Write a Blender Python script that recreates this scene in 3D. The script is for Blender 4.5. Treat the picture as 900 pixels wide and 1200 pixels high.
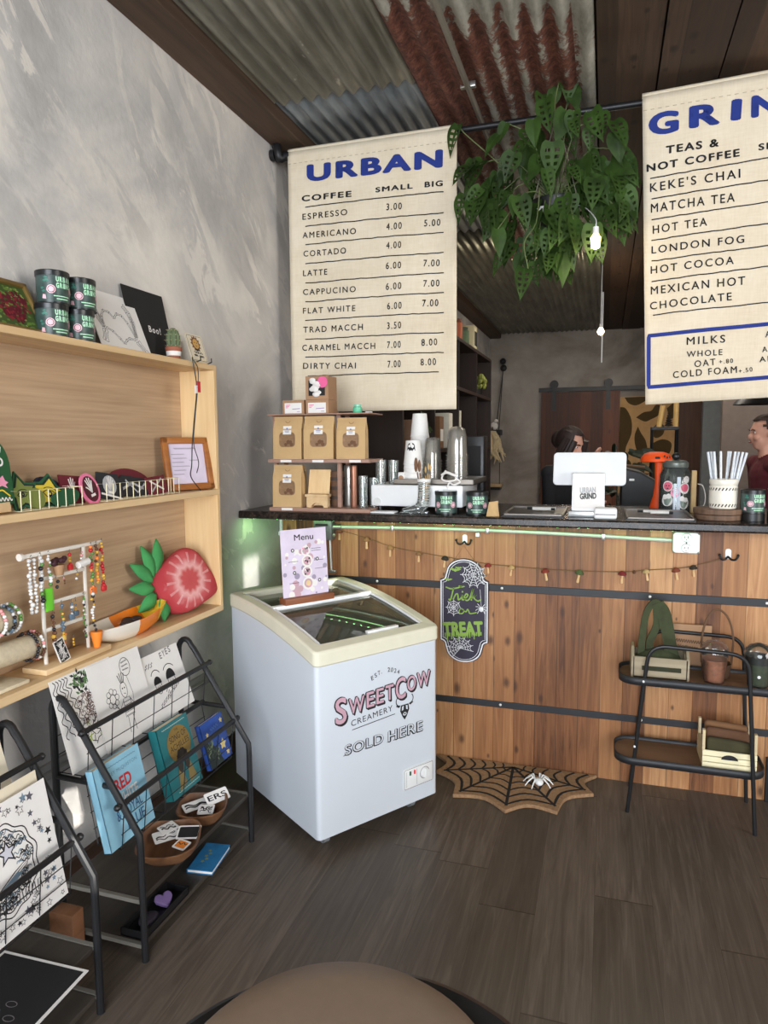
import bpy, bmesh, math, random
from mathutils import Vector, Matrix, Euler
R = math.radians
random.seed(11)
for _o in list(bpy.data.objects):
    bpy.data.objects.remove(_o)
S = bpy.context.scene
COL = S.collection

# ---------------------------------------------------------------- camera
def make_camera():
    yaw, pit, rol = R(17.7966), R(5.7482), R(-.4159)
    cy, sy, cp, sp = math.cos(yaw), math.sin(yaw), math.cos(pit), math.sin(pit)
    F = Vector((-sy*cp, cy*cp, -sp)); Rt = Vector((cy, sy, 0)); U = Rt.cross(F)
    c, s = math.cos(rol), math.sin(rol)
    X = c*Rt + s*U; Y = c*U - s*Rt; Z = -F
    cam = bpy.data.cameras.new('camera'); o = bpy.data.objects.new('camera', cam); COL.objects.link(o)
    o.matrix_world = Matrix(((X.x, Y.x, Z.x, 0), (X.y, Y.y, Z.y, 0), (X.z, Y.z, Z.z, 1.5), (0, 0, 0, 1)))
    cam.sensor_fit = 'VERTICAL'; cam.sensor_height = 36; cam.lens = 807.33*36/1200
    cam.clip_start = .05; cam.clip_end = 60
    S.camera = o
make_camera()

# ---------------------------------------------------------------- world, sun, daylight, exposure
S.view_settings.view_transform = 'Standard'; S.view_settings.look = 'None'
S.view_settings.gamma = 1; S.view_settings.use_curve_mapping = False
S.view_settings.exposure = 0.08
W = bpy.data.worlds.new('sky'); S.world = W; W.use_nodes = True
W.node_tree.nodes['Background'].inputs[0].default_value = (.62, .74, 1, 1)
W.node_tree.nodes['Background'].inputs[1].default_value = 1.0

def lamp(name, kind, loc, energy, col=(1, 1, 1), size=1, size_y=None, to=None, ang=.004):
    l = bpy.data.lights.new(name, kind); o = bpy.data.objects.new(name, l); COL.objects.link(o)
    l.energy = energy; l.color = col; o.location = loc
    if kind == 'AREA':
        l.size = size
        if size_y: l.shape = 'RECTANGLE'; l.size_y = size_y
    elif kind == 'SUN': l.angle = ang
    else: l.shadow_soft_size = size
    if to is not None:
        o.rotation_euler = (Vector(to)-Vector(loc)).to_track_quat('-Z', 'Y').to_euler()
    return o
SUN_DIR = Vector((1, -.90, .30))
lamp('sun', 'SUN', SUN_DIR*8, 7.0, (1, .97, .9), to=(0, 0, 0), ang=.003)
lamp('storefront_daylight', 'AREA', (.25, -2.82, 1.65), 290, (.88, .94, 1), 3.2, 2.6, to=(.1, 3, 1.3))
spot = lamp('wall_patch_spot', 'SPOT', (10.3, -.6, 3.18), 9000, (1, .98, .92), .02, to=(-1.7, 3.0, .9))  # added spot that throws the bright patch on the left wall
spot.data.spot_size = R(6); spot.data.spot_blend = 0
lamp('right_side_fill', 'AREA', (4.36, .55, 1.75), 150, (1, .97, .92), 2.4, 2.0, to=(-2, 1.6, 1.3))  # area lamp added for light from the right; no window stands here

lamp('back_room_fill', 'AREA', (.6, 7.6, 3.0), 48, (1, .90, .78), 2.2, 1.2, to=(.6, 8.2, 0))  # lamp added to brighten the back wall; no fixture there
lamp('bar_fill', 'AREA', (.1, 4.7, 3.0), 10, (1, .88, .74), 1.0, .4, to=(.1, 4.6, 0))  # another added lamp, brightening the space behind the counter

# ---------------------------------------------------------------- helpers
def lin(c):
    def f(v):
        v = v/255
        return v/12.92 if v <= .04045 else ((v+.055)/1.055)**2.4
    return (f(c[0]), f(c[1]), f(c[2]), 1)

class G:
    """small node builder"""
    def __init__(s, name):
        s.m = bpy.data.materials.new(name); s.m.use_nodes = True; s.t = s.m.node_tree
        s.p = s.t.nodes['Principled BSDF']; s.tc = None
    def n(s, typ, ins=None, **kw):
        nd = s.t.nodes.new('ShaderNode'+typ)
        for k, v in kw.items(): setattr(nd, k, v)
        for k, v in (ins or {}).items(): s.set(nd.inputs[k], v)
        return nd
    def set(s, sock, v):
        if isinstance(v, bpy.types.NodeSocket): s.t.links.new(v, sock)
        elif isinstance(v, bpy.types.Node): s.t.links.new(v.outputs[0], sock)
        else: sock.default_value = v
    def obj(s, scale=(1, 1, 1), loc=(0, 0, 0), rot=(0, 0, 0)):
        if s.tc is None: s.tc = s.n('TexCoord')
        return s.n('Mapping', {'Vector': s.tc.outputs['Object'], 'Scale': scale, 'Location': loc, 'Rotation': rot}).outputs[0]
    def math(s, op, a, b=0., c=0.):
        nd = s.n('Math', operation=op)
        for i, v in enumerate((a, b, c)): s.set(nd.inputs[i], v)
        return nd.outputs[0]
    def noise(s, vec, scale=5, detail=4, rough=.55, dist=0):
        return s.n('TexNoise', {'Vector': vec, 'Scale': scale, 'Detail': detail, 'Roughness': rough, 'Distortion': dist}).outputs[0]
    def ramp(s, fac, stops, interp='LINEAR'):
        nd = s.n('ValToRGB', {'Fac': fac}); cr = nd.color_ramp; cr.interpolation = interp
        while len(cr.elements) < len(stops): cr.elements.new(.5)
        for e, (p, c) in zip(cr.elements, stops): e.position = p; e.color = c if len(c) == 4 else lin(c)
        return nd.outputs[0]
    def mix(s, fac, a, b, blend='MIX'):
        nd = s.n('Mix', data_type='RGBA', blend_type=blend)
        s.set(nd.inputs[0], fac); s.set(nd.inputs[6], a); s.set(nd.inputs[7], b)
        return nd.outputs[2]
    def xyz(s, vec): return s.n('SeparateXYZ', {0: vec}).outputs
    def comb(s, x, y, z): return s.n('CombineXYZ', {0: x, 1: y, 2: z}).outputs[0]
    def bump(s, h, strength=.3, dist=.01):
        s.set(s.p.inputs['Normal'], s.n('Bump', {'Height': h, 'Strength': strength, 'Distance': dist}).outputs[0])
    def out(s, col, rough=.6, metal=0, spec=.5):
        s.set(s.p.inputs['Base Color'], col); s.set(s.p.inputs['Roughness'], rough)
        s.set(s.p.inputs['Metallic'], metal); s.set(s.p.inputs['Specular IOR Level'], spec)
        return s.m

def mat(name, col, rough=.6, metal=0, var=.08, scale=14, stretch=(1, 1, 1), bump=0, spec=.5, emit=0):
    g = G(name); c = lin(col)
    nz = g.noise(g.obj(stretch), scale, 4)
    lo = tuple(v*(1-var) for v in c[:3])+(1,); hi = tuple(min(1, v*(1+var)) for v in c[:3])+(1,)
    cc = g.ramp(nz, [(.3, lo), (.7, hi)])
    if bump: g.bump(nz, bump, .004)
    if emit:
        g.set(g.p.inputs['Emission Color'], c); g.p.inputs['Emission Strength'].default_value = emit
    return g.out(cc, rough, metal, spec)

def glass(name, tint=(235, 240, 238), refl=1.0, rough=.03, alpha=.0, body=(230, 235, 235)):
    """thin clear sheet: tinted see-through plus mirror reflection by angle"""
    g = G(name); t = g.t
    nz = g.noise(g.obj(), 6, 2)
    tr = g.n('BsdfTransparent', {'Color': lin(tint)})
    gl = g.n('BsdfGlossy', {'Color': (1, 1, 1, 1), 'Roughness': g.math('MULTIPLY_ADD', nz, rough*.5, rough*.75)})
    fr = g.n('Fresnel', {'IOR': 1.5})
    mx = g.n('MixShader', {0: g.math('MULTIPLY', fr, refl), 1: tr, 2: gl})
    if alpha:
        df = g.n('BsdfDiffuse', {'Color': lin(body)})
        mx = g.n('MixShader', {0: alpha, 1: mx, 2: df})
    g.set(t.nodes['Material Output'].inputs[0], mx.outputs[0])
    return g.m

def wood(name, light, dark, axis=2, rough=.5, scale=1., knots=False):
    """grain running along an axis"""
    g = G(name)
    st = [26*scale]*3; st[axis] = (1.6 if name != 'plywood' else .7)*scale
    nz = g.noise(g.obj(tuple(st)), 1, 6, .6, .6 if name != 'plywood' else .1)
    st2 = [5*scale]*3; st2[axis] = .5*scale
    n2 = g.noise(g.obj(tuple(st2), (3, 1, 7)), 1, 3)
    f = g.math('ADD', g.math('MULTIPLY', nz, .65), g.math('MULTIPLY', n2, .45))
    c = g.ramp(f, [(.35, dark), (.72, light)])
    if knots:
        ks = [6.5]*3; ks[axis] = 3.2
        v = g.n('TexVoronoi', {'Vector': g.obj(tuple(ks)), 'Scale': 1.0}).outputs[0]
        c = g.mix(g.ramp(v, [(.05, (255, 255, 255)), (.11, (0, 0, 0))]), c, lin((96, 60, 34)))
    g.bump(nz, .12, .003)
    return g.out(c, rough)

def planks(name, width, cols, ax, along, rough=.5, knot=(70, 42, 26), knots=True, seam=.03, length=0, grain=22, spec=.4, kn=(.06, .15), kd=.5, wk=.38):
    """boards side by side across 'ax', grain along 'along' (0 x, 1 y, 2 z), one tone per board"""
    g = G(name); p = g.xyz(g.obj())
    u = g.math('DIVIDE', p[ax], width); idx = g.math('FLOOR', u); fr = g.math('FRACT', u)
    wn = g.n('TexWhiteNoise', {'W': idx}, noise_dimensions='1D').outputs[0]
    v = p[along]
    if length:
        vv = g.math('DIVIDE', g.math('MULTIPLY_ADD', wn, length*3.7, v), length)
        idl = g.math('FLOOR', vv); frl = g.math('FRACT', vv)
        wn = g.n('TexWhiteNoise', {'Vector': g.comb(idx, idl, 0.)}, noise_dimensions='2D').outputs[0]
    off = g.math('MULTIPLY', wn, 31.)
    gv = g.comb(g.math('MULTIPLY', p[ax], float(grain*1.4)), g.math('MULTIPLY_ADD', v, 1.5, off), off)
    gr = g.noise(gv, 1.6, 6, .62, 1.2)
    big = g.noise(g.comb(g.math('MULTIPLY', p[ax], 7.), g.math('MULTIPLY_ADD', v, .9, off), off), 1.2, 3)
    f = g.math('ADD', g.math('ADD', g.math('MULTIPLY_ADD', wn, wk, (.38-wk)*.5), g.math('MULTIPLY', gr, .5+(.38-wk)*.5)), g.math('MULTIPLY', big, .25))
    n = len(cols)
    c = g.ramp(f, [(.28+.52*i/(n-1), cols[i]) for i in range(n)])
    if knots:
        kv = g.comb(g.math('MULTIPLY', p[ax], 8.6), g.math('MULTIPLY_ADD', v, 4.6, off), off)
        vo = g.n('TexVoronoi', {'Vector': kv, 'Scale': 1.0, 'Randomness': 1.0}, voronoi_dimensions='2D')
        rnd = g.xyz(vo.outputs['Color'])[0]; sz = g.math('MULTIPLY_ADD', g.xyz(vo.outputs['Color'])[1], 1.3, .35)
        d = g.math('ADD', g.math('MULTIPLY_ADD', gr, .05, g.math('DIVIDE', vo.outputs['Distance'], sz)), g.math('MULTIPLY', g.math('LESS_THAN', rnd, kd), 1.))
        c = g.mix(g.ramp(d, [(kn[0], (230, 230, 230)), (kn[1], (0, 0, 0))]), c, lin(knot))
    sm = g.math('LESS_THAN', fr, seam)
    if length: sm = g.math('MAXIMUM', sm, g.math('LESS_THAN', frl, .004))
    c = g.mix(g.math('MULTIPLY', sm, .6), c, (.02, .013, .008, 1))
    g.bump(g.math('SUBTRACT', g.math('MULTIPLY', gr, .4), sm), .25, .004)
    return g.out(c, g.math('MULTIPLY_ADD', gr, .15, rough-.07), 0, spec)

class MB:
    """collects shapes into one mesh"""
    def __init__(s): s.bm = bmesh.new()
    def _fin(s, faces, mi):
        for f in faces: f.material_index = mi
    def verts(s, vs, fs, mi=0, M=None):
        bv = [s.bm.verts.new((M @ Vector(v)) if M else v) for v in vs]
        out = []
        for f in fs:
            try: out.append(s.bm.faces.new([bv[i] for i in f]))
            except ValueError: pass
        s._fin(out, mi); return s
    def box(s, lo, hi, mi=0, M=None, bev=0, seg=2):
        x0, y0, z0 = lo; x1, y1, z1 = hi
        if bev:
            t = bmesh.new(); bmesh.ops.create_cube(t, size=1)
            for v in t.verts: v.co = Vector(((x0+x1)/2+v.co.x*(x1-x0), (y0+y1)/2+v.co.y*(y1-y0), (z0+z1)/2+v.co.z*(z1-z0)))
            bmesh.ops.bevel(t, geom=t.edges[:], offset=bev, segments=seg, profile=.5, affect='EDGES')
            t.verts.index_update()
            s.verts([v.co.copy() for v in t.verts], [[v.index for v in f.verts] for f in t.faces], mi, M); t.free(); return s
        vs = [(x0, y0, z0), (x1, y0, z0), (x1, y1, z0), (x0, y1, z0), (x0, y0, z1), (x1, y0, z1), (x1, y1, z1), (x0, y1, z1)]
        fs = [(3, 2, 1, 0), (4, 5, 6, 7), (0, 1, 5, 4), (1, 2, 6, 5), (2, 3, 7, 6), (3, 0, 4, 7)]
        return s.verts(vs, fs, mi, M)
    def tube(s, pts, r, n=8, mi=0, closed=False, cap=True, M=None):
        P = [Vector(p) for p in pts]; L = len(P)
        rs = r if isinstance(r, (list, tuple)) else [r]*L
        rings = []; prev = None
        for i, p in enumerate(P):
            a = P[(i-1) % L] if (i > 0 or closed) else p; b = P[(i+1) % L] if (i < L-1 or closed) else p
            t = ((p-a).normalized()+(b-p).normalized())
            if t.length < 1e-6: t = b-a
            t.normalize()
            if prev is None:
                q = Vector((0, 0, 1)) if abs(t.z) < .9 else Vector((1, 0, 0))
                nx = t.cross(q).normalized()
            else:
                nx = (prev-t*prev.dot(t)).normalized()
            prev = nx; ny = t.cross(nx)
            rings.append([p+rs[i]*(math.cos(2*math.pi*k/n)*nx+math.sin(2*math.pi*k/n)*ny) for k in range(n)])
        vs = [v for rg in rings for v in rg]; fs = []
        for i in range(L if closed else L-1):
            j = (i+1) % L
            for k in range(n): fs.append((i*n+k, i*n+(k+1) % n, j*n+(k+1) % n, j*n+k))
        if cap and not closed: fs += [tuple(range(n-1, -1, -1)), tuple(range((L-1)*n, L*n))]
        return s.verts(vs, fs, mi, M)
    def cyl(s, p0, p1, r0, r1=None, n=16, mi=0, M=None):
        return s.tube([p0, p1], [r0, r0 if r1 is None else r1], n, mi, M=M)
    def lathe(s, prof, c=(0, 0, 0), n=24, mi=0, M=None):
        vs = []; fs = []; rows = []
        for r, z in prof:
            if r < 1e-6: rows.append([len(vs)]); vs.append((c[0], c[1], c[2]+z))
            else:
                rows.append(list(range(len(vs), len(vs)+n)))
                vs += [(c[0]+r*math.cos(2*math.pi*k/n), c[1]+r*math.sin(2*math.pi*k/n), c[2]+z) for k in range(n)]
        for a, b in zip(rows, rows[1:]):
            for k in range(n):
                q = (k+1) % n
                if len(a) == 1 and len(b) == 1: continue
                if len(a) == 1: fs.append((a[0], b[q], b[k]))
                elif len(b) == 1: fs.append((a[k], a[q], b[0]))
                else: fs.append((a[k], a[q], b[q], b[k]))
        return s.verts(vs, fs, mi, M)
    def prism(s, pts, z0, z1, mi=0, M=None):
        n = len(pts)
        vs = [(x, y, z0) for x, y in pts]+[(x, y, z1) for x, y in pts]
        fs = [tuple(range(n-1, -1, -1)), tuple(range(n, 2*n))]+[(i, (i+1) % n, n+(i+1) % n, n+i) for i in range(n)]
        return s.verts(vs, fs, mi, M)
    def flat(s, pts, z=0, mi=0, M=None):
        return s.verts([(x, y, z) for x, y in pts], [tuple(range(len(pts)))], mi, M)
    def disc(s, c, r, z=0, mi=0, n=20, M=None, ry=None):
        return s.flat([(c[0]+r*math.cos(2*math.pi*k/n), c[1]+(ry or r)*math.sin(2*math.pi*k/n)) for k in range(n)], z, mi, M)
    def ribbon(s, pts, w, z=0, mi=0, closed=False, M=None):
        P = [Vector((p[0], p[1], 0)) for p in pts]; L = len(P); lr = []
        for i, p in enumerate(P):
            a = P[(i-1) % L] if (i > 0 or closed) else p; b = P[(i+1) % L] if (i < L-1 or closed) else p
            t = b-a
            if t.length < 1e-9: t = Vector((1, 0, 0))
            t.normalize(); nn = Vector((-t.y, t.x, 0))*w/2
            lr += [(p.x-nn.x, p.y-nn.y, z), (p.x+nn.x, p.y+nn.y, z)]
        fs = [(2*i, 2*((i+1) % L), 2*((i+1) % L)+1, 2*i+1) for i in range(L if closed else L-1)]
        return s.verts(lr, fs, mi, M)
    def ball(s, c, r, sc=(1, 1, 1), mi=0, n=14, M=None):
        t = bmesh.new(); bmesh.ops.create_uvsphere(t, u_segments=n, v_segments=max(6, n*2//3), radius=r)
        t.verts.index_update()
        s.verts([(c[0]+v.co.x*sc[0], c[1]+v.co.y*sc[1], c[2]+v.co.z*sc[2]) for v in t.verts], [[v.index for v in f.verts] for f in t.faces], mi, M)
        t.free(); return s
    def text(s, txt, p0, p1, cap, z=0, mi=0, bold=0, space=1.0, M=None, fit=True):
        """lettering in the local xy plane fitted from baseline point p0 to p1, capital height cap"""
        vs, fs, bb = text_mesh(txt, 0, space)
        x0, x1, y1 = bb
        if bold > .008:
            w0 = [Vector(v) for v in vs]; f0 = list(fs); vs = []; fs = []; bo = bold*.8
            for k in range(8):
                o = Vector((bo*math.cos(k*math.pi/4)*1.15, bo*math.sin(k*math.pi/4), k*1.6e-5)); n0 = len(vs)
                vs += [v+o for v in w0]; fs += [tuple(i+n0 for i in f) for f in f0]
            n0 = len(vs); vs += [v+Vector((0, 0, 1.4e-4)) for v in w0]; fs += [tuple(i+n0 for i in f) for f in f0]
            x0 -= bo*1.15; x1 += bo*1.15; y1 += bo
        d = Vector((p1[0]-p0[0], p1[1]-p0[1], 0)); L = d.length; d.normalize(); up = Vector((-d.y, d.x, 0))
        sx = L/(x1-x0) if fit else cap/y1; sy = cap/y1
        P = [Vector((p0[0], p0[1], z+v[2]))+d*((v[0]-x0)*sx)+up*(v[1]*sy) for v in vs]
        return s.verts(P, fs, mi, M)
    def apply(s, fn):
        for v in s.bm.verts: v.co = fn(v.co)
        return s
    def build(s, name, mats, parent=None, world=False, smooth=35, bevel=0, sub=0, M=None, solid=0, recalc=True, keep=False):
        if recalc: bmesh.ops.recalc_face_normals(s.bm, faces=s.bm.faces[:])
        me = bpy.data.meshes.new(name); o = bpy.data.objects.new(name, me); COL.objects.link(o)
        if parent is not None:
            o.parent = parent
            if world:
                q = parent
                while q.parent is not None: q = q.parent
                s.bm.transform(q.matrix_basis.inverted())
        elif M is not None: o.matrix_basis = M
        elif not keep:
            xs = [v.co for v in s.bm.verts]
            c = Vector([(min(v[i] for v in xs)+max(v[i] for v in xs))/2 for i in range(3)]); c.z = min(v.z for v in xs)
            s.bm.transform(Matrix.Translation(-c)); o.location = c
        s.bm.to_mesh(me); s.bm.free()
        for m in (mats if isinstance(mats, (list, tuple)) else [mats]): me.materials.append(m)
        if smooth:
            me.shade_smooth(); me.set_sharp_from_angle(angle=R(smooth))
        if solid:
            md = o.modifiers.new('thickness', 'SOLIDIFY'); md.thickness = solid; md.offset = 0
        if bevel:
            md = o.modifiers.new('bevel', 'BEVEL'); md.width = bevel; md.segments = 2; md.limit_method = 'ANGLE'; md.angle_limit = R(40)
        if sub:
            md = o.modifiers.new('subd', 'SUBSURF'); md.levels = sub; md.render_levels = sub
        return o

_tm = {}
def text_mesh(txt, bold, space):
    k = (txt, bold, space)
    if k in _tm: return _tm[k]
    cu = bpy.data.curves.new('t', 'FONT'); cu.body = txt; cu.offset = bold; cu.space_character = space; cu.resolution_u = 4
    ob = bpy.data.objects.new('t', cu); COL.objects.link(ob)
    dg = bpy.context.evaluated_depsgraph_get(); dg.update()
    me = bpy.data.meshes.new_from_object(ob.evaluated_get(dg))
    vs = [v.co.copy() for v in me.vertices]; fs = [tuple(p.vertices) for p in me.polygons]
    bpy.data.objects.remove(ob); bpy.data.curves.remove(cu); bpy.data.meshes.remove(me)
    xs = [v.x for v in vs]
    _tm[k] = (vs, fs, (min(xs), max(xs), .729+bold))
    return _tm[k]

def tag(o, label=None, cat=None, group=None, kind=None):
    if label: o['label'] = label
    if cat: o['category'] = cat
    if group: o['group'] = group
    if kind: o['kind'] = kind
    return o
def thing(name, label, cat, loc=(0, 0, 0), rz=0, group=None, M=None):
    o = bpy.data.objects.new(name, None); COL.objects.link(o); o.empty_display_size = .05
    o.matrix_basis = M if M is not None else Matrix.LocRotScale(Vector(loc), Euler((0, 0, rz)), None)
    return tag(o, label, cat, group)
def copy_tree(o, parent=None, M=None):
    c = o.copy(); COL.objects.link(c); c.parent = parent
    if M is not None: c.matrix_basis = M
    for ch in list(o.children): copy_tree(ch, c)
    return c
def frame(org, xd, yd):
    """matrix whose local xy plane is spanned by the directions xd and yd"""
    x = Vector(xd).normalized(); y = Vector(yd); z = x.cross(y).normalized(); y = z.cross(x)
    return Matrix(((x.x, y.x, z.x, org[0]), (x.y, y.y, z.y, org[1]), (x.z, y.z, z.z, org[2]), (0, 0, 0, 1)))
def TR(x, y, z, rz=0): return Matrix.LocRotScale(Vector((x, y, z)), Euler((0, 0, rz)), None)
def arc(cx, cy, r, a0, a1, n=12, ry=None): return [(cx+r*math.cos(R(a0+(a1-a0)*i/n)), cy+(ry or r)*math.sin(R(a0+(a1-a0)*i/n))) for i in range(n+1)]
def smoothpath(pts, n=4):
    """Catmull-Rom through the points"""
    P = [Vector(p) for p in pts]; P = [2*P[0]-P[1]]+P+[2*P[-1]-P[-2]]; out = []
    for i in range(1, len(P)-2):
        a, b, c, d = P[i-1:i+3]
        for k in range(n):
            t = k/n
            out.append(.5*((2*b)+(c-a)*t+(2*a-5*b+4*c-d)*t*t+(3*b-a-3*c+d)*t**3))
    out.append(P[-2]); return out
def wiggle(x0, y0, x1, y1, amp, waves, n=None):
    n = n or int(waves*6); d = Vector((x1-x0, y1-y0)); L = d.length; d.normalize(); u = Vector((-d.y, d.x))
    return [(x0+d.x*L*i/n+u.x*amp*math.sin(2*math.pi*waves*i/n), y0+d.y*L*i/n+u.y*amp*math.sin(2*math.pi*waves*i/n)) for i in range(n+1)]
def star(cx, cy, r, r2=None, rot=90, n=5):
    r2 = r2 or r*.45
    return [(cx+(r if i % 2 == 0 else r2)*math.cos(R(rot+180*i/n)), cy+(r if i % 2 == 0 else r2)*math.sin(R(rot+180*i/n))) for i in range(2*n)]
def rrect(x0, y0, x1, y1, r, n=5):
    return arc(x1-r, y1-r, r, 0, 90, n)+arc(x0+r, y1-r, r, 90, 180, n)+arc(x0+r, y0+r, r, 180, 270, n)+arc(x1-r, y0+r, r, 270, 360, n)

# ---------------------------------------------------------------- materials
def plaster(name, base, light, dark, k=1.):
    g = G(name); v = g.obj()
    big = g.noise(v, 1.1, 5, .6, .5)
    c = g.ramp(big, [(.34, dark), (.5, base), (.68, light)])
    def strokes(ang, st, sc, lo, hi, amt, tone, cc, seed):
        amt = int(amt*k)
        m = g.n('Mapping', {'Vector': g.obj(rot=(R(ang), 0, R(ang) if name != 'plaster_grey' else 0), loc=(seed, seed*2, 1)), 'Scale': st}).outputs[0]
        f = g.noise(m, sc, 7, .62, .9)
        patch = g.ramp(g.noise(v, 1.7+seed*.1, 3), [(.42, (60, 60, 60)), (.6, (255, 255, 255))])
        fac = g.mix(1., g.ramp(f, [(lo, (0, 0, 0)), (hi, (amt, amt, amt))]), patch, 'MULTIPLY')
        return g.mix(fac, cc, lin(tone)), f
    c, f1 = strokes(-45, (1, 2.6, .9), 2.0, .52, .56, 170, dark, c, 1)
    c, f2 = strokes(-38, (1, 2.4, .9), 1.9, .55, .58, 215, light, c, 4)
    c, f3 = strokes(-52, (1, 5.0, 1.5), 3.0, .59, .62, 130, light, c, 7)
    c, f4 = strokes(-20, (1, 2.0, 1.2), 1.2, .55, .62, 110, dark, c, 9)
    g.bump(g.math('ADD', g.math('MULTIPLY', f2, .7), g.noise(v, 30, 4)), .22, .008)
    return g.out(c, .75, 0, .25)
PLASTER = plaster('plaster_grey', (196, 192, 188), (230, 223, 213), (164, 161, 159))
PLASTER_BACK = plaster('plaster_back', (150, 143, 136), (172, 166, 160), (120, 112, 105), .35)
CEDAR = planks('cedar_boards', .094, [(84, 50, 30), (132, 86, 53), (164, 115, 74), (196, 149, 104)], 0, 2, .5, knot=(66, 40, 27), kn=(.06, .14), kd=.42)
FLOOR = planks('vinyl_planks', .18, [(52, 45, 39), (71, 62, 54), (86, 76, 67), (108, 96, 86)], 0, 1, .42, knots=False, seam=.006, length=1.22, grain=20, spec=.35, wk=.13)
CEILWOOD = planks('ceiling_boards', .26, [(36, 25, 18), (62, 45, 33), (92, 69, 52)], 0, 1, .7, knots=True, seam=.025, knot=(30, 20, 14))
BARNWOOD = planks('barn_door_boards', .16, [(52, 24, 12), (86, 44, 24), (116, 66, 40)], 0, 2, .5, knots=True, seam=.03)
BEAMWOOD = wood('beam_wood', (92, 70, 52), (58, 42, 31), 1, .7)
PINE = wood('pine_board', (230, 200, 156), (206, 170, 122), 1, .5)
PINEV = wood('pine_upright', (240, 210, 162), (216, 178, 126), 2, .5, knots=True)
PLY = wood('plywood', (196, 166, 133), (166, 136, 106), 1, .6, 3.2)
DARKWOOD = wood('dark_shelf_wood', (74, 66, 58), (46, 41, 37), 1, .5)
UNITWOOD = wood('espresso_brown_wood', (48, 30, 22), (28, 18, 14), 2, .5)
REDWOOD = wood('reddish_brown_wood', (150, 90, 56), (112, 62, 36), 0, .5)
FRAMEWOOD = wood('oak_frame_wood', (178, 112, 54), (140, 82, 36), 0, .4)
BOWLWOOD = wood('bowl_wood', (140, 98, 66), (92, 60, 38), 1, .5)
SLABWOOD = wood('slab_wood', (130, 100, 78), (70, 50, 38), 2, .7, 2.)
WEATHERED = wood('weathered_crate_wood', (172, 158, 132), (128, 114, 92), 0, .7)
RISERWOOD = wood('riser_wood', (176, 140, 122), (140, 104, 88), 0, .5)
def countertop_mat():
    g = G('dark_laminate'); v = g.obj()
    a = g.noise(v, 26, 6, .7); b = g.noise(v, 90, 3, .6)
    c = g.ramp(a, [(.36, (20, 16, 15)), (.5, (36, 29, 26)), (.62, (62, 49, 42))])
    c = g.mix(g.ramp(b, [(.6, (0, 0, 0)), (.68, (160, 160, 160))]), c, lin((104, 88, 77)))
    return g.out(c, .24, 0, .4)
LAMINATE = countertop_mat()
def galv(name, base, light, dark, metal=.55, rough=.5):
    g = G(name)
    a = g.noise(g.obj((6, 1.2, 6)), 1.6, 6, .65); b = g.noise(g.obj(), 40, 4, .7)
    c = g.ramp(a, [(.3, dark), (.5, base), (.7, light)])
    c = g.mix(g.ramp(b, [(.58, (0, 0, 0)), (.75, (110, 110, 110))]), c, lin(light))
    s = g.noise(g.obj((30, 9, 10), (2, 5, 1)), .8, 3)
    c = g.mix(g.ramp(s, [(.7, (0, 0, 0)), (.73, (220, 220, 220))]), c, lin((214, 212, 204)))
    return g.out(c, rough, metal)
GALV = galv('galvanised_weathered', (140, 140, 132), (172, 170, 160), (110, 110, 104))
GALV_BLUE = galv('galvanised_blue_grey', (118, 124, 128), (148, 152, 152), (92, 97, 101))
GALV_FAR = galv('galvanised_far', (128, 128, 116), (160, 158, 142), (92, 92, 84), .7, .4)
def rust_mat():
    g = G('rusted_galvanised'); p = g.xyz(g.obj())
    a = g.noise(g.obj((2.2, 1.0, 1)), 1.7, 7, .68, .4)
    wv = g.math('SINE', g.math('MULTIPLY', p[0], 2*math.pi/.088))
    grain = g.noise(g.obj(), 34, 5, .75)
    wob = g.math('MULTIPLY_ADD', g.noise(g.obj((3, 3, 1)), 2.5, 4), .5, p[1])
    yb = g.ramp(g.math('MULTIPLY', wob, .1), [(.285, (.30, .30, .30, 1)), (.322, (.68, .68, .68, 1)), (.39, (.6, .6, .6, 1)), (.46, (.45, .45, .45, 1))])
    left = g.math('MULTIPLY', g.math('LESS_THAN', g.math('MULTIPLY_ADD', grain, .06, p[0]), -.60), .26)
    right = g.math('MULTIPLY', g.math('GREATER_THAN', p[0], -.16), -.16)
    f = g.math('ADD', g.math('ADD', g.math('MULTIPLY', a, .75), g.math('MULTIPLY', wv, .085)), g.math('MULTIPLY', g.math('SUBTRACT', grain, .5), .45))
    f = g.math('ADD', g.math('ADD', f, left), g.math('ADD', right, g.math('SUBTRACT', yb, .42)))
    metal = g.ramp(g.noise(g.obj((5, 1.5, 5)), 2, 5, .7), [(.35, (120, 118, 108)), (.6, (168, 165, 154)), (.75, (205, 203, 194))])
    rc = g.ramp(grain, [(.35, (58, 34, 27)), (.5, (98, 56, 44)), (.68, (134, 88, 70))])
    c = g.mix(g.ramp(f, [(.5, (0, 0, 0)), (.56, (255, 255, 255))]), metal, rc)
    g.bump(grain, .3, .004)
    return g.out(c, .75, .15)
RUST = rust_mat()
def canvas_mat():
    g = G('natural_canvas')
    a = g.noise(g.obj((2, 2, 2)), 2, 5, .6); w1 = g.noise(g.obj((220, 20, 18)), 1, 2); w2 = g.noise(g.obj((18, 20, 220)), 1, 2)
    c = g.ramp(g.math('ADD', g.math('MULTIPLY', a, .6), g.math('MULTIPLY', g.math('ADD', w1, w2), .2)), [(.3, (208, 192, 166)), (.5, (221, 207, 183)), (.68, (230, 218, 197))])
    g.bump(g.math('ADD', w1, w2), .12, .002)
    return g.out(c, .9, 0, .1)
CANVAS = canvas_mat()
BLUEPAINT = mat('blue_paint', (26, 48, 128), .8)
BLACKPAINT = mat('black_paint', (30, 29, 32), .8)
STITCH = mat('tan_stitch', (176, 160, 136), .8)
BLACKMETAL = mat('black_metal', (34, 34, 36), .42, .3)
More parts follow.
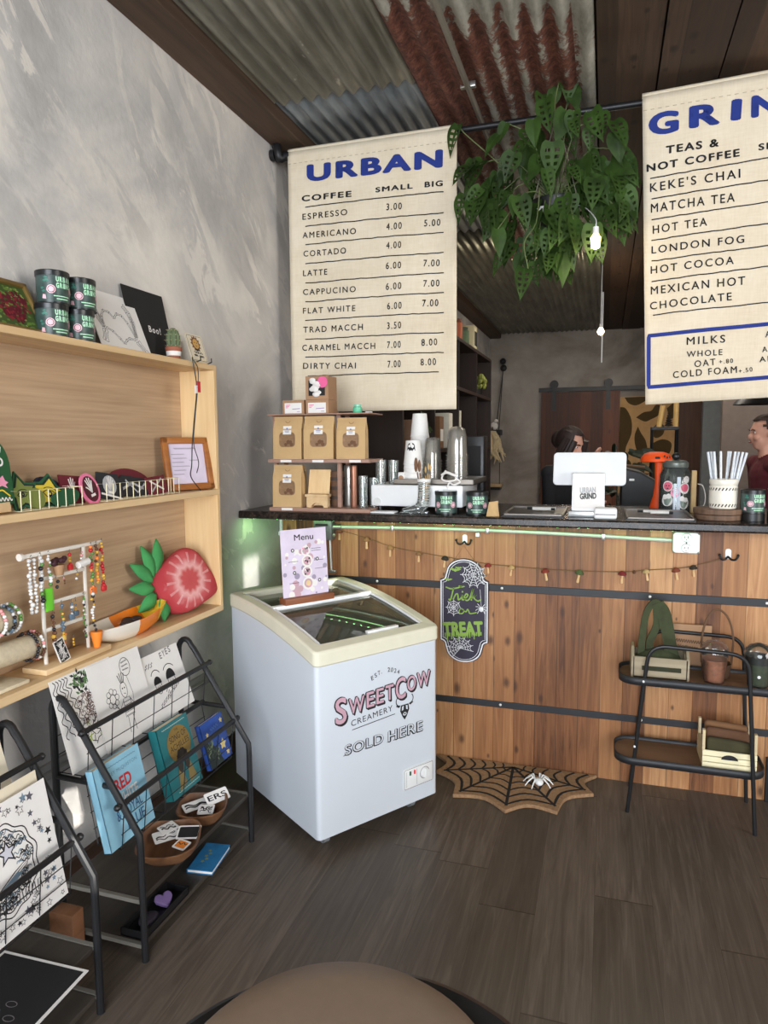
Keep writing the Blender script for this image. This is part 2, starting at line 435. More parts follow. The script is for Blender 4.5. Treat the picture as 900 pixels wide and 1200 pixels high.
STRAPMETAL = mat('black_strap', (44, 45, 48), .5, .2)
BLACK = mat('black_plastic', (22, 22, 24), .4)
SOFTBLACK = mat('black_card', (24, 23, 24), .75)
WHITE = mat('white_plastic', (232, 233, 233), .35, var=.03)
FREEZERWHITE = mat('white_enamel', (208, 214, 222), .28, var=.02, scale=3)
CREAM = mat('cream_plastic', (222, 218, 196), .4, var=.03)
PAPER = mat('white_paper', (232, 228, 224), .8, var=.03)
PAPERCREAM = mat('cream_paper', (226, 214, 190), .8, var=.04)
INK = mat('black_ink', (32, 30, 32), .8)
GREYINK = mat('grey_ink', (118, 112, 116), .8)
STEEL = mat('steel', (178, 176, 170), .3, .85)
CHROME = mat('chrome', (214, 214, 212), .15, 1.)
KRAFT = mat('kraft_paper', (198, 164, 116), .85, var=.1, scale=7, bump=.15)
KRAFTDARK = mat('kraft_shadow_side', (176, 142, 98), .85)
CARD = mat('kraft_card', (168, 130, 98), .8)
PINK = mat('pink_print', (232, 150, 178), .6)
PINKHOT = mat('pink_bright', (232, 96, 150), .6)
LILAC = mat('lilac_paper', (216, 204, 222), .8)
LILACDARK = mat('lilac_print', (160, 148, 170), .8)
GREENDARK = mat('dark_green', (26, 84, 52), .6)
GREENLIME = mat('lime_green', (122, 176, 62), .6)
LEAFGREEN = mat('leaf_green', (48, 70, 27), .55, var=.55, scale=9, spec=.22)
LEAFDARK = mat('dark_leaf', (34, 44, 26), .5, var=.3, scale=6)
VINE = mat('vine_stem', (92, 104, 60), .6)
YELLOW = mat('yellow', (226, 196, 44), .6)
ORANGE = mat('orange', (236, 132, 40), .5)
ORANGERED = mat('orange_red', (246, 86, 24), .5)
RED = mat('red', (196, 36, 40), .5)
MAROON = mat('maroon', (104, 26, 38), .8)
PURPLE = mat('purple', (122, 98, 148), .7)
TERRACOTTA = mat('terracotta', (158, 92, 68), .8)
CLEAR = glass('clear_plastic', (242, 244, 244), 1.3, .05, .02)
CLEARSTACK = glass('clear_cup_plastic', (244, 244, 242), 2.2, .06, .10, (240, 234, 222))
GLASS = glass('clear_glass', (240, 244, 242), 1.8, .03, .07)
JARGLASS = glass('jar_glass', (190, 204, 198), 1.5, .03, .05)
LIDGLASS = glass('freezer_glass', (206, 212, 196), 1.3, .02, .12, (186, 192, 168))  # pale diffuse body puts reflected haze into the glass colour
# ================================================================ THE SETTING
def struct(o): o['kind'] = 'structure'; return o
WX = -1.70           # left wall
struct(MB().box((-1.9, -3.0, -.1), (4.7, 10.8, 0)).build('floor', FLOOR, keep=True, smooth=0))
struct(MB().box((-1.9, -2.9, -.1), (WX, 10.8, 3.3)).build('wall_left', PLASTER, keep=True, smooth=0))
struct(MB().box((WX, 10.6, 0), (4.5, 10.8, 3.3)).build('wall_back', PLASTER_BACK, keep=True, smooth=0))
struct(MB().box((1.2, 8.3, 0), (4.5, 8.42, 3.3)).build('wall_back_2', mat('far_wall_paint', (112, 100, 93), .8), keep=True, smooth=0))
# right wall, unbroken but for one opening added to shape the spot's beam
def holes_wall(x0, x1, y0, y1, z0, z1, holes):
    """wall slab parallel to yz with rectangular openings"""
    ys = sorted({y0, y1, *[h[0] for h in holes], *[h[1] for h in holes]}); zs = sorted({z0, z1, *[h[2] for h in holes], *[h[3] for h in holes]})
    b = MB()
    for a, c in zip(ys, ys[1:]):
        for d, e in zip(zs, zs[1:]):
            if any(h[0] <= a and c <= h[1] and h[2] <= d and e <= h[3] for h in holes): continue
            b.box((x0, a, d), (x1, c, e))
    return b
HO = [(1.13, 1.215, 1.97, 2.10)]          # opening cut only to shape the added spot's patch
struct(holes_wall(4.5, 4.54, -2.9, 10.8, -.1, 3.3, HO).build('wall_right', PLASTER_BACK, keep=True, smooth=0))
# street front: the shop window, and an added opening at the right that shapes the sun patch
tf = (1.78+2.95)/.90; fx, fz_ = -1.7+tf, .275+.30*tf
fw = MB()
xs = [-1.7, -1.4, 1.9, fx-.125, fx+.125, 4.5]
fw.box((-1.7, -3.0, 0), (-1.4, -2.9, 3.3)).box((-1.4, -3.0, 0), (1.9, -2.9, .3)).box((-1.4, -3.0, 3.0), (1.9, -2.9, 3.3)).box((1.9, -3.0, 0), (fx-.125, -2.9, 3.3)).box((fx+.125, -3.0, 0), (4.5, -2.9, 3.3))
fw.box((fx-.125, -3.0, 0), (fx+.125, -2.9, fz_-.085)).box((fx-.125, -3.0, fz_+.085), (fx+.125, -2.9, 3.3))
struct(fw.build('wall_front', PLASTER_BACK, keep=True, smooth=0))
wf = MB()
for x in (-1.38, .25, 1.88): wf.box((x-.03, -2.98, .3), (x+.03, -2.92, 3.0))
for z in (.33, 2.97): wf.box((-1.4, -2.98, z-.03), (1.9, -2.92, z+.03))
struct(wf.build('window_1', BLACKMETAL, keep=True))
# ceiling: deck, corrugated sheets, boards
CZ = 3.10
deck = struct(MB().box((-1.9, -3.0, 3.19), (4.7, 10.8, 3.3)).build('ceiling', CEILWOOD, keep=True, smooth=0))
def corrugated(x0, x1, y0, y1, z, m, name='corrugated_sheet', pitch=.07, amp=.013):
    n = int((x1-x0)/pitch*8); b = MB(); vs = []; ny = 6
    for j in range(ny+1):
        y = y0+(y1-y0)*j/ny
        for i in range(n+1):
            x = x0+(x1-x0)*i/n; vs.append((x, y, z+amp*math.sin(2*math.pi*x/pitch)))
    fs = [(j*(n+1)+i, j*(n+1)+i+1, (j+1)*(n+1)+i+1, (j+1)*(n+1)+i) for j in range(ny) for i in range(n)]
    return b.verts(vs, fs).build(name, m, deck, smooth=60, solid=.002)
corrugated(-1.60, -.80, -2.9, 3.13, CZ, GALV)
corrugated(-1.60, -.80, 3.05, 5.4, CZ+.008, GALV_BLUE)
corrugated(-1.60, -.80, 5.3, 10.6, CZ+.014, GALV_FAR)
corrugated(-.84, -.08, -2.9, 6.2, CZ-.012, RUST, pitch=.088, amp=.015)
corrugated(-.84, -.08, 6.1, 10.6, CZ+.004, GALV_FAR)
bb = MB(); x = -.075
for i in range(18):
    w = .255; bb.box((x+.004, -2.9, CZ-.01-.006*(i % 2)), (x+w-.004, 10.6, CZ+.03)); x += w
bb.build('ceiling_boards', CEILWOOD, deck, smooth=0)
struct(MB().box((WX, -2.9, 3.046), (-1.535, 10.6, 3.19)).build('trim_1', BEAMWOOD, keep=True, smooth=0, bevel=.004))
struct(MB().box((WX, -2.9, 0), (WX+.018, 3.38, .10)).build('baseboard_left', mat('dark_baseboard', (74, 52, 40), .6), keep=True, smooth=0, bevel=.003))
tl = MB().box((WX, -2.9, .432), (WX+.03, 2.66, .452)).box((WX, -2.9, .452), (WX+.012, 2.66, .476))
struct(tl.build('trim_2', mat('grey_ledge_paint', (150, 148, 144), .6), keep=True, smooth=0, bevel=.003))
struct(MB().box((1.25, 10.3, 0), (1.5, 10.6, 3.19)).build('trim_3', mat('blue_grey_post_paint', (150, 157, 161), .7), keep=True, smooth=0, bevel=.006))
c = thing('ceiling_conduit', 'thin grey conduit pipe running along the corrugated ceiling', 'pipe', (-.62, .6, 3.07))
MB().tube([(-.62, -2.8, 3.068), (-.62, 3.8, 3.068)], .013, 10).build('pipe', mat('grey_conduit', (128, 122, 112), .5, .4), c, world=True)
for y in (.4, 1.9, 3.2): MB().box((-.655, y-.012, 3.066), (-.585, y+.012, 3.09), bev=.003).build('pipe_clip', STEEL, c, world=True)

# ================================================================ COUNTER
PY = 3.10            # face of the counter boards
sc = thing('service_counter', 'wood-clad service counter with two black metal straps across its front', 'counter', (0, PY, 0))
MB().box((-1.36, PY, 0), (1.25, PY+.03, 1.137)).build('front_boards', CEDAR, sc, world=True, smooth=0)
MB().box((WX+.003, 3.41, 0), (-1.33, 3.435, 1.137)).box((-1.36, PY+.03, 0), (-1.335, 3.41, 1.137)).build('recessed_boards', CEDAR, sc, world=True, smooth=0)
MB().box((-1.33, PY+.03, 0), (1.25, 3.56, 1.137)).build('carcass', UNITWOOD, sc, world=True, smooth=0)
MB().box((.665, PY-.018, .0), (1.25, PY, .19)).build('shade_strip', BLACK, sc, world=True, smooth=0, bevel=.002)  # black strip standing in for deep shade at the counter's right foot
for z0, z1, scr in ((.822, .855, (-1.03, -.433, .195, .64)), (.276, .306, (-.435, .175, .60))):
    st = MB().box((-1.33, PY-.007, z0), (1.25, PY, z1)).build('metal_strap', STRAPMETAL, sc, world=True, smooth=0, bevel=.0015)
    for sx in scr:
        MB().ball((sx, PY-.008, (z0+z1)/2), .0062, (1, .5, 1), n=10).build('screw', mat('bright_screw', (230, 230, 226), .3, .3), st, world=True)
ct = MB()
pts = [(WX, 2.965), (1.35, 2.965), (1.35, 3.66), (WX, 3.66)]
ct.prism(pts, 1.137, 1.175)
tag(ct.build('countertop', LAMINATE, bevel=.008), 'dark brown speckled countertop running along the wooden service counter', 'countertop')
# green light strip under the overhang
GREENLED = mat('green_led', (150, 255, 150), .5, emit=1)
GREENLED.node_tree.nodes['Principled BSDF'].inputs['Emission Strength'].default_value = 16
LY = 3.0
ls = thing('led_strip', 'green light strip under the front edge of the countertop', 'light strip', (-.6, 3.04, 1.13))
MB().box((-1.67, 2.979, 1.1362), (.30, 2.989, 1.1372)).build('strip', WHITE, ls, world=True)
for i in range(48):
    x = -1.66+i*.041
    MB().box((x-.005, 2.981, 1.1359), (x+.005, 2.987, 1.1362)).build('diode', GREENLED, ls, world=True, smooth=0)
lamp('green_strip_light', 'AREA', (-.62, 3.03, 1.132), .5, (.45, 1, .35), 1.9, .02, to=(-.62, 3.09, .9))
lamp('green_corner_light', 'AREA', (-1.56, 3.1, 1.13), .55, (.42, 1, .35), .25, .05, to=(-1.7, 3.16, .85))
COND = mat('conduit_metal', (196, 206, 190), .35, .3)
cd = thing('electrical_conduit', 'metal conduit under the countertop between the junction box and the outlet', 'pipe', (-.4, 3.085, 1.1))
b = MB().tube(smoothpath([(-1.215, 3.082, 1.096), (-.7, 3.082, 1.103), (-.2, 3.082, 1.098), (.272, 3.082, 1.085)], 5), .0085, 10)
b.build('pipe', COND, cd, world=True)
for x, z in ((-.95, 1.1), (-.5, 1.102), (0.0, 1.092)): MB().box((x-.008, 3.072, z-.014), (x+.008, 3.1, z+.012), bev=.002).build('pipe_strap', STEEL, cd, world=True)
ob = thing('outlet_box', 'square steel outlet box with a white duplex outlet on the counter front', 'outlet', (.327, 3.1, 1.035))
MB().prism(rrect(.275, 1.036, .378, 1.122, .012), -3.1, -3.062, M=Matrix(((1, 0, 0, 0), (0, 0, -1, 0), (0, 1, 0, 0), (0, 0, 0, 1)))).build('box', mat('galvanised_box', (206, 214, 210), .4, .25), ob, world=True, bevel=.002)
XZ = Matrix(((1, 0, 0, 0), (0, 0, -1, 0), (0, 1, 0, 0), (0, 0, 0, 1)))   # local xy drawn on a wall facing the viewer, z towards the viewer
pl = MB()
for cz in (1.101, 1.057): pl.prism([(.327+.0175*math.cos(R(a))*1.05, cz+.0165*math.sin(R(a))) for a in range(0, 360, 15)], 3.058, 3.064, M=Matrix(((1, 0, 0, 0), (0, 0, 1, 0), (0, 1, 0, 0), (0, 0, 0, 1))))
so = pl.build('sockets', WHITE, ob, world=True)
sl = MB()
for cz in (1.101, 1.057):
    for dx, h in ((-.007, .004), (.006, .0048)): sl.box((.327+dx-.0013, 3.057, cz+.002-h), (.327+dx+.0013, 3.0585, cz+.002+h))
    sl.ball((.3265, 3.0585, cz-.009), .0022, n=8)
sl.ball((.327, 3.061, 1.079), .003, n=8)
sl.build('slots', BLACK, so, world=True)
rg = MB()
for cz in (1.101, 1.057): rg.tube([(.327+.0185*math.cos(R(a)), 3.062, cz+.0175*math.sin(R(a))) for a in range(0, 360, 18)], .0013, 6, closed=True)
rg.build('socket_ring', mat('outlet_rim', (120, 124, 122), .5), so, world=True)
cl = MB()
for cx in (.279, .374):
    for cz in (1.04, 1.118): cl.ball((cx, 3.062, cz), .0045, n=8)
cl.build('cover_screw', STEEL, ob, world=True)
jb = thing('junction_box', 'grey metal junction box where the conduit meets the counter boards', 'junction box', (-1.29, 3.1, 1.03))
MB().box((-1.337, 3.045, 1.035), (-1.243, 3.098, 1.128), bev=.004).build('box', mat('grey_metal_box', (104, 108, 106), .45, .4), jb, world=True)
MB().box((-1.325, 3.04, 1.105), (-1.262, 3.046, 1.113)).build('slot', BLACK, jb, world=True)
MB().cyl((-1.245, 3.075, 1.096), (-1.205, 3.08, 1.096), .014, n=12).build('connector', STEEL, jb, world=True)
MB().ball((-1.232, 3.05, 1.06), .008, n=10).build('knob', STEEL, jb, world=True)
vc = thing('upright_conduit', 'thin grey upright conduit on the counter boards behind the menu card', 'pipe', (-1.262, 3.09, .86))
MB().tube([(-1.268, 3.085, 1.036), (-1.262, 3.085, .87)], .007, 8).build('pipe', STEEL, vc, world=True)
MB().box((-1.275, 3.078, .868), (-1.24, 3.1, .884), bev=.002).build('clamp', STEEL, vc, world=True)
tag(MB().tube([(-1.683, 3.397, 1.0), (-1.683, 3.397, 1.136)], .0095, 10).box((-1.696, 3.386, 1.0), (-1.67, 3.408, 1.02)).build('cable_cover', WHITE), 'short white cable cover in the corner under the countertop', 'cable cover')

def coat_hook(x, z, label):
    t = thing('coat_hook', label, 'hook', (x, 3.1, z-.03), group='double hooks on the counter front')
    MB().prism(rrect(x-.010, z-.016, x+.012, z+.026, .009), -3.1, -3.094, M=XZ).build('plate', WHITE, t, world=True)
    for s in (-1, 1):
        MB().tube(smoothpath([(x, 3.094, z-.006), (x+s*.012, 3.08, z-.016), (x+s*.026, 3.072, z-.014), (x+s*.034, 3.07, z+.001)], 3), .0042, 8).ball((x+s*.034, 3.07, z+.003), .006, n=8).build('prong', BLACKMETAL, t, world=True)
coat_hook(-.606, 1.052, 'double hook with a white plate above the trick or treat plaque')
coat_hook(.489, 1.03, 'double hook with a white plate at the right end of the mushroom garland')
tag(MB().box((-.553, 3.075, 1.072), (-.535, 3.1, 1.09), bev=.003).build('cable_clip', WHITE), 'tiny white cable clip under the conduit beside the left hook', 'clip')

# mushroom garland
gl = thing('mushroom_garland', 'garland of small felt mushrooms strung across the counter front', 'garland', (-.4, 3.085, .94))
mush = [(-1.215, 1.08), (-1.077, 1.046), (-.958, 1.010), (-.819, .988), (-.693, .972), (-.496, .948), (-.388, .943), (-.243, .936), (-.094, .936), (.081, .941), (.175, .953), (.291, .966), (.358, .98)]
sp = [(-1.30, 3.088, 1.10)]+[(x, 3.088, z) for x, z in mush]+[(.462, 3.075, 1.016)]
MB().tube(smoothpath(sp, 3), .0016, 5).build('string', mat('jute_string', (112, 84, 54), .9), gl, world=True)
MUSHC = [(112, 60, 42), (142, 98, 62), (150, 110, 70), (132, 92, 60), (48, 40, 34), (128, 34, 34), (176, 140, 98), (124, 44, 32), (72, 84, 50), (110, 24, 30), (182, 150, 108), (122, 58, 40), (54, 42, 34)]
STEMC = mat('felt_stem', (214, 176, 128), .9)
for (x, z), cc in zip(mush, MUSHC):
    s = .9+.2*random.random(); tilt = random.uniform(-.2, .2)
    M = Matrix.Translation((x, 3.078, z)) @ Matrix.Rotation(tilt, 4, 'Y') @ Matrix.Scale(s, 4)
    cap = MB().lathe([(0, .006), (.008, .004), (.014, -.002), (.0175, -.010), (.015, -.0125), (.005, -.012), (0, -.012)], n=14, M=M).build('mushroom', mat('felt_cap', cc, .9), gl, world=True)
    MB().lathe([(.005, -.010), (.005, -.025), (.0062, -.042), (.005, -.047), (0, -.048)], n=10, M=M).build('mushroom_stem', STEMC, cap, world=True)
tag(MB().lathe([(0, .008), (.007, .003), (.007, -.004), (0, -.008)], c=(.128, 3.085, .943), n=8).build('pine_bead', mat('brown_bead', (84, 52, 32), .8)), 'small brown bead hanging beside the dark red mushroom on the garland', 'bead')

# ================================================================ ROD AND BANNERS
RY, RZ = 3.43, 2.995
rod = thing('banner_rod', 'black iron pipe hung below the ceiling carrying both canvas menus', 'rod', (-1.2, RY, RZ))
MB().tube([(-1.69, RY, RZ-.005), (1.9, RY, RZ+.005)], .0145, 12).build('pipe', BLACKMETAL, rod, world=True)
el = MB().cyl((-1.70, RY-.02, RZ), (-1.675, RY-.02, RZ),  .028, n=20).cyl((-1.68, RY, RZ-.005), (-1.60, RY, RZ-.005), .024, n=14)
el.tube(smoothpath([(-1.68, RY-.005, RZ+.05), (-1.665, RY-.02, RZ+.045), (-1.655, RY-.03, RZ+.01), (-1.65, RY-.02, RZ-.02), (-1.63, RY, RZ-.005)], 4), .022, 12)
el.build('elbow_fitting', BLACKMETAL, rod, world=True)
def drape(co, x0, w, y=0, ph=0):
    x, z = co.x, co.z
    d = .006*math.sin((x-x0)/w*7.5+ph)*min(1, max(0, (RZ-z)/.5))+.004*math.sin((x-x0)/w*17+2.1*z+ph)*min(1, max(0, (RZ-z)/.8))
    return Vector((x, co.y+d, z))
def banner(label, corners, texts, lines, tilt, ph, heading, box=None, box_texts=None):
    """corners: x0, x1, z1, z0; hangs in front of the rod with a sewn sleeve"""
    x0, x1, z0, z1 = corners; w = x1-x0
    root = thing('canvas_menu', label, 'menu banner', ((x0+x1)/2, RY, z0), group='canvas drink menus on the rod')
    Rm = Matrix.Translation((x0, 0, z1)) @ Matrix.Rotation(-R(tilt), 4, 'Y') @ Matrix.Translation((-x0, 0, -z1))
    yf = RY-.02
    b = MB(); nx, nz = 40, 46; vs = []; fs = []
    for j in range(nz+1):
        for i in range(nx+1):
            vs.append((x0+w*i/nx, yf, z0+(z1-z0)*j/nz))
    for j in range(nz):
        for i in range(nx): q = j*(nx+1)+i; fs.append((q, q+1, q+nx+2, q+nx+1))
    b.verts(vs, fs)
    # sleeve over the rod and folded back hem
    k = []; nn = 8
    for i in range(nx+1):
        for a in range(nn+1):
            t = R(180-200*a/nn); k.append((x0+w*i/nx, RY+.02*math.cos(t), z1+.02*math.sin(t)))
    b.verts(k, [(i*(nn+1)+a, i*(nn+1)+a+1, (i+1)*(nn+1)+a+1, (i+1)*(nn+1)+a) for i in range(nx) for a in range(nn)])
    b.apply(lambda c: drape(Rm @ c, x0, w, 0, ph))
    b.build('cloth', CANVAS, root, world=True, smooth=70, solid=.0016)
    def local(lst, bold, lift, name, m, sp=1.2):
        for s, ax, az, bx, bz, cap in lst:
            t = MB().text(s, (ax, az), (bx, bz), cap, bold=bold, space=sp)
            t.apply(lambda c: drape(Vector((c.x, yf-lift, c.y)), x0, w, 0, ph))
            t.build(name, m, root, world=True, smooth=0, recalc=False)
    local(texts[0], .058, .0030, 'heading_lettering', BLUEPAINT, 1.2)
    local(texts[1], .04, .0030, 'column_lettering', BLACKPAINT, 1.25)
    local(texts[2], .014, .0030, 'menu_lettering', BLACKPAINT, 1.3)
    ln = MB()
    for ax, az, bx, bz in lines:
        n = 24; P = [(ax+(bx-ax)*i/n, az+(bz-az)*i/n+random.uniform(-.0016, .0016)) for i in range(n+1)]
        ln.ribbon(P, .0052)
    ln.apply(lambda c: drape(Vector((c.x, yf-.003, c.y)), x0, w, 0, ph)).build('ruled_lines', BLACKPAINT, root, world=True, smooth=0)
    stt = MB(); n = int(w/.03)
    for i in range(n): stt.box((x0+w*(i+.1)/n, yf-.0025, z1-.062), (x0+w*(i+.6)/n, yf-.0012, z1-.0595))
    stt.apply(lambda c: drape(Rm @ c, x0, w, 0, ph)).build('stitching', STITCH, root, world=True, smooth=0)
    if box:
        bx = MB().ribbon([(a[0]+(c[0]-a[0])*i/30, a[1]+(c[1]-a[1])*i/30) for a, c in zip(box, box[1:]+box[:1]) for i in range(30)], .017, closed=True)
        bx.apply(lambda c: drape(Vector((c.x, yf-.0032, c.y)), x0, w, 0, ph)).build('blue_border', BLUEPAINT, root, world=True, smooth=0)
    return root
B1=[('URBAN', -1.5, 2.845, -0.783, 2.829, 0.084),('COFFEE', -1.531, 2.748, -1.254, 2.74, 0.03),('SMALL', -1.126, 2.745, -0.933, 2.743, 0.025),('BIG', -0.874, 2.742, -0.783, 2.739, 0.027),('ESPRESSO', -1.529, 2.656, -1.278, 2.653, 0.031),('AMERICANO', -1.531, 2.564, -1.232, 2.555, 0.031),('CORTADO', -1.528, 2.471, -1.287, 2.464, 0.031),('LATTE', -1.532, 2.372, -1.395, 2.369, 0.031),('CAPPUCINO', -1.534, 2.276, -1.236, 2.268, 0.031),('FLAT WHITE', -1.536, 2.18, -1.239, 2.173, 0.031),('TRAD MACCH', -1.536, 2.082, -1.199, 2.076, 0.032),('CARAMEL MACCH', -1.543, 1.988, -1.134, 1.978, 0.032),('DIRTY CHAI', -1.54, 1.894, -1.239, 1.883, 0.032),('3.00', -1.069, 2.652, -0.989, 2.649, 0.034),('4.00', -1.069, 2.557, -0.989, 2.556, 0.034),('5.00', -0.877, 2.558, -0.796, 2.555, 0.033),('4.00', -1.07, 2.466, -0.992, 2.464, 0.034),('6.00', -1.073, 2.368, -0.993, 2.366, 0.034),('7.00', -0.881, 2.367, -0.8, 2.363, 0.034),('6.00', -1.074, 2.266, -0.992, 2.265, 0.035),('7.00', -0.881, 2.269, -0.801, 2.267, 0.034),('6.00', -1.068, 2.17, -0.991, 2.169, 0.035),('7.00', -0.886, 2.173, -0.806, 2.172, 0.035),('3.50', -1.069, 2.073, -0.994, 2.073, 0.035),('7.00', -1.07, 1.978, -0.997, 1.977, 0.035),('8.00', -0.89, 1.981, -0.811, 1.982, 0.035),('7.00', -1.068, 1.881, -0.998, 1.881, 0.036),('8.00', -0.894, 1.884, -0.817, 1.885, 0.035)]
L1=[(-1.512, 2.718, -0.779, 2.712),(-1.514, 2.622, -0.779, 2.613),(-1.516, 2.531, -0.779, 2.521),(-1.518, 2.434, -0.779, 2.426),(-1.52, 2.336, -0.778, 2.329),(-1.522, 2.24, -0.778, 2.234),(-1.524, 2.144, -0.778, 2.138),(-1.526, 2.046, -0.778, 2.042),(-1.527, 1.953, -0.778, 1.945),(-1.515, 1.855, -0.803, 1.85)]
banner('canvas coffee menu headed URBAN hanging from the black pipe', (-1.605, -.714, 1.664, 3.0), (B1[:1], B1[1:4], B1[4:]), L1, 0, .4, '')
B2=[('TEAS &', 0.222, 2.758, 0.434, 2.761, 0.034),('NOT COFFEE', 0.145, 2.692, 0.517, 2.709, 0.033),("KEKE'S CHAI", 0.162, 2.604, 0.523, 2.62, 0.039),('MATCHA TEA', 0.168, 2.515, 0.505, 2.523, 0.04),('HOT TEA', 0.179, 2.423, 0.399, 2.433, 0.037),('LONDON FOG', 0.176, 2.337, 0.549, 2.348, 0.034),('HOT COCOA', 0.175, 2.249, 0.512, 2.262, 0.035),('MEXICAN HOT', 0.178, 2.158, 0.56, 2.172, 0.037),('CHOCOLATE', 0.177, 2.091, 0.51, 2.109, 0.035),('MILKS', 0.334, 1.925, 0.49, 1.928, 0.035),('WHOLE', 0.336, 1.871, 0.481, 1.874, 0.027),('OAT', 0.37, 1.825, 0.455, 1.832, 0.03),('+.80', 0.469, 1.835, 0.526, 1.839, 0.02),('COLD FOAM', 0.283, 1.781, 0.543, 1.795, 0.031),('+.50', 0.551, 1.792, 0.605, 1.799, 0.02),('SMALL', 0.588, 2.723, 0.756, 2.728, 0.028),('A', 0.648, 1.942, 0.67, 1.944, 0.027),('A', 0.639, 1.879, 0.659, 1.881, 0.025),('AL', 0.63, 1.837, 0.677, 1.841, 0.024),('G', 0.147, 2.847, 0.272, 2.848, 0.094),('R', 0.312, 2.854, 0.436, 2.857, 0.093),('I', 0.475, 2.863, 0.516, 2.862, 0.087),('N', 0.554, 2.863, 0.665, 2.865, 0.09),('D', 0.702, 2.868, 0.811, 2.869, 0.087)]
L2=[(0.161, 2.661, 0.85, 2.70),(0.169, 2.572, 0.85, 2.61),(0.172, 2.483, 0.85, 2.518),(0.174, 2.394, 0.85, 2.43),(0.177, 2.304, 0.85, 2.338),(0.18, 2.214, 0.85, 2.253),(0.19, 2.067, 0.85, 2.1)]
banner('canvas tea menu headed GRIND at the right end of the black pipe', (.118, 1.0, 1.664, 3.012), (B2[19:], [B2[0], B2[1], B2[15]], B2[2:15]+B2[16:19]), L2, 2.2, 1.7, '', box=[(.175, 1.975), (.181, 1.744), (.87, 1.782), (.862, 2.008)])

# hanging plant between the banners
hp = thing('hanging_plant', 'leafy hanging plant with holed leaves between the two canvas menus', 'plant', (-.27, 3.42, 2.2))
pot = MB().lathe([(0, .0), (.085, 0), (.10, .05), (.115, .17), (.12, .18), (.105, .18), (.1, .16), (0, .15)], c=(-.25, 3.46, 2.44), n=24).build('pot', BLACK, hp, world=True)
MB().box((-.325, 3.335, 2.545), (-.285, 3.347, 2.57)).build('pot_tag', PAPER, pot, world=True)
hg = MB()
for a in (90, 210, 330): hg.tube([(-.25+.115*math.cos(R(a)), 3.46+.115*math.sin(R(a)), 2.61), (-.25, 3.43, 3.0)], .003, 6)
hg.build('hanger_cord', mat('hanger_cord', (120, 116, 100), .8), hp, world=True)
def px(u, v, y=3.40):   # photo-proportional placement on the plane of the plant
    return Vector((-.69+(u-542)*.00387, y, 2.964-(v-160)*.00386))
def leaf(b, base, tip_dir, normal, L, Wd, holes=True, fold=.25, mi=0):
    t = tip_dir.normalized(); n = (normal-t*normal.dot(t)).normalized(); s = t.cross(n)
    nu, nv = 12, 5; vs = []; idx = {}
    for i in range(nu+1):
        u = i/nu; w = Wd*.5*(math.sin(math.pi*min(1, u*.98+.06)**.62))**.9*(1-.25*u); droop = -.35*L*u*u
        for j in range(-nv, nv+1):
            v = j/nv; back = .05*L*(abs(v)**1.5) if u < .15 else 0
            idx[(i, j)] = len(vs)
            vs.append(base+t*(u*L-back)+s*(v*w)+n*(fold*abs(v)*w-.0*u)+n*(-.18*L*u*u))
    fs = []
    for i in range(nu):
        for j in range(-nv, nv):
            side = j if j >= 0 else -j-1
            if holes and i in (2, 4, 6, 8) and side in (1, 2): continue
            fs.append((idx[(i, j)], idx[(i, j+1)], idx[(i+1, j+1)], idx[(i+1, j)]))
    b.verts(vs, fs, mi)
fol = MB(); vn = MB()
rnd = random.Random(5)
cands = []
ctr = Vector((-.25, 3.44, 2.66))
for i in range(120):
    while True:
        a, q = rnd.uniform(-1, 1), rnd.uniform(-1, 1)
        if a*a+q*q < 1: break
    u = 655+a*92; v = 240+q*80
    if v < 195 and abs(a) > .75: v += 25
    cands.append((u, v, rnd.uniform(-.17, .13)))
for i in range(22): cands.append((rnd.uniform(632, 672), rnd.uniform(255, 330), rnd.uniform(-.1, .05)))
for i in range(20): cands.append((rnd.uniform(690, 742), rnd.uniform(215, 275), rnd.uniform(-.08, .05)))
for i in range(10): cands.append((rnd.uniform(552, 600), rnd.uniform(190, 255), rnd.uniform(-.08, .05)))
cands += [(541, 155, -.06), (668, 108, -.05), (655, 128, -.05), (672, 125, 0), (640, 135, -.06), (622, 330, -.05), (652, 318, -.08), (665, 318, -.06), (640, 290, -.1), (548, 235, -.05), (588, 262, -.05), (705, 160, -.02), (735, 245, -.05), (722, 270, -.06), (700, 290, -.05), (612, 205, -.15), (655, 200, -.16), (645, 150, -.14), (600, 165, -.1), (720, 180, -.1)]
for k, (u, v, dy) in enumerate(cands):
    u = min(u, 733)
    tip = px(u, v); tip.y = 3.41+dy
    L = rnd.uniform(.095, .17)
    out = Vector((tip.x-ctr.x, (tip.y-ctr.y)*.5-.1, 0))
    td = Vector((out.x*1.0+rnd.uniform(-.4, .4), -.15+rnd.uniform(-.4, .3), -.8+rnd.uniform(-.3, .4)))
    nr = Vector((out.x*.8+rnd.uniform(-.9, .9), -1, .5+rnd.uniform(-.7, .7)))
    leaf(fol, tip, td, nr, L, L*rnd.uniform(.55, .72), holes=rnd.random() < .75)
    if k % 5 == 0:
        mid = (tip+ctr)/2+Vector((0, 0, .08))
        vn.tube(smoothpath([ctr+Vector((0, -.02, -.05)), mid, tip], 4), .0028, 5)
vn.tube(smoothpath([px(600, 215, 3.36), px(570, 186, 3.36), px(548, 165, 3.36), px(541, 155, 3.36)], 4), .003, 5)
vn.tube(smoothpath([px(640, 245, 3.3), px(637, 285, 3.28), px(623, 305, 3.3), px(628, 335, 3.3)], 4), .003, 5)
vn.tube(smoothpath([px(690, 160, 3.36), px(686, 175, 3.35), px(660, 180, 3.33), px(655, 150, 3.34), px(660, 120, 3.36), px(667, 106, 3.38)], 4), .003, 5)
fol.build('foliage', LEAFGREEN, hp, world=True, smooth=70, recalc=False)
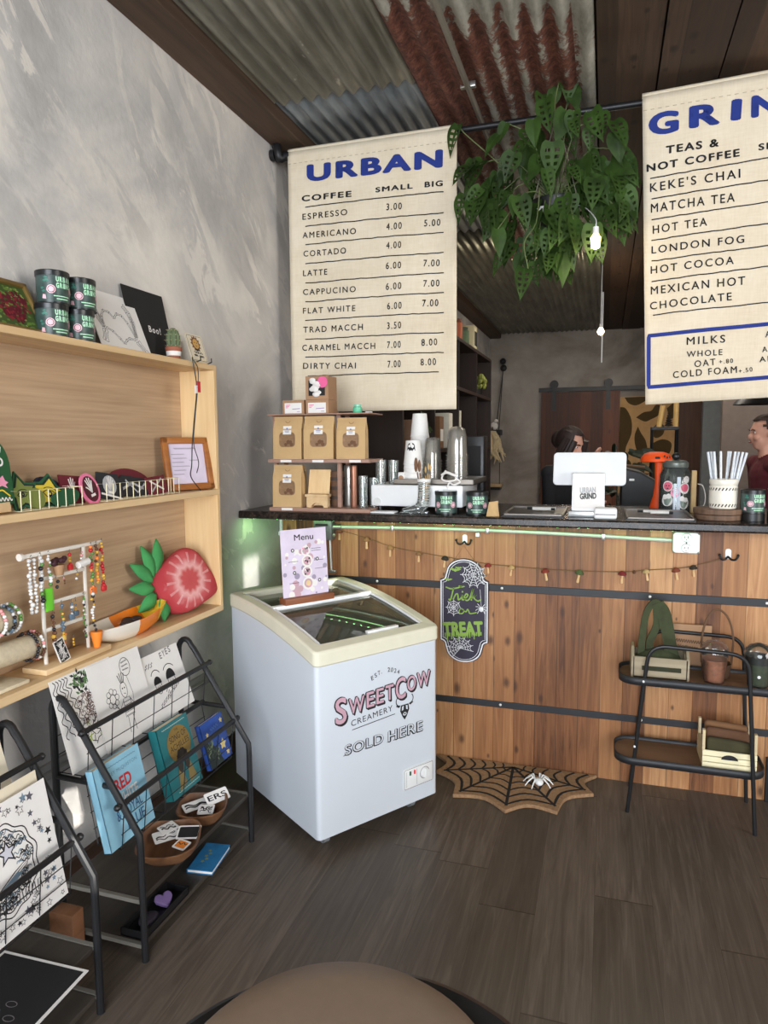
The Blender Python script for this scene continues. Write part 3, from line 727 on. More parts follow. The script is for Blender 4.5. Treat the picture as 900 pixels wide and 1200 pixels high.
vn.build('vine', VINE, hp, world=True)

# bulbs on white cords
BULB = mat('warm_bulb', (255, 214, 150), .4, emit=6)
def pendant(x, y, z, top, label, r=.028, stick=0, path=None):
    t = thing('pendant_bulb', label, 'light bulb', (x, y, z-.03), group='small bulbs hanging below the ceiling')
    MB().tube(smoothpath([(x, y, z+.05)]+(path or [(x, y, (z+top)/2), (x, y, top)]), 4), .0045 if not path else .0022, 6).build('cord', WHITE, t, world=True)
    MB().lathe([(0, .052), (.012, .05), (.014, .02), (.012, .018)], c=(x, y, z), n=12).build('socket', WHITE, t, world=True)
    MB().lathe([(.012, .02), (.022, .006), (r, -.014), (.018, -.036), (0, -.044)], c=(x, y, z), n=16).build('bulb', BULB, t, world=True)
    if stick: MB().tube([(x+.012, y, z-.26), (x+.012, y, z+.3)], .006, 6).build('pull_rod', WHITE, t, world=True)
pendant(-.062, 3.2, 2.365, 3.08, 'small lit bulb on a white cord among the leaves of the hanging plant', .02, 0, [(-.066, 3.23, 2.46), (-.12, 3.38, 2.56), (-.2, 3.44, 2.60)])
pendant(-.06, 6.0, 2.40, 3.1, 'small bulb on a white cord in front of the back wall', .03, 1)
lamp('bulb_glow', 'POINT', (-.062, 3.2, 2.30), 1.5, (1, .8, .5), .05)
lamp('far_bulb_glow', 'POINT', (-.2, 6.6, 2.3), 18, (1, .84, .62), .12)
# ================================================================ ICE CREAM FREEZER
FM = TR(-.958, 2.179, 0, R(55.3))          # local x along its front, y into its depth
fz = thing('ice_cream_freezer', 'white chest freezer with a sloping glass top and SOLD HERE lettering', 'freezer', M=FM)
FWD, FDP = .578, .69
def ztop(y):
    t = max(0, min(1, y/FDP)); return .762+.098*math.sin(t*math.pi/2*1.05)**.9
def rr_loop(x0, y0, x1, y1, r, n=6, m=14):
    P = rrect(x0, y0, x1, y1, r, n); out = []
    for i, p in enumerate(P):
        q = P[(i+1) % len(P)]; d = math.hypot(q[0]-p[0], q[1]-p[1]); k = m if d > .1 else 1
        for j in range(k): out.append((p[0]+(q[0]-p[0])*j/k, p[1]+(q[1]-p[1])*j/k))
    return out
def ringwall(o, i, zl, zh, mi=0):
    n = len(o); b = MB()
    vs = [(x, y, zl(y)) for x, y in o]+[(x, y, zh(y)) for x, y in o]+[(x, y, zh(y)) for x, y in i]+[(x, y, zl(y)) for x, y in i]
    fs = []
    for k in range(n):
        q = (k+1) % n
        for a in range(4): c = (a+1) % 4; fs.append((a*n+k, a*n+q, c*n+q, c*n+k))
    return b.verts(vs, fs, mi)
body = ringwall(rr_loop(0, 0, FWD, FDP, .018), rr_loop(.05, .05, FWD-.05, FDP-.05, .01), lambda y: .06, lambda y: ztop(y)-.05)
body.box((.04, .04, .062), (FWD-.04, FDP-.04, .30))
body.build('body', FREEZERWHITE, fz)
lidf = ringwall(rr_loop(-.006, -.007, FWD+.006, FDP+.004, .024), rr_loop(.043, .048, FWD-.043, FDP-.04, .012), lambda y: ztop(y)-.056, lambda y: ztop(y)+.002)
lidf.build('lid_frame', CREAM, fz, bevel=.008)
def pane(y0, y1, dz, x0=.046, x1=FWD-.046):
    b = MB(); vs = []; n = 10
    for j in range(n+1):
        y = y0+(y1-y0)*j/n
        vs += [(x0, y, ztop(y)+dz), (x1, y, ztop(y)+dz)]
    return b.verts(vs, [(2*j, 2*j+1, 2*j+3, 2*j+2) for j in range(n)])
bp = pane(.36, .645, -.022).build('glass_pane', LIDGLASS, fz)
fp = pane(.055, .40, -.010).build('glass_pane', LIDGLASS, fz)
rail = MB()
rail.box((.046, .385, ztop(.4)-.018), (FWD-.046, .412, ztop(.4)+.004), bev=.003)
rail.build('pane_edge_rail', WHITE, fp)
side = MB()
for x in (.05, FWD-.05):
    P = [(x, .052+(.64-.052)*k/10, ztop(.052+(.64-.052)*k/10)-.004) for k in range(11)]
    side.tube(P, .005, 6)
side.build('glass_track', WHITE, fz)
MB().box((.27, .052, ztop(.06)-.010), (.42, .072, ztop(.06)+.004), bev=.003).build('lid_handle', WHITE, fp)
ins = mat('freezer_liner', (168, 168, 158), .5)
MB().box((.051, .051, .30), (FWD-.051, FDP-.051, .315)).build('liner_floor', ins, fz)
for bx0, bx1 in ((.065, .275), (.30, .515)):
    bk = MB()
    for z in (.42, .50, .58):
        bk.tube([(bx0, .07, z), (bx1, .07, z), (bx1, .62, z), (bx0, .62, z)], .0025, 5, closed=True)
    n = 9
    for k in range(n+1):
        y = .07+.55*k/n; bk.tube([(bx0, y, .58), (bx0, y, .42), (bx1, y, .42), (bx1, y, .58)], .002, 5)
    for k in range(1, 5):
        x = bx0+(bx1-bx0)*k/5; bk.tube([(x, .07, .58), (x, .07, .42), (x, .62, .42), (x, .62, .58)], .002, 5)
    bk.build('wire_basket', WHITE, fz)
TUBC = [(92, 72, 58), (122, 112, 96), (70, 84, 66), (110, 70, 66), (60, 56, 60), (140, 130, 112)]
k = 0
for bx in (.17, .408):
    for y in (.135, .24, .345, .45, .555):
        z = .425
        t = thing('ice_cream_tub', 'round ice cream tub lying in the wire baskets under the freezer glass', 'tub', M=FM @ TR(bx+random.uniform(-.03, .03), y, z), group='tubs inside the freezer')
        MB().lathe([(0, 0), (.036, 0), (.043, .085), (0, .085)], n=18).build('cup', mat('tub_print', TUBC[k % 6], .6), t)
        MB().lathe([(.044, .083), (.045, .098), (.03, .1), (0, .1)], n=18).build('tub_lid', mat('tub_lid_print', TUBC[(k+2) % 6], .5), t); k += 1
# lettering on its front (local frame of the front face: x across, y up)
FR = Matrix(((1, 0, 0, 0), (0, 0, -1, 0), (0, 1, 0, 0), (0, 0, 0, 1)))
LOGOPINK = mat('logo_pink', (198, 158, 172), .5)
lg = MB()
LET = [INK, LOGOPINK, FREEZERWHITE]
def flush(name):
    global lg
    lg.build(name, LET, fz, smooth=0, recalc=False); lg = MB()
def serifed(b, s, x0, z0, x1, z1, h, mi, lift, bold, M=FR): b.text(s, (x0, z0), (x1, z1), h, z=lift, mi=mi, bold=bold, M=M, space=1.05)
# EST. 2024 on an arc
for i, ch in enumerate('EST. 2024'):
    if ch == ' ': continue
    t = i/8; x = .245+.122*t; z = .598+.030*math.sin(math.pi*(.12+.76*t)); a = .45*(.5-t)
    wd = .011 if ch != '.' else .003
    lg.text(ch, (x, z), (x+wd*math.cos(a), z+wd*math.sin(a)), .018 if ch != '.' else .018, z=.0012, mi=0, bold=.01, M=FR)
flush('date_lettering')
def word(chars):
    for ch, x0, z0, x1, h in chars:
        sk = 0.02
        for dx, dz in ((.006, -.006), (.003, -.003)): lg.text(ch, (x0+dx, z0+dz), (x1+dx, z0+dz+sk*(x1-x0)), h, z=.0010, mi=0, bold=.045, M=FR)
        lg.text(ch, (x0-.001, z0-.001), (x1+.001, z0+sk*(x1-x0)), h+.002, z=.0014, mi=0, bold=.055, M=FR)
        lg.text(ch, (x0+.002, z0+.002), (x1-.002, z0+.002), h-.004, z=.0018, mi=1, bold=.02, M=FR)
word([('S', .078, .478, .132, .105), ('W', .138, .502, .212, .066), ('E', .218, .508, .258, .066), ('E', .264, .511, .304, .066), ('T', .308, .514, .352, .066),
      ('C', .358, .506, .412, .092), ('O', .416, .526, .464, .066), ('W', .467, .530, .538, .066)])
flush('name_lettering')
lg.text('CREAMERY', (.150, .455), (.345, .468), .024, z=.0012, mi=0, bold=.006, space=1.15, M=FR)
flush('creamery_lettering')
lg.ribbon([(.153, .441), (.356, .452)], .003, .0012, 0, M=FR)
flush('underline')
lg.flat([(.386, .478), (.424, .478), (.428, .455), (.416, .43), (.405, .416), (.394, .43), (.382, .455)], .0012, 0, FR)
lg.flat([(.391, .472), (.400, .474), (.398, .458), (.390, .455)], .0016, 2, FR); lg.flat([(.410, .474), (.419, .472), (.42, .455), (.412, .458)], .0016, 2, FR)
lg.disc((.405, .44), .009, .0016, 2, 14, FR, .007); lg.disc((.405, .441), .005, .002, 0, 12, FR, .003)
lg.flat([(.384, .476), (.366, .484), (.362, .478), (.376, .470)], .0012, 0, FR); lg.flat([(.426, .476), (.444, .484), (.448, .478), (.434, .470)], .0012, 0, FR)
lg.ribbon(arc(.382, .497, .02, 270, 130, 8), .004, .0012, 0, M=FR); lg.ribbon(arc(.428, .497, .02, 270, 410, 8), .004, .0012, 0, M=FR)
flush('cow_head_emblem')
def outlined(s, x0, x1, z, h):
    lg.text(s, (x0, z), (x1, z), h, z=.0012, mi=0, bold=.075, space=1.15, M=FR)
    lg.text(s, (x0+.0024, z+.0015), (x1-.0024, z+.0015), h-.003, z=.0017, mi=2, bold=0, space=1.16, M=FR)
    n = len(s)
outlined('SOLD', .118, .300, .352, .042); outlined('HERE', .320, .500, .348, .046)
for s, xs, z, h in (('SOLD', (.215, .262, .118), .352, .042), ('HERE', (.322, .352, .372, .42, .468), .348, .046)):
    for x in xs: lg.box((x-.006, z-.0012, .0012), (x+.010, z+.0012, .0013), 0, FR)
flush('sold_here_lettering')
cp = MB().box((.396, -.006, .127), (.548, .002, .210), bev=.002).build('control_panel', WHITE, fz)
MB().ribbon(rrect(.398, .129, .546, .208, .004), .0018, .0068, 0, True, FR).ribbon([(.409, .135), (.409, .20)], .0012, .0068, 0, M=FR).ribbon([(.462, .135), (.462, .20)], .0012, .0068, 0, M=FR).build('panel_outline', GREYINK, cp, smooth=0)
MB().cyl((.503, -.006, .172), (.503, -.016, .172), .0215, .019, 20).box((.5005, -.020, .154), (.5055, -.014, .190), bev=.001).build('dial', WHITE, cp)
MB().ribbon(arc(.503, .172, .0235, 0, 350, 24), .002, .0068, 0, True, FR).build('dial_ring', GREYINK, cp)
MB().box((.424, -.010, .182), (.431, -.005, .198), bev=.001).build('indicator_light', mat('green_indicator', (40, 92, 62), .4), cp)
MB().box((.446, -.010, .182), (.453, -.005, .198), bev=.001).build('indicator_light', mat('red_indicator', (206, 44, 54), .4, emit=.6), cp)
for x in (.07, .49):
    for y in (.07, .62):
        c = MB().cyl((x, y, .062), (x, y, .048), .022, n=16).box((x-.018, y-.014, .018), (x-.014, y+.018, .05)).box((x+.014, y-.014, .018), (x+.018, y+.018, .05))
        cs = c.build('caster', CHROME, fz, bevel=.001)
        MB().cyl((x-.012, y+.004, .0235), (x+.012, y+.004, .0235), .0235, n=20).build('wheel', mat('grey_wheel', (120, 122, 124), .4), cs)

# menu card on the freezer
mz = ztop(.40)+.004
mm = FM @ TR(.10, .40, mz, R(-1.5))
mc = thing('menu_stand', 'clear sheet menu card in a wooden block standing on the freezer glass', 'menu stand', M=mm)
MB().box((-.005, -.028, 0), (.225, .028, .026), bev=.003).build('base_block', REDWOOD, mc)
sh = Matrix.Translation((0, .0, .02)) @ Matrix.Rotation(R(-4), 4, 'X') @ FR
MB().box((.0, .0, -.0015), (.214, .282, .0015), 0, sh).build('sheet', LILAC, mc)
pr = MB()
pr.text('Menu', (.062, .236), (.152, .236), .026, z=.002, mi=1, bold=.012, M=sh)
pr.build('menu_title', [LILACDARK, INK], mc, smooth=0, recalc=False); pr = MB()
rr = random.Random(3)
for i in range(46):
    x, z = rr.uniform(.008, .206), rr.uniform(.006, .225); r = rr.uniform(.004, .016)
    pr.disc((x, z), r, .0017+.000004*i, rr.choice((0, 2, 2, 3)), 9, sh)
for x, z in ((.052, .196), (.166, .152), (.056, .104), (.172, .062)):
    pr.disc((x, z), .0078, .0024, 1, 14, sh); pr.disc((x, z), .004, .0026, 2, 10, sh)
for x, z, r in ((.112, .19, .018), (.118, .148, .023), (.115, .104, .021), (.118, .055, .024)):
    pr.disc((x, z), r+.003, .0024, 2, 18, sh); pr.disc((x, z), r*.8, .0026, 3, 16, sh)
    for q in range(7): pr.disc((x+rr.uniform(-.012, .012), z+rr.uniform(-.012, .012)), .004, .0028, rr.choice((1, 2, 0, 4)), 8, sh)
pr.disc((.118, .055), .012, .003, 5, 12, sh)
for x, z in ((.14, .197), (.14, .188), (.03, .15), (.152, .112), (.03, .062), (.15, .147)): pr.ribbon([(x, z), (x+.045, z)], .0018, .0025, 1, M=sh)
pr.build('menu_pictures', [LILACDARK, INK, PAPER, mat('dusty_rose', (196, 160, 170), .7), PINK, mat('pale_gold', (226, 200, 150), .7)], mc, smooth=0, recalc=False)

# ================================================================ TRICK OR TREAT PLAQUE, WEB MAT, SPIDER
tt = thing('halloween_plaque', 'black and purple plaque reading Trick or Treat hung on the counter front', 'sign', (-.604, 3.09, .481))
cx0, cx1, zb, zt = -.716, -.492, .481, .968
cx = (cx0+cx1)/2
def plaque(m):
    w = (cx1-cx0)/2-m; t = zt-m; b = zb+m; r = .03
    return ([(cx+w, b+.10+m*.3)]+[(cx+w, t-.10-m*.3)]+arc(cx+w+.001, t-.075, .024, 270, 180, 5)+arc(cx, t-.062, w-.028, 20, 160, 12, .062)
            + arc(cx-w-.001, t-.075, .024, 0, -90, 5)+[(cx-w, b+.10+m*.3)]+arc(cx-w-.001, b+.075, .024, 90, 0, 5)+arc(cx, b+.062, w-.028, 200, 340, 12, .062)+arc(cx+w+.001, b+.075, .024, 180, 90, 5))
MB().prism(plaque(0), -3.09, -3.078, M=XZ).build('board', mat('plaque_purple_black', (44, 38, 56), .6), tt, world=True, smooth=0)
bd = MB().ribbon(plaque(.005), .0055, -3.0765, 0, True, XZ).ribbon(plaque(.014), .0022, -3.0765, 0, True, XZ)
def web(b, c, rad, n, rings, a0, a1, w, z, mi, M):
    A = [a0+(a1-a0)*i/n for i in range(n+1)]
    for a in A: b.ribbon([c, (c[0]+rad*math.cos(R(a)), c[1]+rad*math.sin(R(a)))], w, z, mi, M=M)
    for k in range(1, rings+1):
        r = rad*k/(rings+.6)
        for a, e in zip(A, A[1:]):
            m = (a+e)/2
            P = [(c[0]+q*math.cos(R(t)), c[1]+q*math.sin(R(t))) for q, t in ((r, a), (r*.86, a+(e-a)*.3), (r*.82, m), (r*.86, a+(e-a)*.7), (r, e))]
            b.ribbon(P, w, z, mi, M=M)
web(bd, (-.560, .895), .062, 10, 4, 0, 360, .0022, -3.0765, 0, XZ)
web(bd, (-.652, .738), .040, 8, 3, 0, 360, .0020, -3.0765, 0, XZ)
web(bd, (-.620, .548), .062, 9, 4, -10, 230, .0020, -3.0765, 0, XZ)
bd.ribbon([(-.53, .83), (-.524, .75)], .0015, -3.0765, 0, M=XZ)
bd.ball((-.524, 3.076, .738), .010, (1, .3, 1.2))
for s in (-1, 1):
    for a in (-50, -18, 18, 50):
        bd.ribbon([(-.524, .74), (-.524+s*.018*math.cos(R(a)), .74+.018*math.sin(R(a))+.004), (-.524+s*.027*math.cos(R(a)), .74+.030*math.sin(R(a)))], .0022, -3.0765, 0, M=XZ)
bd.build('white_webs_and_border', mat('plaque_white', (226, 226, 230), .6), tt, world=True, smooth=0, recalc=False)
LG = mat('plaque_green', (134, 166, 70), .6); tx = MB()
def tflush(name):
    global tx
    tx.build(name, LG, tt, world=True, smooth=0, recalc=False); tx = MB()
z = -3.0762
def cursive(P, w=.0062): tx.ribbon([(p.x, p.y) for p in smoothpath([(a, b, 0) for a, b in P], 5)], w, z, 0, M=XZ)
cursive([(-.690, .833), (-.665, .826), (-.635, .832), (-.615, .84)]); cursive([(-.652, .832), (-.660, .80), (-.668, .772), (-.676, .778)])
cursive([(-.655, .775), (-.643, .80), (-.634, .803), (-.632, .79), (-.630, .776), (-.618, .785), (-.612, .80), (-.612, .778), (-.600, .782), (-.586, .80), (-.594, .806), (-.602, .79), (-.594, .776), (-.578, .785), (-.562, .835), (-.568, .80), (-.57, .776)])
cursive([(-.57, .785), (-.548, .806), (-.558, .79), (-.54, .776), (-.524, .785)]); tx.disc((-.611, .815), .004, z, 0, 10, XZ)
tflush('word_trick')
cursive([(-.628, .720), (-.620, .734), (-.606, .730), (-.608, .716), (-.622, .712), (-.628, .722)], .005); cursive([(-.606, .728), (-.594, .722), (-.588, .735), (-.582, .728), (-.575, .715), (-.545, .722)], .005)
tflush('word_or')
tx.text('TREAT', (-.700, .602), (-.512, .620), .068, z=z, bold=.06, M=XZ)
rr = random.Random(8)
for i in range(17):
    x = -.692+.0105*i; d = rr.uniform(.002, .024); zz = .606+.001*i
    tx.ribbon([(x, zz+.01), (x, zz-d)], .006, z, 0, M=XZ); tx.disc((x, zz-d), .004, z, 0, 8, XZ)
tflush('word_treat')
for bx, bz, s in ((-.645, .915, 1.1), (-.678, .868, .8), (-.615, .838, .65), (-.63, .925, .7)):
    tx.flat([(bx-.026*s, bz+.004*s), (bx-.012*s, bz+.008*s), (bx-.004*s, bz+.004*s), (bx, bz+.008*s), (bx+.004*s, bz+.004*s), (bx+.012*s, bz+.008*s), (bx+.026*s, bz+.004*s), (bx+.014*s, bz-.002*s), (bx+.006*s, bz-.004*s), (bx, bz-.008*s), (bx-.006*s, bz-.004*s), (bx-.014*s, bz-.002*s)], z, 0, XZ)
tflush('green_bats')
MB().tube([(-.655, 3.083, .955), (-.606, 3.076, 1.03), (-.555, 3.083, .955)], .0012, 5).build('hanging_string', mat('thin_string', (150, 110, 70), .9), tt, world=True)

COIR = mat('coir', (152, 118, 86), .95, var=.22, scale=90, bump=.6)
mt = thing('door_mat', 'half-round coir mat with a black spider web pattern at the foot of the counter', 'mat', (-.36, 3.0, 0))
mcx, mcy = -.365, 3.075
tips = [(-.735, 3.088), (-.70, 2.925), (-.582, 2.735), (-.352, 2.672), (-.150, 2.722), (-.012, 2.915), (-.002, 3.088)]
def scallops(tips, c, dep, n=8):
    out = []
    for a, b in zip(tips, tips[1:]):
        for k in range(n):
            t = k/n; x = a[0]+(b[0]-a[0])*t; y = a[1]+(b[1]-a[1])*t; s = dep*math.sin(math.pi*t)
            out.append((x+(c[0]-x)*s, y+(c[1]-y)*s))
    return out+[tips[-1]]
c0 = (mcx, 2.99)
MB().prism(scallops(tips, (mcx, mcy), .13), .001, .017).build('mat_body', COIR, mt, world=True, smooth=0, bevel=.003)
wl = MB(); wb = [(-.690, 3.075), (-.665, 2.935), (-.560, 2.765), (-.354, 2.708), (-.160, 2.762), (-.046, 2.935), (-.03, 3.075)]
cc = (-.368, 3.055)
for p in wb[1:-1]: wl.ribbon([cc, p], .0125, .0176)
for k in (.16, .30, .46, .63, .80, .97):
    q = [(cc[0]+(p[0]-cc[0])*k, cc[1]+(p[1]-cc[1])*k) for p in wb]
    q[0] = (q[0][0], 3.08); q[-1] = (q[-1][0], 3.08)
    wl.ribbon(scallops(q, cc, .12, 6), .0125*(.55+.45*k), .0178)
wl.build('web_pattern', mat('black_coir', (28, 26, 26), .95, var=.2, scale=60), mt, world=True, smooth=0, recalc=False)
sp = thing('toy_spider', 'white toy spider sitting on the web mat', 'toy', (-.243, 2.925, .018), rz=R(20))
MB().ball((0, -.008, .016), .019, (1, 1.25, .8)).ball((0, .019, .013), .011, (1, 1, .8)).build('body', WHITE, sp)
for s in (-1, 1):
    for a in (58, 22, -16, -50):
        r = .05; x = s*math.cos(R(a)); y = math.sin(R(a))
        MB().tube([(s*.009, .012+y*.006, .014), (x*r*.55, y*r*.6+.008, .032), (x*r, y*r+.006, .018), (x*r*1.28, y*r*1.25+.006, .002)], [.0038, .0036, .003, .002], 6).build('leg', WHITE, sp)

# ================================================================ TWO-TIER SIDE SHELF AT THE COUNTER AND WHAT STANDS ON IT
st = thing('tier_shelf', 'black two-tier metal side shelf with round-ended shelves against the counter', 'shelf', (.36, 2.93, 0))
def ushape(p0, t0, t1, p1, r=.07, n=6):
    """inverted U from foot p0 up to t0-t1 and down to foot p1, rounded corners"""
    P0, A, B, P1 = map(Vector, (p0, t0, t1, p1)); out = [P0]
    for c, a, b in ((A, P0, B), (B, A, P1)):
        u = (a-c).normalized()*r; v = (b-c).normalized()*r
        for k in range(n+1):
            t = k/n; out.append((1-t)**2*(c+u)+2*t*(1-t)*c+t*t*(c+v))
    return out+[P1]
MB().tube(ushape((.118, 2.835, 0), (.182, 2.83, .702), (.535, 2.83, .690), (.577, 2.80, 0)), .0078, 10).build('front_frame', BLACKMETAL, st, world=True)
MB().tube(ushape((.135, 3.06, 0), (.20, 3.06, .705), (.555, 3.06, .697), (.592, 3.06, 0)), .0078, 10).build('back_frame', BLACKMETAL, st, world=True)
def stadium(x0, x1, y0, y1, r=.07, n=8): return rrect(x0, y0, x1, y1, r, n)
SHELFWOOD = wood('tier_shelf_brown', (128, 96, 70), (84, 62, 46), 0, .5)
for z, x0, x1 in ((.553, .075, .72), (.222, .065, .615)):
    P = stadium(x0, x1, 2.825, 3.045)
    s = MB().prism(stadium(x0+.004, x1-.004, 2.829, 3.041), z-.006, z).build('shelf_board', SHELFWOOD, st, world=True, smooth=0)
    n = len(P); rim = MB()
    vs = [(x, y, z-.016) for x, y in P]+[(x, y, z+.014) for x, y in P]
    rim.verts(vs, [(i, (i+1) % n, n+(i+1) % n, n+i) for i in range(n)])
    rim.build('shelf_rim', STRAPMETAL, s, world=True, solid=.004)
for x, z in ((.138, .285), (.164, .555), (.566, .27)): MB().ball((x, 2.82, z), .005, n=8).build('bolt', WHITE, st, world=True)
# weathered crate
z0 = .554
cr = thing('wooden_crate', 'weathered grey wooden crate on the left end of the upper tier shelf', 'crate', (.225, 2.93, z0))
MB().box((.125, 2.872, z0), (.330, 2.882, z0+.085)).box((.125, 3.0, z0), (.330, 3.01, z0+.085)).box((.125, 2.872, z0), (.330, 3.01, z0+.008)).build('box_boards', WEATHERED, cr, world=True, smooth=0, bevel=.002)
YZ = Matrix(((0, 0, 1, 0), (1, 0, 0, 0), (0, 1, 0, 0), (0, 0, 0, 1)))
for x in (.119, .324):
    e = [(2.872, z0), (3.01, z0), (3.01, z0+.085), (2.975, z0+.118), (2.907, z0+.118), (2.872, z0+.085)]
    t = MB()
    for a, b2 in ((0, 1),):
        t.prism([(2.872, z0), (3.01, z0), (3.01, z0+.062), (2.872, z0+.062)], x, x+.011, M=YZ)
        t.prism([(2.872, z0+.062), (2.918, z0+.062), (2.918, z0+.085), (2.907, z0+.118), (2.872, z0+.085)], x, x+.011, M=YZ)
        t.prism([(3.01, z0+.062), (2.964, z0+.062), (2.964, z0+.085), (2.975, z0+.118), (3.01, z0+.085)], x, x+.011, M=YZ)
        t.prism([(2.907, z0+.118), (2.918, z0+.092), (2.964, z0+.092), (2.975, z0+.118)], x, x+.011, M=YZ)
    t.build('handle_end', WEATHERED, cr, world=True, smooth=0)
MB().box((.160, 2.870, z0+.032), (.305, 2.8725, z0+.050)).build('dark_slot', mat('dark_green_slot', (44, 46, 28), .9), cr, world=True)
OLIVE = mat('olive_cloth', (58, 64, 40), .95, var=.2, scale=30, bump=.3)
bg = thing('olive_cloth_bag', 'dark olive cloth bag draped with its straps up in the grey crate', 'bag', (.225, 2.945, z0+.008))
def strap(P, w, t=.006):
    """flat cloth band along a path, facing the viewer"""
    b = MB(); P = smoothpath(P, 5); vs = []
    for p, q in zip(P, P[1:]+[2*P[-1]-P[-2]]):
        d = (q-p).normalized(); n = Vector((d.z, 0, -d.x))*w/2
        vs += [p+n+Vector((0, -t, 0)), p-n+Vector((0, -t, 0)), p-n+Vector((0, t, 0)), p+n+Vector((0, t, 0))]
    fs = []
    for i in range(len(P)-1):
        for k in range(4): fs.append((i*4+k, i*4+(k+1) % 4, i*4+4+(k+1) % 4, i*4+4+k))
    fs += [(3, 2, 1, 0), tuple(len(vs)-4+k for k in range(4))]
    return b.verts(vs, fs)
MB().ball((.225, 2.945, z0+.055), .05, (1.85, .9, 1.0)).build('bag_body', OLIVE, bg, world=True)
strap([(.158, 2.94, z0+.05), (.162, 2.94, z0+.16), (.176, 2.95, z0+.25), (.203, 2.955, z0+.292), (.222, 2.955, z0+.285)], .026).build('strap', OLIVE, bg, world=True)
strap([(.205, 2.955, z0+.05), (.190, 2.95, z0+.12), (.215, 2.95, z0+.20), (.212, 2.955, z0+.285)], .028).build('strap', OLIVE, bg, world=True)
strap([(.278, 2.94, z0+.05), (.262, 2.94, z0+.15), (.242, 2.95, z0+.235), (.216, 2.952, z0+.292)], .048).build('strap', OLIVE, bg, world=True)
strap([(.292, 2.95, z0+.05), (.276, 2.952, z0+.13), (.252, 2.955, z0+.25), (.222, 2.96, z0+.29)], .030).build('strap', OLIVE, bg, world=True)
# small kraft sign
ks = thing('small_card_sign', 'small brown card sign with faint lettering leaning behind the clear-lidded cup', 'sign', (.345, 3.05, .56))
MB().box((.255, 3.068, .554), (.437, 3.078, .735), 0).build('card', CARD, ks, world=True, smooth=0)
s = MB()
for zz, a, b, h in ((.703, .275, .425, .014), (.668, .275, .415, .018), (.645, .29, .385, .009)): s.ribbon(wiggle(a, zz, b, zz-.008, h*.4, (b-a)*110), .003, -3.0672, M=XZ)
s.build('faint_lettering', mat('brown_lettering', (92, 70, 52), .8), ks, world=True, smooth=0)
# wicker basket handle behind the cup
bk = thing('wire_handled_basket', 'small dark basket with a tall hooped handle behind the clear-lidded cup', 'basket', (.445, 3.0, z0))
MB().lathe([(0, 0), (.050, 0), (.056, .055), (.052, .055), (.047, .006), (0, .006)], c=(.445, 2.985, z0), n=20).build('bowl', mat('brown_wicker', (92, 66, 46), .8), bk, world=True)
MB().tube(smoothpath([(.391, 2.985, z0+.05), (.39, 2.985, .71), (.408, 2.985, .79), (.445, 2.985, .825), (.484, 2.985, .79), (.504, 2.985, .71), (.50, 2.985, z0+.05)], 5), .0042, 8).build('handle', mat('brown_handle', (96, 68, 46), .7), bk, world=True)
# cups with dome lids
def dome_cup(x, y, label, fillc, band=None):
    t = thing('lidded_cup', label, 'cup', (x, y, z0))
    MB().lathe([(0, .004), (.034, .004), (.0445, .085), (.0455, .092), (0, .088)], n=24).build('filling', mat('cup_filling', fillc, .8, var=.2, scale=60), t)
    MB().lathe([(0, .0), (.036, 0), (.049, .118), (.050, .122)], n=28).build('cup_wall', CLEAR, t)
    MB().lathe([(.0505, .118), (.0525, .122), (.0515, .128), (.046, .145), (.032, .160), (.014, .166), (.012, .163)], n=28).build('dome_lid', CLEAR, t)
    if band: MB().lathe([(.0462, .090), (.0475, .118), (.044, .118), (.043, .09)], n=28).build('dark_layer', mat('dark_layer', band, .6), t)
    return t
dome_cup(.428, 2.905, 'clear dome-lidded cup filled with terracotta brown granules on the tier shelf', (160, 104, 74))
c2 = dome_cup(.582, 2.905, 'clear dome-lidded cup of dark green filling at the right end of the tier shelf', (70, 78, 54), (32, 32, 28))
MB().disc((.0, .045), .006, 0, 0, 12, Matrix.Translation((-.004, -.043, 0)) @ FR).build('white_dot', WHITE, c2)
# cream slatted crate on the lower shelf
lz = .223
cc = thing('cream_crate', 'cream painted slatted crate on the lower tier shelf', 'crate', (.485, 2.9, lz))
t = MB()
for k in range(3):
    a = lz+.024*k
    t.box((.390, 2.848, a+.001), (.583, 2.856, a+.0225)); t.box((.390, 3.0, a+.001), (.583, 3.008, a+.0225))
t.box((.39, 2.848, lz), (.583, 3.008, lz+.006))
t.build('slats', mat('cream_slats', (232, 222, 184), .7), cc, world=True, smooth=0, bevel=.002)
for x in (.390, .573): MB().box((x, 2.856, lz), (x+.010, 3.0, lz+.085)).box((x, 2.858, lz+.08), (x+.010, 2.876, lz+.148)).box((x, 2.98, lz+.08), (x+.01, 2.998, lz+.148)).build('end_board', mat('cream_end', (206, 188, 150), .7), cc, world=True, smooth=0)
MB().flat([(.487+.030*math.cos(R(a)), lz+.040+.020*math.sin(R(a))) for a in range(0, 181, 12)], -2.8474, 0, XZ).build('hand_hole', BLACK, cc, world=True)
for y, h, m, w in ((2.885, .115, mat('green_folded_cloth', (62, 58, 36), .95, bump=.3), 'dark green folded cloth at the front of the cream crate'), (2.925, .140, mat('brown_folded_cloth', (96, 66, 46), .95, bump=.3), 'brown folded cloth in the middle of the cream crate'), (2.965, .152, mat('tan_folded_cloth', (118, 84, 56), .95, bump=.3), 'tan folded cloth at the back of the cream crate')):
    MB().box((.408, y-.016, lz+.008), (.568, y+.016, lz+h), bev=.014, seg=3).apply(lambda c: Vector((c.x, c.y+.004*math.sin(c.x*60), c.z-.012*((c.x-.40)/.16) if c.z > lz+.08 else c.z))).build('folded_cloth', m)
    tag(list(COL.objects)[-1], w, 'cloth')

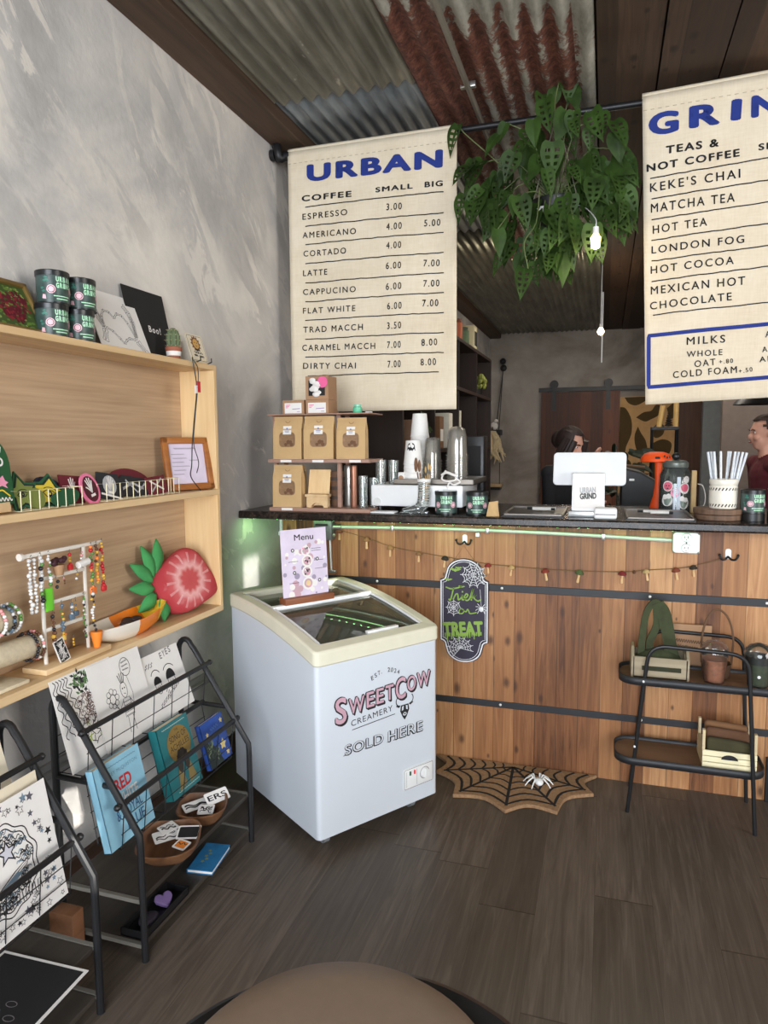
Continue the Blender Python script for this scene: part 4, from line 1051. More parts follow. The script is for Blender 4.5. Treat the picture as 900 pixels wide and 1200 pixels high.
# ================================================================ STOOL IN FRONT
so = thing('round_stool', 'round brown padded seat in a black rim at the bottom of the photo', 'stool', (-.381, .905, 0))
sx, sy = 0, 0
MB().lathe([(0, .53), (.09, .529), (.19, .525), (.245, .515), (.27, .49), (.275, .46), (.265, .43), (0, .41)], n=56).build('cushion', mat('brown_seat_vinyl', (124, 106, 90), .5, var=.05, scale=40, bump=.1), so)
MB().lathe([(.0, .39), (.33, .395), (.376, .41), (.392, .44), (.388, .465), (.372, .474), (.34, .46), (.27, .43), (0, .41)], n=64).apply(lambda c: Vector((c.x+.042, c.y-.088, c.z))).build('seat_rim', mat('black_rim', (26, 25, 26), .35), so)
for a in (45, 135, 225, 315):
    MB().tube([(.16*math.cos(R(a))+.03, .16*math.sin(R(a)), .37), (.24*math.cos(R(a))+.03, .24*math.sin(R(a)), 0)], [.015, .011], 10).build('leg', BLACKMETAL, so)
# ================================================================ WALL SHELF ON THE LEFT
XF, XB = -1.523, -1.69
wsf = thing('wall_shelf', 'pale pine and plywood shelf unit mounted on the grey plaster wall', 'shelf', (-1.61, 1.9, .80))
Y0S, Y1S = .45, 2.515
MB().box((-1.70, Y0S, .80), (-1.684, Y1S, 1.815)).build('back_panel', PLY, wsf, world=True, smooth=0)
MB().box((-1.684, Y0S, 1.797), (XF, Y1S, 1.818)).build('top_board', PINE, wsf, world=True, smooth=0, bevel=.002)
MB().box((-1.684, Y0S, 1.291), (XF, Y1S, 1.314)).build('middle_board', PINE, wsf, world=True, smooth=0, bevel=.002)
MB().box((-1.684, Y0S, .800), (XF, Y1S, .826)).build('bottom_board', PINE, wsf, world=True, smooth=0, bevel=.002)
for z0, z1 in ((1.314, 1.797), (.826, 1.291)):
    MB().box((-1.684, Y1S-.022, z0), (XF, Y1S-.001, z1)).build('side_board', PINEV, wsf, world=True, smooth=0, bevel=.002)
    MB().box((-1.684, Y0S, z0), (XF, Y0S+.02, z1)).build('side_board', PINEV, wsf, world=True, smooth=0, bevel=.002)
def lean(x0, x1, y, z0, h):
    """matrix for a sheet standing at x0,z0 leaning back to x1 over height h; local x runs along the wall, local z faces the room"""
    return frame((x0, y, z0), (0, 1, 0), (x1-x0, 0, h))
T1, T2, T3 = 1.819, 1.315, .827

# --- top shelf
M = lean(-1.598, -1.68, 1.44, T1, .155)
fr = thing('framed_flowers', 'gold-framed dark red flower picture leaning on the wall shelf top', 'picture', M=M)
f = MB(); w, h = .255, .175
f.prism([(0, 0), (w, 0), (w, h), (0, h)], 0, .006, mi=1)
for a, b2, c, d in ((0, 0, w, .014), (0, h-.014, w, h), (0, 0, .014, h), (w-.014, 0, w, h)): f.box((a, b2, .0), (c, d, .016), 0, bev=.003)
f.build('frame', [mat('gold_frame', (150, 122, 70), .4, .5), SOFTBLACK], fr)
g = MB(); g.flat([(.014, .014), (w-.014, .014), (w-.014, h-.014), (.014, h-.014)], .0066, 0)
rr = random.Random(4)
for i in range(150): x, y, r = rr.uniform(.018, w-.02), rr.uniform(.018, h-.02), rr.uniform(.004, .009); g.disc((x, y), r, .0068+i*1e-6, rr.choice((1, 1, 2)), 7, ry=r*.6)
for cx, cy, r in ((.06, .095, .055), (.128, .09, .06), (.198, .10, .055), (.168, .055, .04)):
    for k in range(80):
        a = rr.uniform(0, 360); q = r*rr.uniform(.1, 1); x, y = cx+q*math.cos(R(a)), cy+q*.8*math.sin(R(a))
        if not (.02 < x < w-.02 and .02 < y < h-.02): continue
        g.ribbon([(cx+(x-cx)*.6, cy+(y-cy)*.6), (x, y)], .008, .0072+k*1e-6, rr.choice((3, 3, 4)))
g.build('flower_print', [mat('print_olive', (66, 84, 40), .5), mat('print_green', (98, 128, 54), .5), mat('print_leaf', (140, 160, 84), .5), mat('print_wine', (92, 22, 34), .5), mat('print_crimson', (132, 36, 44), .5)], fr, smooth=0, recalc=False)

CANBLACK = mat('can_black', (28, 30, 32), .3)
CANBODY = mat('can_label_dark', (58, 76, 72), .35, var=.35, scale=40)
CANMINT = mat('can_mint', (176, 226, 190), .4)
CANTEAL = mat('can_teal', (62, 124, 108), .4)
CANPINK = mat('can_pink', (236, 190, 200), .4)
def make_can(r=.046, h=.098):
    t = thing('coffee_can', 'tmp', 'can', (0, 0, 0))
    MB().lathe([(0, .002), (r-.003, 0), (r, .004), (r, h-.014)], n=32).build('tin_body', CANBODY, t)
    MB().lathe([(r+.0005, .0), (r+.0005, .006)], n=32).build('bottom_rim', CANBLACK, t)
    MB().lathe([(r+.002, h-.016), (r+.0025, h-.002), (r+.001, h), (r-.006, h), (r-.008, h-.004), (0, h-.004)], n=32).build('lid', CANBLACK, t)
    b = MB(); s = h/.098
    def cyl_map(c): a = c.x/r-math.pi/2; return Vector(((r+.0006+c.z)*math.cos(a), (r+.0006+c.z)*math.sin(a), c.y))
    # block lettering in two rows, pink roundel, leaves; wrapped around the tin (front faces -y)
    for row, word in ((.0645, 'URBAN'), (.0465, 'GRIND')):
        for i, chh in enumerate(word):
            x = -.006+i*.0102
            b.text(chh, (x, row*s), (x+.0086, row*s), .0155*s, mi=0, bold=.07)
    rr = random.Random(9)
    for k in range(-1, 2):
        for i in range(7):
            x = -.036+rr.uniform(-.012, .014)+k*.12; y = rr.uniform(.03, .078)*s
            b.flat([(x-.006, y), (x, y+.0045), (x+.006, y+.001), (x, y-.004)], .0001, 1)
    b.apply(cyl_map).build('can_lettering', [CANMINT, CANTEAL], t, smooth=0, recalc=False); b = MB()
    for x in (-.020, .050): b.disc((x, .041*s), .0125, .0002, 2, 20); b.disc((x, .041*s), .0098, .0004, 3, 18); b.disc((x, .041*s), .0082, .0006, 2, 18)
    b.flat([(-.046, .014*s), (-.034, .012*s), (-.036, .025*s), (-.044, .026*s)], .0002, 2)
    for x0, x1, y in ((-.014, .036, .022), (-.006, .03, .014)): b.ribbon([(x0+(x1-x0)*i/8, y*s) for i in range(9)], .003, .0002, 0)
    b.apply(cyl_map).build('can_roundels', [CANMINT, CANTEAL, CANPINK, INK], t, smooth=0, recalc=False)
    return t
can0 = make_can(); first_can = [True]
def can(x, y, z, rz, label, group, sc=1):
    M = Matrix.LocRotScale(Vector((x, y, z)), Euler((0, 0, rz)), Vector((sc, sc, sc)))
    t = can0 if first_can[0] else copy_tree(can0, None, M); first_can[0] = False
    t.matrix_basis = M; tag(t, label, 'can', group); return t
GC = 'cans on the wall shelf'
ca = R(62)
can(-1.592, 1.712, T1, ca, 'dark green tin can, lower of the stack beside the framed flowers', GC)
can(-1.598, 1.728, T1+.099, ca, 'dark green tin can, upper of the stack beside the framed flowers', GC)
can(-1.588, 1.818, T1, ca, 'dark green tin can, lower of the stack beside the skeleton hands print', GC)
can(-1.592, 1.835, T1+.099, ca, 'dark green tin can, upper of the stack beside the skeleton hands print', GC)

M = lean(-1.605, -1.685, 1.945, T1, .21)
hp2 = thing('skeleton_print', 'white line print of skeleton hands making a heart on the wall shelf top', 'print', M=M)
w, h = .262, .225
MB().box((0, 0, 0), (w, h, .002)).build('paper', PAPER, hp2, smooth=0)
b = MB(); z = .0024
def bone(p, q, w0=.008, lw=.0016):
    P, Q = Vector((*p, 0)), Vector((*q, 0)); d = (Q-P); L = d.length; d.normalize(); n = Vector((-d.y, d.x, 0))
    pts = []
    for t, ww in ((0, .7), (.06, 1), (.16, .8), (.3, .5), (.7, .5), (.84, .8), (.94, 1), (1, .7)): pts.append(P+d*L*t+n*w0*ww/2)
    for t, ww in ((1, .7), (.94, 1), (.84, .8), (.7, .5), (.3, .5), (.16, .8), (.06, 1), (0, .7)): pts.append(P+d*L*t-n*w0*ww/2)
    b.ribbon([(p.x, p.y) for p in pts], lw, z, 0, True)
def chain(pts, w0=.009):
    for a, c in zip(pts, pts[1:]): bone(a, c, w0)
chain([(.035, .03), (.052, .075)], .015); chain([(.022, .035), (.04, .078)], .012)
chain([(.05, .08), (.05, .125), (.07, .15), (.098, .148), (.115, .128)], .010)
chain([(.058, .085), (.085, .075), (.112, .05), (.125, .035)], .010)
chain([(.046, .085), (.03, .13), (.02, .16), (.012, .185)], .009); chain([(.04, .085), (.018, .125), (.012, .15)], .009); chain([(.05, .1), (.032, .15), (.035, .178), (.03, .2)], .008)
chain([(.245, .012), (.212, .055)], .016); chain([(.232, .008), (.200, .05)], .013)
chain([(.205, .06), (.185, .12), (.165, .145), (.14, .15), (.118, .13)], .010)
chain([(.195, .058), (.165, .06), (.145, .05), (.128, .035)], .010)
chain([(.205, .07), (.208, .13), (.20, .165), (.185, .185)], .009); chain([(.212, .07), (.222, .13), (.215, .165), (.195, .195)], .009); chain([(.21, .075), (.215, .12), (.21, .15)], .008)
b.build('skeleton_hands_drawing', INK, hp2, smooth=0, recalc=False)

M = lean(-1.635, -1.69, 2.155, T1, .262)
bo = thing('boo_print', 'black card print with the word Boo in white behind the skeleton hands print', 'print', M=M)
MB().box((0, 0, -.001), (.245, .268, .001)).build('card', SOFTBLACK, bo, smooth=0)
b = MB().text('Boo!', (.112, .108), (.185, .106), .026, z=.0015, bold=.03, space=1.3)
b.build('white_lettering', PAPER, bo, smooth=0, recalc=False)
cs = thing('potted_cactus', 'small round cactus in a terracotta pot with a white label on the wall shelf top', 'cactus', (-1.572, 2.296, T1))
pot = MB().lathe([(0, 0), (.022, 0), (.027, .034), (.030, .034), (.031, .046), (.026, .046), (.025, .04), (0, .04)], n=24).build('pot', TERRACOTTA, cs)
MB().lathe([(.0262, .014), (.0282, .031)], n=24).build('pot_label', PAPER, pot)
b = MB(); n = 10; vs = []; N = 40
prof = [(.012, .038), (.021, .05), (.024, .07), (.023, .09), (.017, .108), (.008, .117), (.0, .119)]
for r, zz in prof: vs += [(r*(1+.10*math.cos(n*2*math.pi*k/N))*math.cos(2*math.pi*k/N), r*(1+.10*math.cos(n*2*math.pi*k/N))*math.sin(2*math.pi*k/N), zz) for k in range(N)]
b.verts(vs, [(i*N+k, i*N+(k+1) % N, (i+1)*N+(k+1) % N, (i+1)*N+k) for i in range(len(prof)-1) for k in range(N)])
b.build('cactus_body', mat('cactus_green', (92, 104, 72), .7, var=.2, scale=60), cs)
b = MB()
for k in range(n):
    for r, zz in prof[1:5]:
        a = 2*math.pi*k/n; c = Vector((r*1.1*math.cos(a), r*1.1*math.sin(a), zz))
        for s in (-.5, 0, .5): b.tube([c, c+Vector((math.cos(a+s), math.sin(a+s), .5))*.007], [.0006, .0002], 4)
b.build('spines', mat('cactus_spine', (206, 196, 160), .7), cs)
M = lean(-1.565, -1.60, 2.405, T1+.006, .115)
ti = thing('sun_card', 'small cream sun card on a black easel beside the potted cactus', 'card', M=M)
MB().prism(rrect(0, 0, .118, .118, .012), 0, .005).build('card', PAPERCREAM, ti, smooth=0)
b = MB(); b.ribbon(rrect(.007, .007, .111, .111, .008), .0016, .0054, 0, True)
b.flat(star(.058, .078, .036, .026, 90, 12), .0055, 1); b.disc((.058, .078), .022, .0058, 2, 20); b.ribbon(arc(.058, .078, .022, 0, 350, 20), .002, .006, 0, True)
for x in (.05, .066): b.disc((x, .082), .0026, .0062, 0, 8)
b.ribbon(arc(.058, .074, .007, 200, 340, 6), .0018, .0062, 0)
for x0, x1, y in ((.025, .05, .028), (.06, .092, .026), (.03, .088, .04), (.045, .075, .052)): b.ribbon(wiggle(x0, y, x1, y, .004, 4), .0028, .0062, 0)
b.build('sun_print', [INK, mat('sun_brown', (128, 84, 48), .7), mat('sun_tan', (206, 160, 92), .7)], ti, smooth=0, recalc=False)
b = MB()
for x in (.02, .1): b.tube([(x, -.002, .03), (x, -.004, -.002), (x, .06, -.006)], .0025, 6).tube([(x, -.003, .0), (x, -.003, .028), (x, .012, .032)], .0025, 6)
b.build('easel', BLACKMETAL, ti)
cd2 = thing('lanyard', 'thin black lanyard with a small red tag hanging down the shelf end', 'lanyard', (-1.515, 2.33, 1.30))
MB().tube(smoothpath([(-1.53, 2.36, 1.83), (-1.516, 2.335, 1.822), (-1.513, 2.352, 1.72), (-1.513, 2.325, 1.58), (-1.513, 2.309, 1.50), (-1.513, 2.30, 1.42), (-1.513, 2.293, 1.374), (-1.513, 2.356, 1.318)], 6), .0022, 6).build('cord', BLACK, cd2, world=True)
MB().tube(smoothpath([(-1.514, 2.338, 1.822), (-1.511, 2.362, 1.79), (-1.511, 2.357, 1.72), (-1.511, 2.327, 1.58), (-1.511, 2.316, 1.50), (-1.511, 2.345, 1.43), (-1.511, 2.330, 1.388)], 6), .0018, 6).build('cord_loop', BLACK, cd2, world=True)
tg = MB().box((-1.513, 2.352, 1.700), (-1.509, 2.374, 1.742), bev=.001).build('red_tag', RED, cd2, world=True)
MB().box((-1.512, 2.338, 1.695), (-1.509, 2.352, 1.725)).build('white_tag', PAPER, cd2, world=True)

# --- middle shelf
M = lean(-1.575, -1.60, 1.345, T2+.022, .2)
gs = thing('green_arched_sign', 'dark green arched sign with a pink bow at the left of the shelf', 'sign', M=M)
P = [(0, 0), (.165, 0), (.165, .115)]+arc(.0825, .115, .0825, 0, 180, 16)+[(0, .115)]
MB().prism(P, 0, .012).build('board', mat('sign_green', (28, 82, 46), .5), gs, smooth=0, bevel=.002)
b = MB()
b.text('O', (.118, .106), (.144, .106), .026, z=.0126, bold=.04); b.ribbon(wiggle(.120, .148, .142, .152, .008, 1.2), .006, .0126, 0)
b.flat([(.112, .066), (.135, .080), (.140, .066), (.150, .060), (.14, .054), (.146, .044), (.128, .052), (.112, .048), (.12, .057)], .0128, 1)
b.ribbon(smoothpath([(.105, .034, 0), (.125, .040, 0), (.14, .030, 0), (.15, .022, 0)], 4), .004, .0128, 2)
b.ribbon(wiggle(.085, .016, .155, .014, .005, 6), .003, .0128, 0)
b.build('sign_lettering', [PAPER, PINK, YELLOW], gs, smooth=0, recalc=False)
MB().box((-.03, -.021, -.03), (.13, .006, .03), bev=.002).build('wooden_foot', PINE, gs)

def wire_tray(name_label, y0, y1, n, h=.058):
    x0, x1 = -1.645, -1.535
    t = thing('wire_tray', name_label, 'wire tray', ((x0+x1)/2, (y0+y1)/2, T2), group='cream wire trays on the middle shelf board')
    CW = mat('cream_wire', (232, 222, 186), .5)
    b = MB().tube([(x0, y0, T2+h), (x1, y0, T2+h), (x1, y1, T2+h), (x0, y1, T2+h)], .0015, 5, closed=True)
    b.build('rim', CW, t, world=True)
    b = MB()
    for i in range(n+1):
        y = y0+(y1-y0)*i/n; b.tube([(x0, y, T2+h), (x0, y, T2+.002), (x1, y, T2+.002), (x1, y, T2+h)], .0017, 5)
    for i in range(4): x = x0+(x1-x0)*i/3; b.tube([(x, y0, T2+h), (x, y0, T2+.002), (x, y1, T2+.002), (x, y1, T2+h)], .0014, 5)
    b.build('wires', CW, t, world=True)
wire_tray('cream wire tray of yellow and green patches beside the green arched sign', 1.50, 1.735, 7)
wire_tray('cream wire tray of black and maroon patches beside the wooden photo frame', 1.845, 2.245, 12)
def patch(name, label, cat, y, z, tilt, layers, mats, x=-1.60, group=None, lean_=.25, strokes=()):
    M = Matrix.Translation((x, y, z)) @ frame((0, 0, 0), (0, 1, 0), (-lean_, 0, 1)) @ Matrix.Rotation(tilt, 4, 'Z')
    M = M @ Matrix.Scale(1.12, 4)
    t = thing(name, label, cat, group=group, M=M)
    b = MB(); zz = 0
    for i, (P, mi) in enumerate(layers): b.prism(P, zz-.0 if i == 0 else zz-.001, zz+.005 if i == 0 else zz+.0015, mi); zz += .005 if i == 0 else .0015
    b.build('patch_shape', mats, t, smooth=0)
    if strokes:
        b = MB()
        for P, w, mi in strokes: b.ribbon(P, w, zz+.0006, mi)
        b.build('stitched_marks', mats, t, smooth=0, recalc=False)
    return t
PG = [mat('patch_green', (38, 88, 56), .9), mat('patch_olive', (122, 132, 66), .9), mat('patch_yellow', (222, 198, 62), .9), INK, mat('patch_black_green', (26, 44, 34), .9)]
def eye(cx, cy, s): return [([(cx-.022*s, cy), (cx-.01*s, cy+.008*s), (cx+.008*s, cy+.008*s), (cx+.022*s, cy), (cx+.008*s, cy-.008*s), (cx-.01*s, cy-.008*s), (cx-.022*s, cy)], .0025, 3), (arc(cx, cy, .005*s, 0, 360, 10), .004, 3), (arc(cx, cy+.004*s, .022*s, 30, 150, 8, .012*s), .002, 3)]
patch('star_patch', 'olive star patch with an eye standing at the left end of the left wire tray', 'patch', 1.548, T2+.046, R(6), [(star(0, 0, .060, .034), 0), (star(0, 0, .052, .028), 4), (star(0, 0, .043, .023), 1)], PG, -1.585, strokes=eye(0, -.002, .8))
patch('star_patch', 'yellow star patch with an eye in the middle of the left wire tray', 'patch', 1.655, T2+.040, R(-14), [([(p[0]*1.35, p[1]) for p in star(0, 0, .056, .034)], 0), ([(p[0]*1.35, p[1]) for p in star(0, 0, .048, .028)], 4), ([(p[0]*1.35, p[1]) for p in star(0, 0, .040, .023)], 2)], PG, -1.59, strokes=eye(0, -.002, 1.1))
patch('round_patch', 'small olive round patch between the two star patches', 'patch', 1.592, T2+.030, 0, [([(p[0], p[1]) for p in arc(0, 0, .028, 0, 350, 18)], 1)], PG, -1.575)
patch('boat_patch', 'dark green leaf-shaped patch at the right end of the left wire tray', 'patch', 1.695, T2+.028, R(8), [(arc(0, .0, .052, 180, 360, 12, .026)+arc(0, 0, .052, 0, 180, 12, .02), 0)], PG, -1.565)
patch('navy_patch', 'navy curved patch behind the yellow star patch', 'patch', 1.70, T2+.052, R(-24), [(arc(0, 0, .055, 0, 180, 12, .028)+[(-.055, -.012), (.055, -.012)], 0)], [mat('patch_navy', (46, 48, 66), .9)], -1.625)
PM = [MAROON, mat('patch_pink', (232, 122, 158), .9), PAPER, INK, mat('patch_wine', (78, 24, 36), .9)]
def hand(s, mi=2):
    o = []
    for a, L in ((58, .8), (76, 1), (92, 1.05), (108, .95), (150, .6)):
        o.append(([(0, -.012*s), (.012*s*math.cos(R(a)), .004*s), (.034*s*L*math.cos(R(a)), .034*s*L*math.sin(R(a)))], .0042*s, mi))
    o.append(([(-.010*s, -.02*s), (.010*s, -.02*s)], .008*s, mi)); return o
patch('square_patch', 'maroon square patch with a white skeleton hand behind the pink edged patch', 'patch', 1.772, T2+.044, R(-6), [([(-.042, -.04), (.042, -.04), (.042, .04), (-.042, .04)], 0)], PM, -1.61, strokes=hand(.95))
patch('oval_patch', 'pink edged oval patch with a white skeleton hand right of the left wire tray', 'patch', 1.812, T2+.043, R(14), [(arc(0, 0, .036, 0, 350, 20, .047), 1), (arc(0, 0, .027, 0, 350, 20, .038), 4)], PM, -1.575, strokes=hand(.95))
PB = [mat('patch_black', (38, 38, 42), .9), PAPER, mat('patch_grey', (176, 176, 178), .9), MAROON]
patch('coffin_patch', 'black patch with white bones at the left end of the right wire tray', 'patch', 1.915, T2+.044, R(-10), [([(-.055, -.04), (.05, -.04), (.058, .0), (.04, .042), (-.048, .04)], 0), (arc(.0, .004, .028, 0, 350, 14, .03), 2)], PB, -1.585, strokes=hand(.9, 1)+[([(-.04, -.025), (.05, -.034)], .006, 1)])
patch('curved_patch', 'maroon arched patch behind the black patches of the right wire tray', 'patch', 2.075, T2+.052, R(-8), [(arc(0, -.01, .105, 0, 180, 16, .052)+[(-.105, -.03), (.105, -.03)], 0)], [MAROON], -1.625)
patch('long_patch', 'long black patch with grey bones in the middle of the right wire tray', 'patch', 2.04, T2+.036, R(-6), [([(-.075, -.032), (.075, -.032), (.07, .028), (-.04, .036), (-.075, .01)], 0)], PB, -1.59, strokes=[([(-.05, -.01), (0, .012), (.05, -.005)], .008, 2), ([(-.03, .02), (.02, -.018), (.06, .012)], .006, 2)])
patch('small_patch', 'small maroon patch with white bones at the right end of the right wire tray', 'patch', 2.165, T2+.034, R(4), [([(-.05, -.03), (.05, -.03), (.05, .03), (-.05, .03)], 3)], PB, -1.58, strokes=[([(-.035, -.018), (.03, .02)], .006, 2), ([(-.035, .018), (.03, -.018)], .006, 1)])

M = frame((-1.622, 2.288, T2+.001), (.075, .2, 0), (-.035, -.0, .2))
pf = thing('photo_frame', 'oak photo frame holding a lilac printed sheet on the wall shelf', 'photo frame', M=M)
w, h, t = .222, .212, .026; f = MB()
for a, b2, c, d in ((0, 0, w, t), (0, h-t, w, h), (0, 0, t, h), (w-t, 0, w, h)): f.box((a, b2, 0), (c, d, .016), bev=.004)
f.build('frame', FRAMEWOOD, pf)
b = MB().flat([(t-.002, t-.002), (w-t+.002, t-.002), (w-t+.002, h-t+.002), (t-.002, h-t+.002)], .004, 0)
b.ribbon(wiggle(.055, .168, .155, .168, .003, 11), .002, .0045, 1)
for k, (a, c) in enumerate(((.04, .10), (.045, .11), (.04, .095), (.04, .12), (.045, .10), (.04, .09))): b.ribbon(wiggle(a, .145-.016*k, c, .145-.016*k, .0015, 8), .0016, .0045, 1)
b.ribbon(wiggle(.12, .12, .165, .12, .002, 5), .0016, .0045, 1)
b.build('printed_sheet', [LILAC, GREYINK], pf, smooth=0, recalc=False)
MB().box((.08, 0, -.02), (.12, .15, -.002)).build('back_stand', SOFTBLACK, pf)

# --- bottom shelf
def bracelet_bar(z, y1, label, r):
    t = thing('bracelet_stand', label, 'bracelet stand', (-1.59, 1.42, T3), group='cream bracelet bars at the left end of the bottom board')
    V = mat('cream_velvet', (214, 200, 172), .95, var=.1, scale=80)
    MB().tube([(-1.62, 1.15, z), (-1.60, y1-.012, z), (-1.598, y1, z)], [r, r, r*.82], 20).build('bar', V, t, world=True)
    MB().tube([(-1.605, 1.43, T3+.012), (-1.605, 1.43, z)], .017, 12).build('post', V, t, world=True)
    MB().box((-1.665, 1.36, T3), (-1.545, 1.505, T3+.012), bev=.004).build('foot', V, t, world=True)
    return t
bracelet_bar(T3+.085, 1.60, 'lower cream bracelet bar on its own post at the left end of the wall shelf', .034)
tt2 = thing('bracelet_stand', 'upper cream bracelet bar behind the lower one at the left end of the wall shelf', 'bracelet stand', (-1.66, 1.35, T3), group='cream bracelet bars at the left end of the bottom board')
V = mat('cream_velvet_back', (206, 192, 166), .95, var=.1, scale=80)
MB().tube([(-1.61, 1.1, T3+.185), (-1.60, 1.515, T3+.185), (-1.598, 1.527, T3+.185)], [.033, .033, .026], 20).build('bar', V, tt2, world=True)
MB().tube([(-1.66, 1.25, T3+.01), (-1.61, 1.25, T3+.16)], .016, 12).build('post', V, tt2, world=True)
MB().box((-1.682, 1.20, T3), (-1.63, 1.33, T3+.012), bev=.003).build('foot', V, tt2, world=True)
def bead_ring(c, r, cols, n, label, rad=.0055, group='bead bracelets on the cream bars'):
    t = thing('bead_bracelet', label, 'bracelet', (c[0], c[1], c[2]-r), group=group)
    rr = random.Random(label)
    ms = cols
    b = MB()
    for i in range(n):
        a = 2*math.pi*i/n; b.ball((c[0]+r*math.cos(a), c[1]+rr.uniform(-.002, .002), c[2]+r*math.sin(a)), rad, mi=rr.randrange(len(ms)), n=8)
    b.build('beads', ms, t, world=True)
BE = {k: mat('bead_'+k, c, .25) for k, c in dict(white=(226, 224, 220), black=(34, 32, 36), red=(186, 30, 40), gold=(206, 160, 60), green=(86, 130, 60), pink=(222, 150, 150), blue=(92, 112, 128), orange=(236, 132, 56), brown=(96, 60, 40), clear=(200, 198, 196)).items()}
bead_ring((-1.60, 1.578, T3+.085), .041, [BE['white'], BE['pink'], BE['brown']], 26, 'white and pink bead bracelet at the tip of the lower cream bar')
bead_ring((-1.60, 1.556, T3+.085), .041, [BE['black'], BE['brown']], 26, 'black and brown bead bracelet next to the tip of the lower cream bar')
bead_ring((-1.60, 1.50, T3+.185), .040, [BE['clear'], BE['green'], BE['white']], 26, 'silver and green bead bracelet at the tip of the upper cream bar')
bead_ring((-1.60, 1.48, T3+.185), .040, [BE['blue'], BE['black'], BE['clear']], 26, 'blue grey bead bracelet further along the upper cream bar')
bead_ring((-1.60, 1.45, T3+.185), .040, [BE['pink'], BE['white']], 26, 'pink bead bracelet at the left edge of the upper cream bar')
# earring rack
er = thing('earring_stand', 'white upright earring stand with four bars hung with bead earrings', 'jewellery stand', (-1.585, 1.69, T3))
EX = -1.585
WV = mat('white_stand', (228, 222, 212), .5, var=.04)
for y in (1.607, 1.785): MB().box((EX-.004, y-.0045, T3+.018), (EX+.004, y+.0045, T3+.356), bev=.001).build('upright', WV, er, world=True)
MB().box((EX-.005, 1.535, T3+.348), (EX+.005, 1.868, T3+.360), bev=.002).build('top_bar', WV, er, world=True)
MB().cyl((EX, 1.530, T3+.354), (EX, 1.540, T3+.354), .011, n=16).build('bar_end', WV, er, world=True)
for z in (T3+.272, T3+.194, T3+.115): MB().box((EX-.005, 1.61, z), (EX+.004, 1.782, z+.011), bev=.001).build('cross_bar', WV, er, world=True)
MB().box((EX-.045, 1.56, T3), (EX+.045, 1.84, T3+.018), bev=.003).build('foot', PINE, er, world=True)
def strand(y, z0, z1, cols, label, rad=.0055, x=EX+.012, pend=None, wide=1, cat='earrings'):
    t = thing('bead_strand' if wide > 1 else 'bead_earring', label, cat, (x, y, z1))
    rr = random.Random(label); b = MB(); n = int((z0-z1)/(rad*1.7))
    ms = [BE[c] for c in cols]
    for i in range(n+1):
        for q in range(wide): b.ball((x+rr.uniform(-.003, .003), y+(q-(wide-1)/2)*.016+rr.uniform(-.003, .003), z0-(z0-z1)*i/max(1, n)), rad*rr.uniform(.7, 1.25), mi=rr.randrange(len(ms)), n=8)
    b.build('beads', ms, t, world=True)
    MB().tube([(x, y-.004, z0+.012), (x, y, z0+.016), (x, y, z0)], .0012, 5).build('hook', CHROME, t, world=True)
    if pend:
        m, r = pend; MB().box((x-.006, y-r, z1-2*r), (x+.006, y+r, z1), bev=r*.4).build('pendant', m, t, world=True)
TB = T3+.345
strand(1.562, TB-.004, TB-.155, ['white', 'clear', 'white'], 'long white bead strand hanging from the left end of the earring stand', .006, wide=2)
strand(1.592, TB, TB-.150, ['black', 'clear', 'white', 'green'], 'long black and white bead strand left of the left upright', .006, EX+.016)
strand(1.622, TB, TB-.085, ['clear', 'green', 'white'], 'clear and pale green bead strand against the left upright', .005, EX+.018)
strand(1.806, TB, TB-.130, ['orange', 'gold', 'green', 'red'], 'long orange and green bead strand just right of the right upright', .006, pend=(mat('pendant_orange', (240, 120, 52), .5), .012))
strand(1.83, TB, TB-.12, ['orange', 'gold', 'brown'], 'long gold and orange bead strand near the right end of the top bar', .0055)
strand(1.856, TB+.005, TB-.135, ['red', 'gold', 'red'], 'long red bead strand at the right end of the earring stand', .006, pend=(RED, .010))
strand(1.792, T3+.195, T3+.09, ['white', 'gold', 'black'], 'white and gold bead strand below the middle of the right upright', .005, EX+.02)
strand(1.80, T3+.075, T3+.062, ['black'], 'black bead drop above the orange cup charm', .006, EX+.02)
strand(1.712, T3+.335, T3+.305, ['gold', 'red'], 'red cherry bead earrings hanging from the top bar', .005, pend=(RED, .009))
strand(1.76, T3+.335, T3+.315, ['pink', 'white'], 'pink bead earrings above the white oval charm on the top bar', .004)
t = tag(MB().tube([(EX+.012, 1.745, T3+.296), (EX+.012, 1.79, T3+.302)], [.011, .011], 10).build('oval_charm', PAPER), 'white oval charm hanging on the earring stand just below the top bar', 'charm')
t = thing('pot_charm', 'brown and tan flower pot charm on the earring stand below the top bar', 'charm', (EX+.012, 1.664, T3+.285))
MB().lathe([(0, 0), (.013, 0), (.018, .032), (0, .032)], c=(EX+.012, 1.664, T3+.28), n=14).build('pot', mat('charm_tan', (168, 130, 96), .8), t, world=True)
b = MB()
for k in range(9): b.ball((EX+.012+random.uniform(-.008, .008), 1.640+.006*k, T3+.322+random.uniform(-.005, .005)), .009, mi=0, n=8)
b.build('dark_petals', mat('charm_maroon', (60, 26, 34), .7), t, world=True)
strand(1.652, T3+.262, T3+.245, ['black', 'clear'], 'small black bead earrings on the second bar', .005); strand(1.682, T3+.266, T3+.25, ['brown', 'pink'], 'small brown and pink bead earrings on the second bar', .004)
strand(1.74, T3+.268, T3+.255, ['white', 'gold'], 'small white and gold bead earrings on the second bar', .0045)
t = tag(MB().box((EX+.006, 1.607, T3+.178), (EX+.014, 1.637, T3+.248), bev=.003).build('lime_tag', mat('lime_tag', (112, 210, 50), .5)), 'lime green tag hanging on the left upright of the earring stand', 'tag')
strand(1.63, T3+.170, T3+.088, ['black', 'brown', 'gold'], 'black and gold bead strand on the third bar beside the left upright', .006)
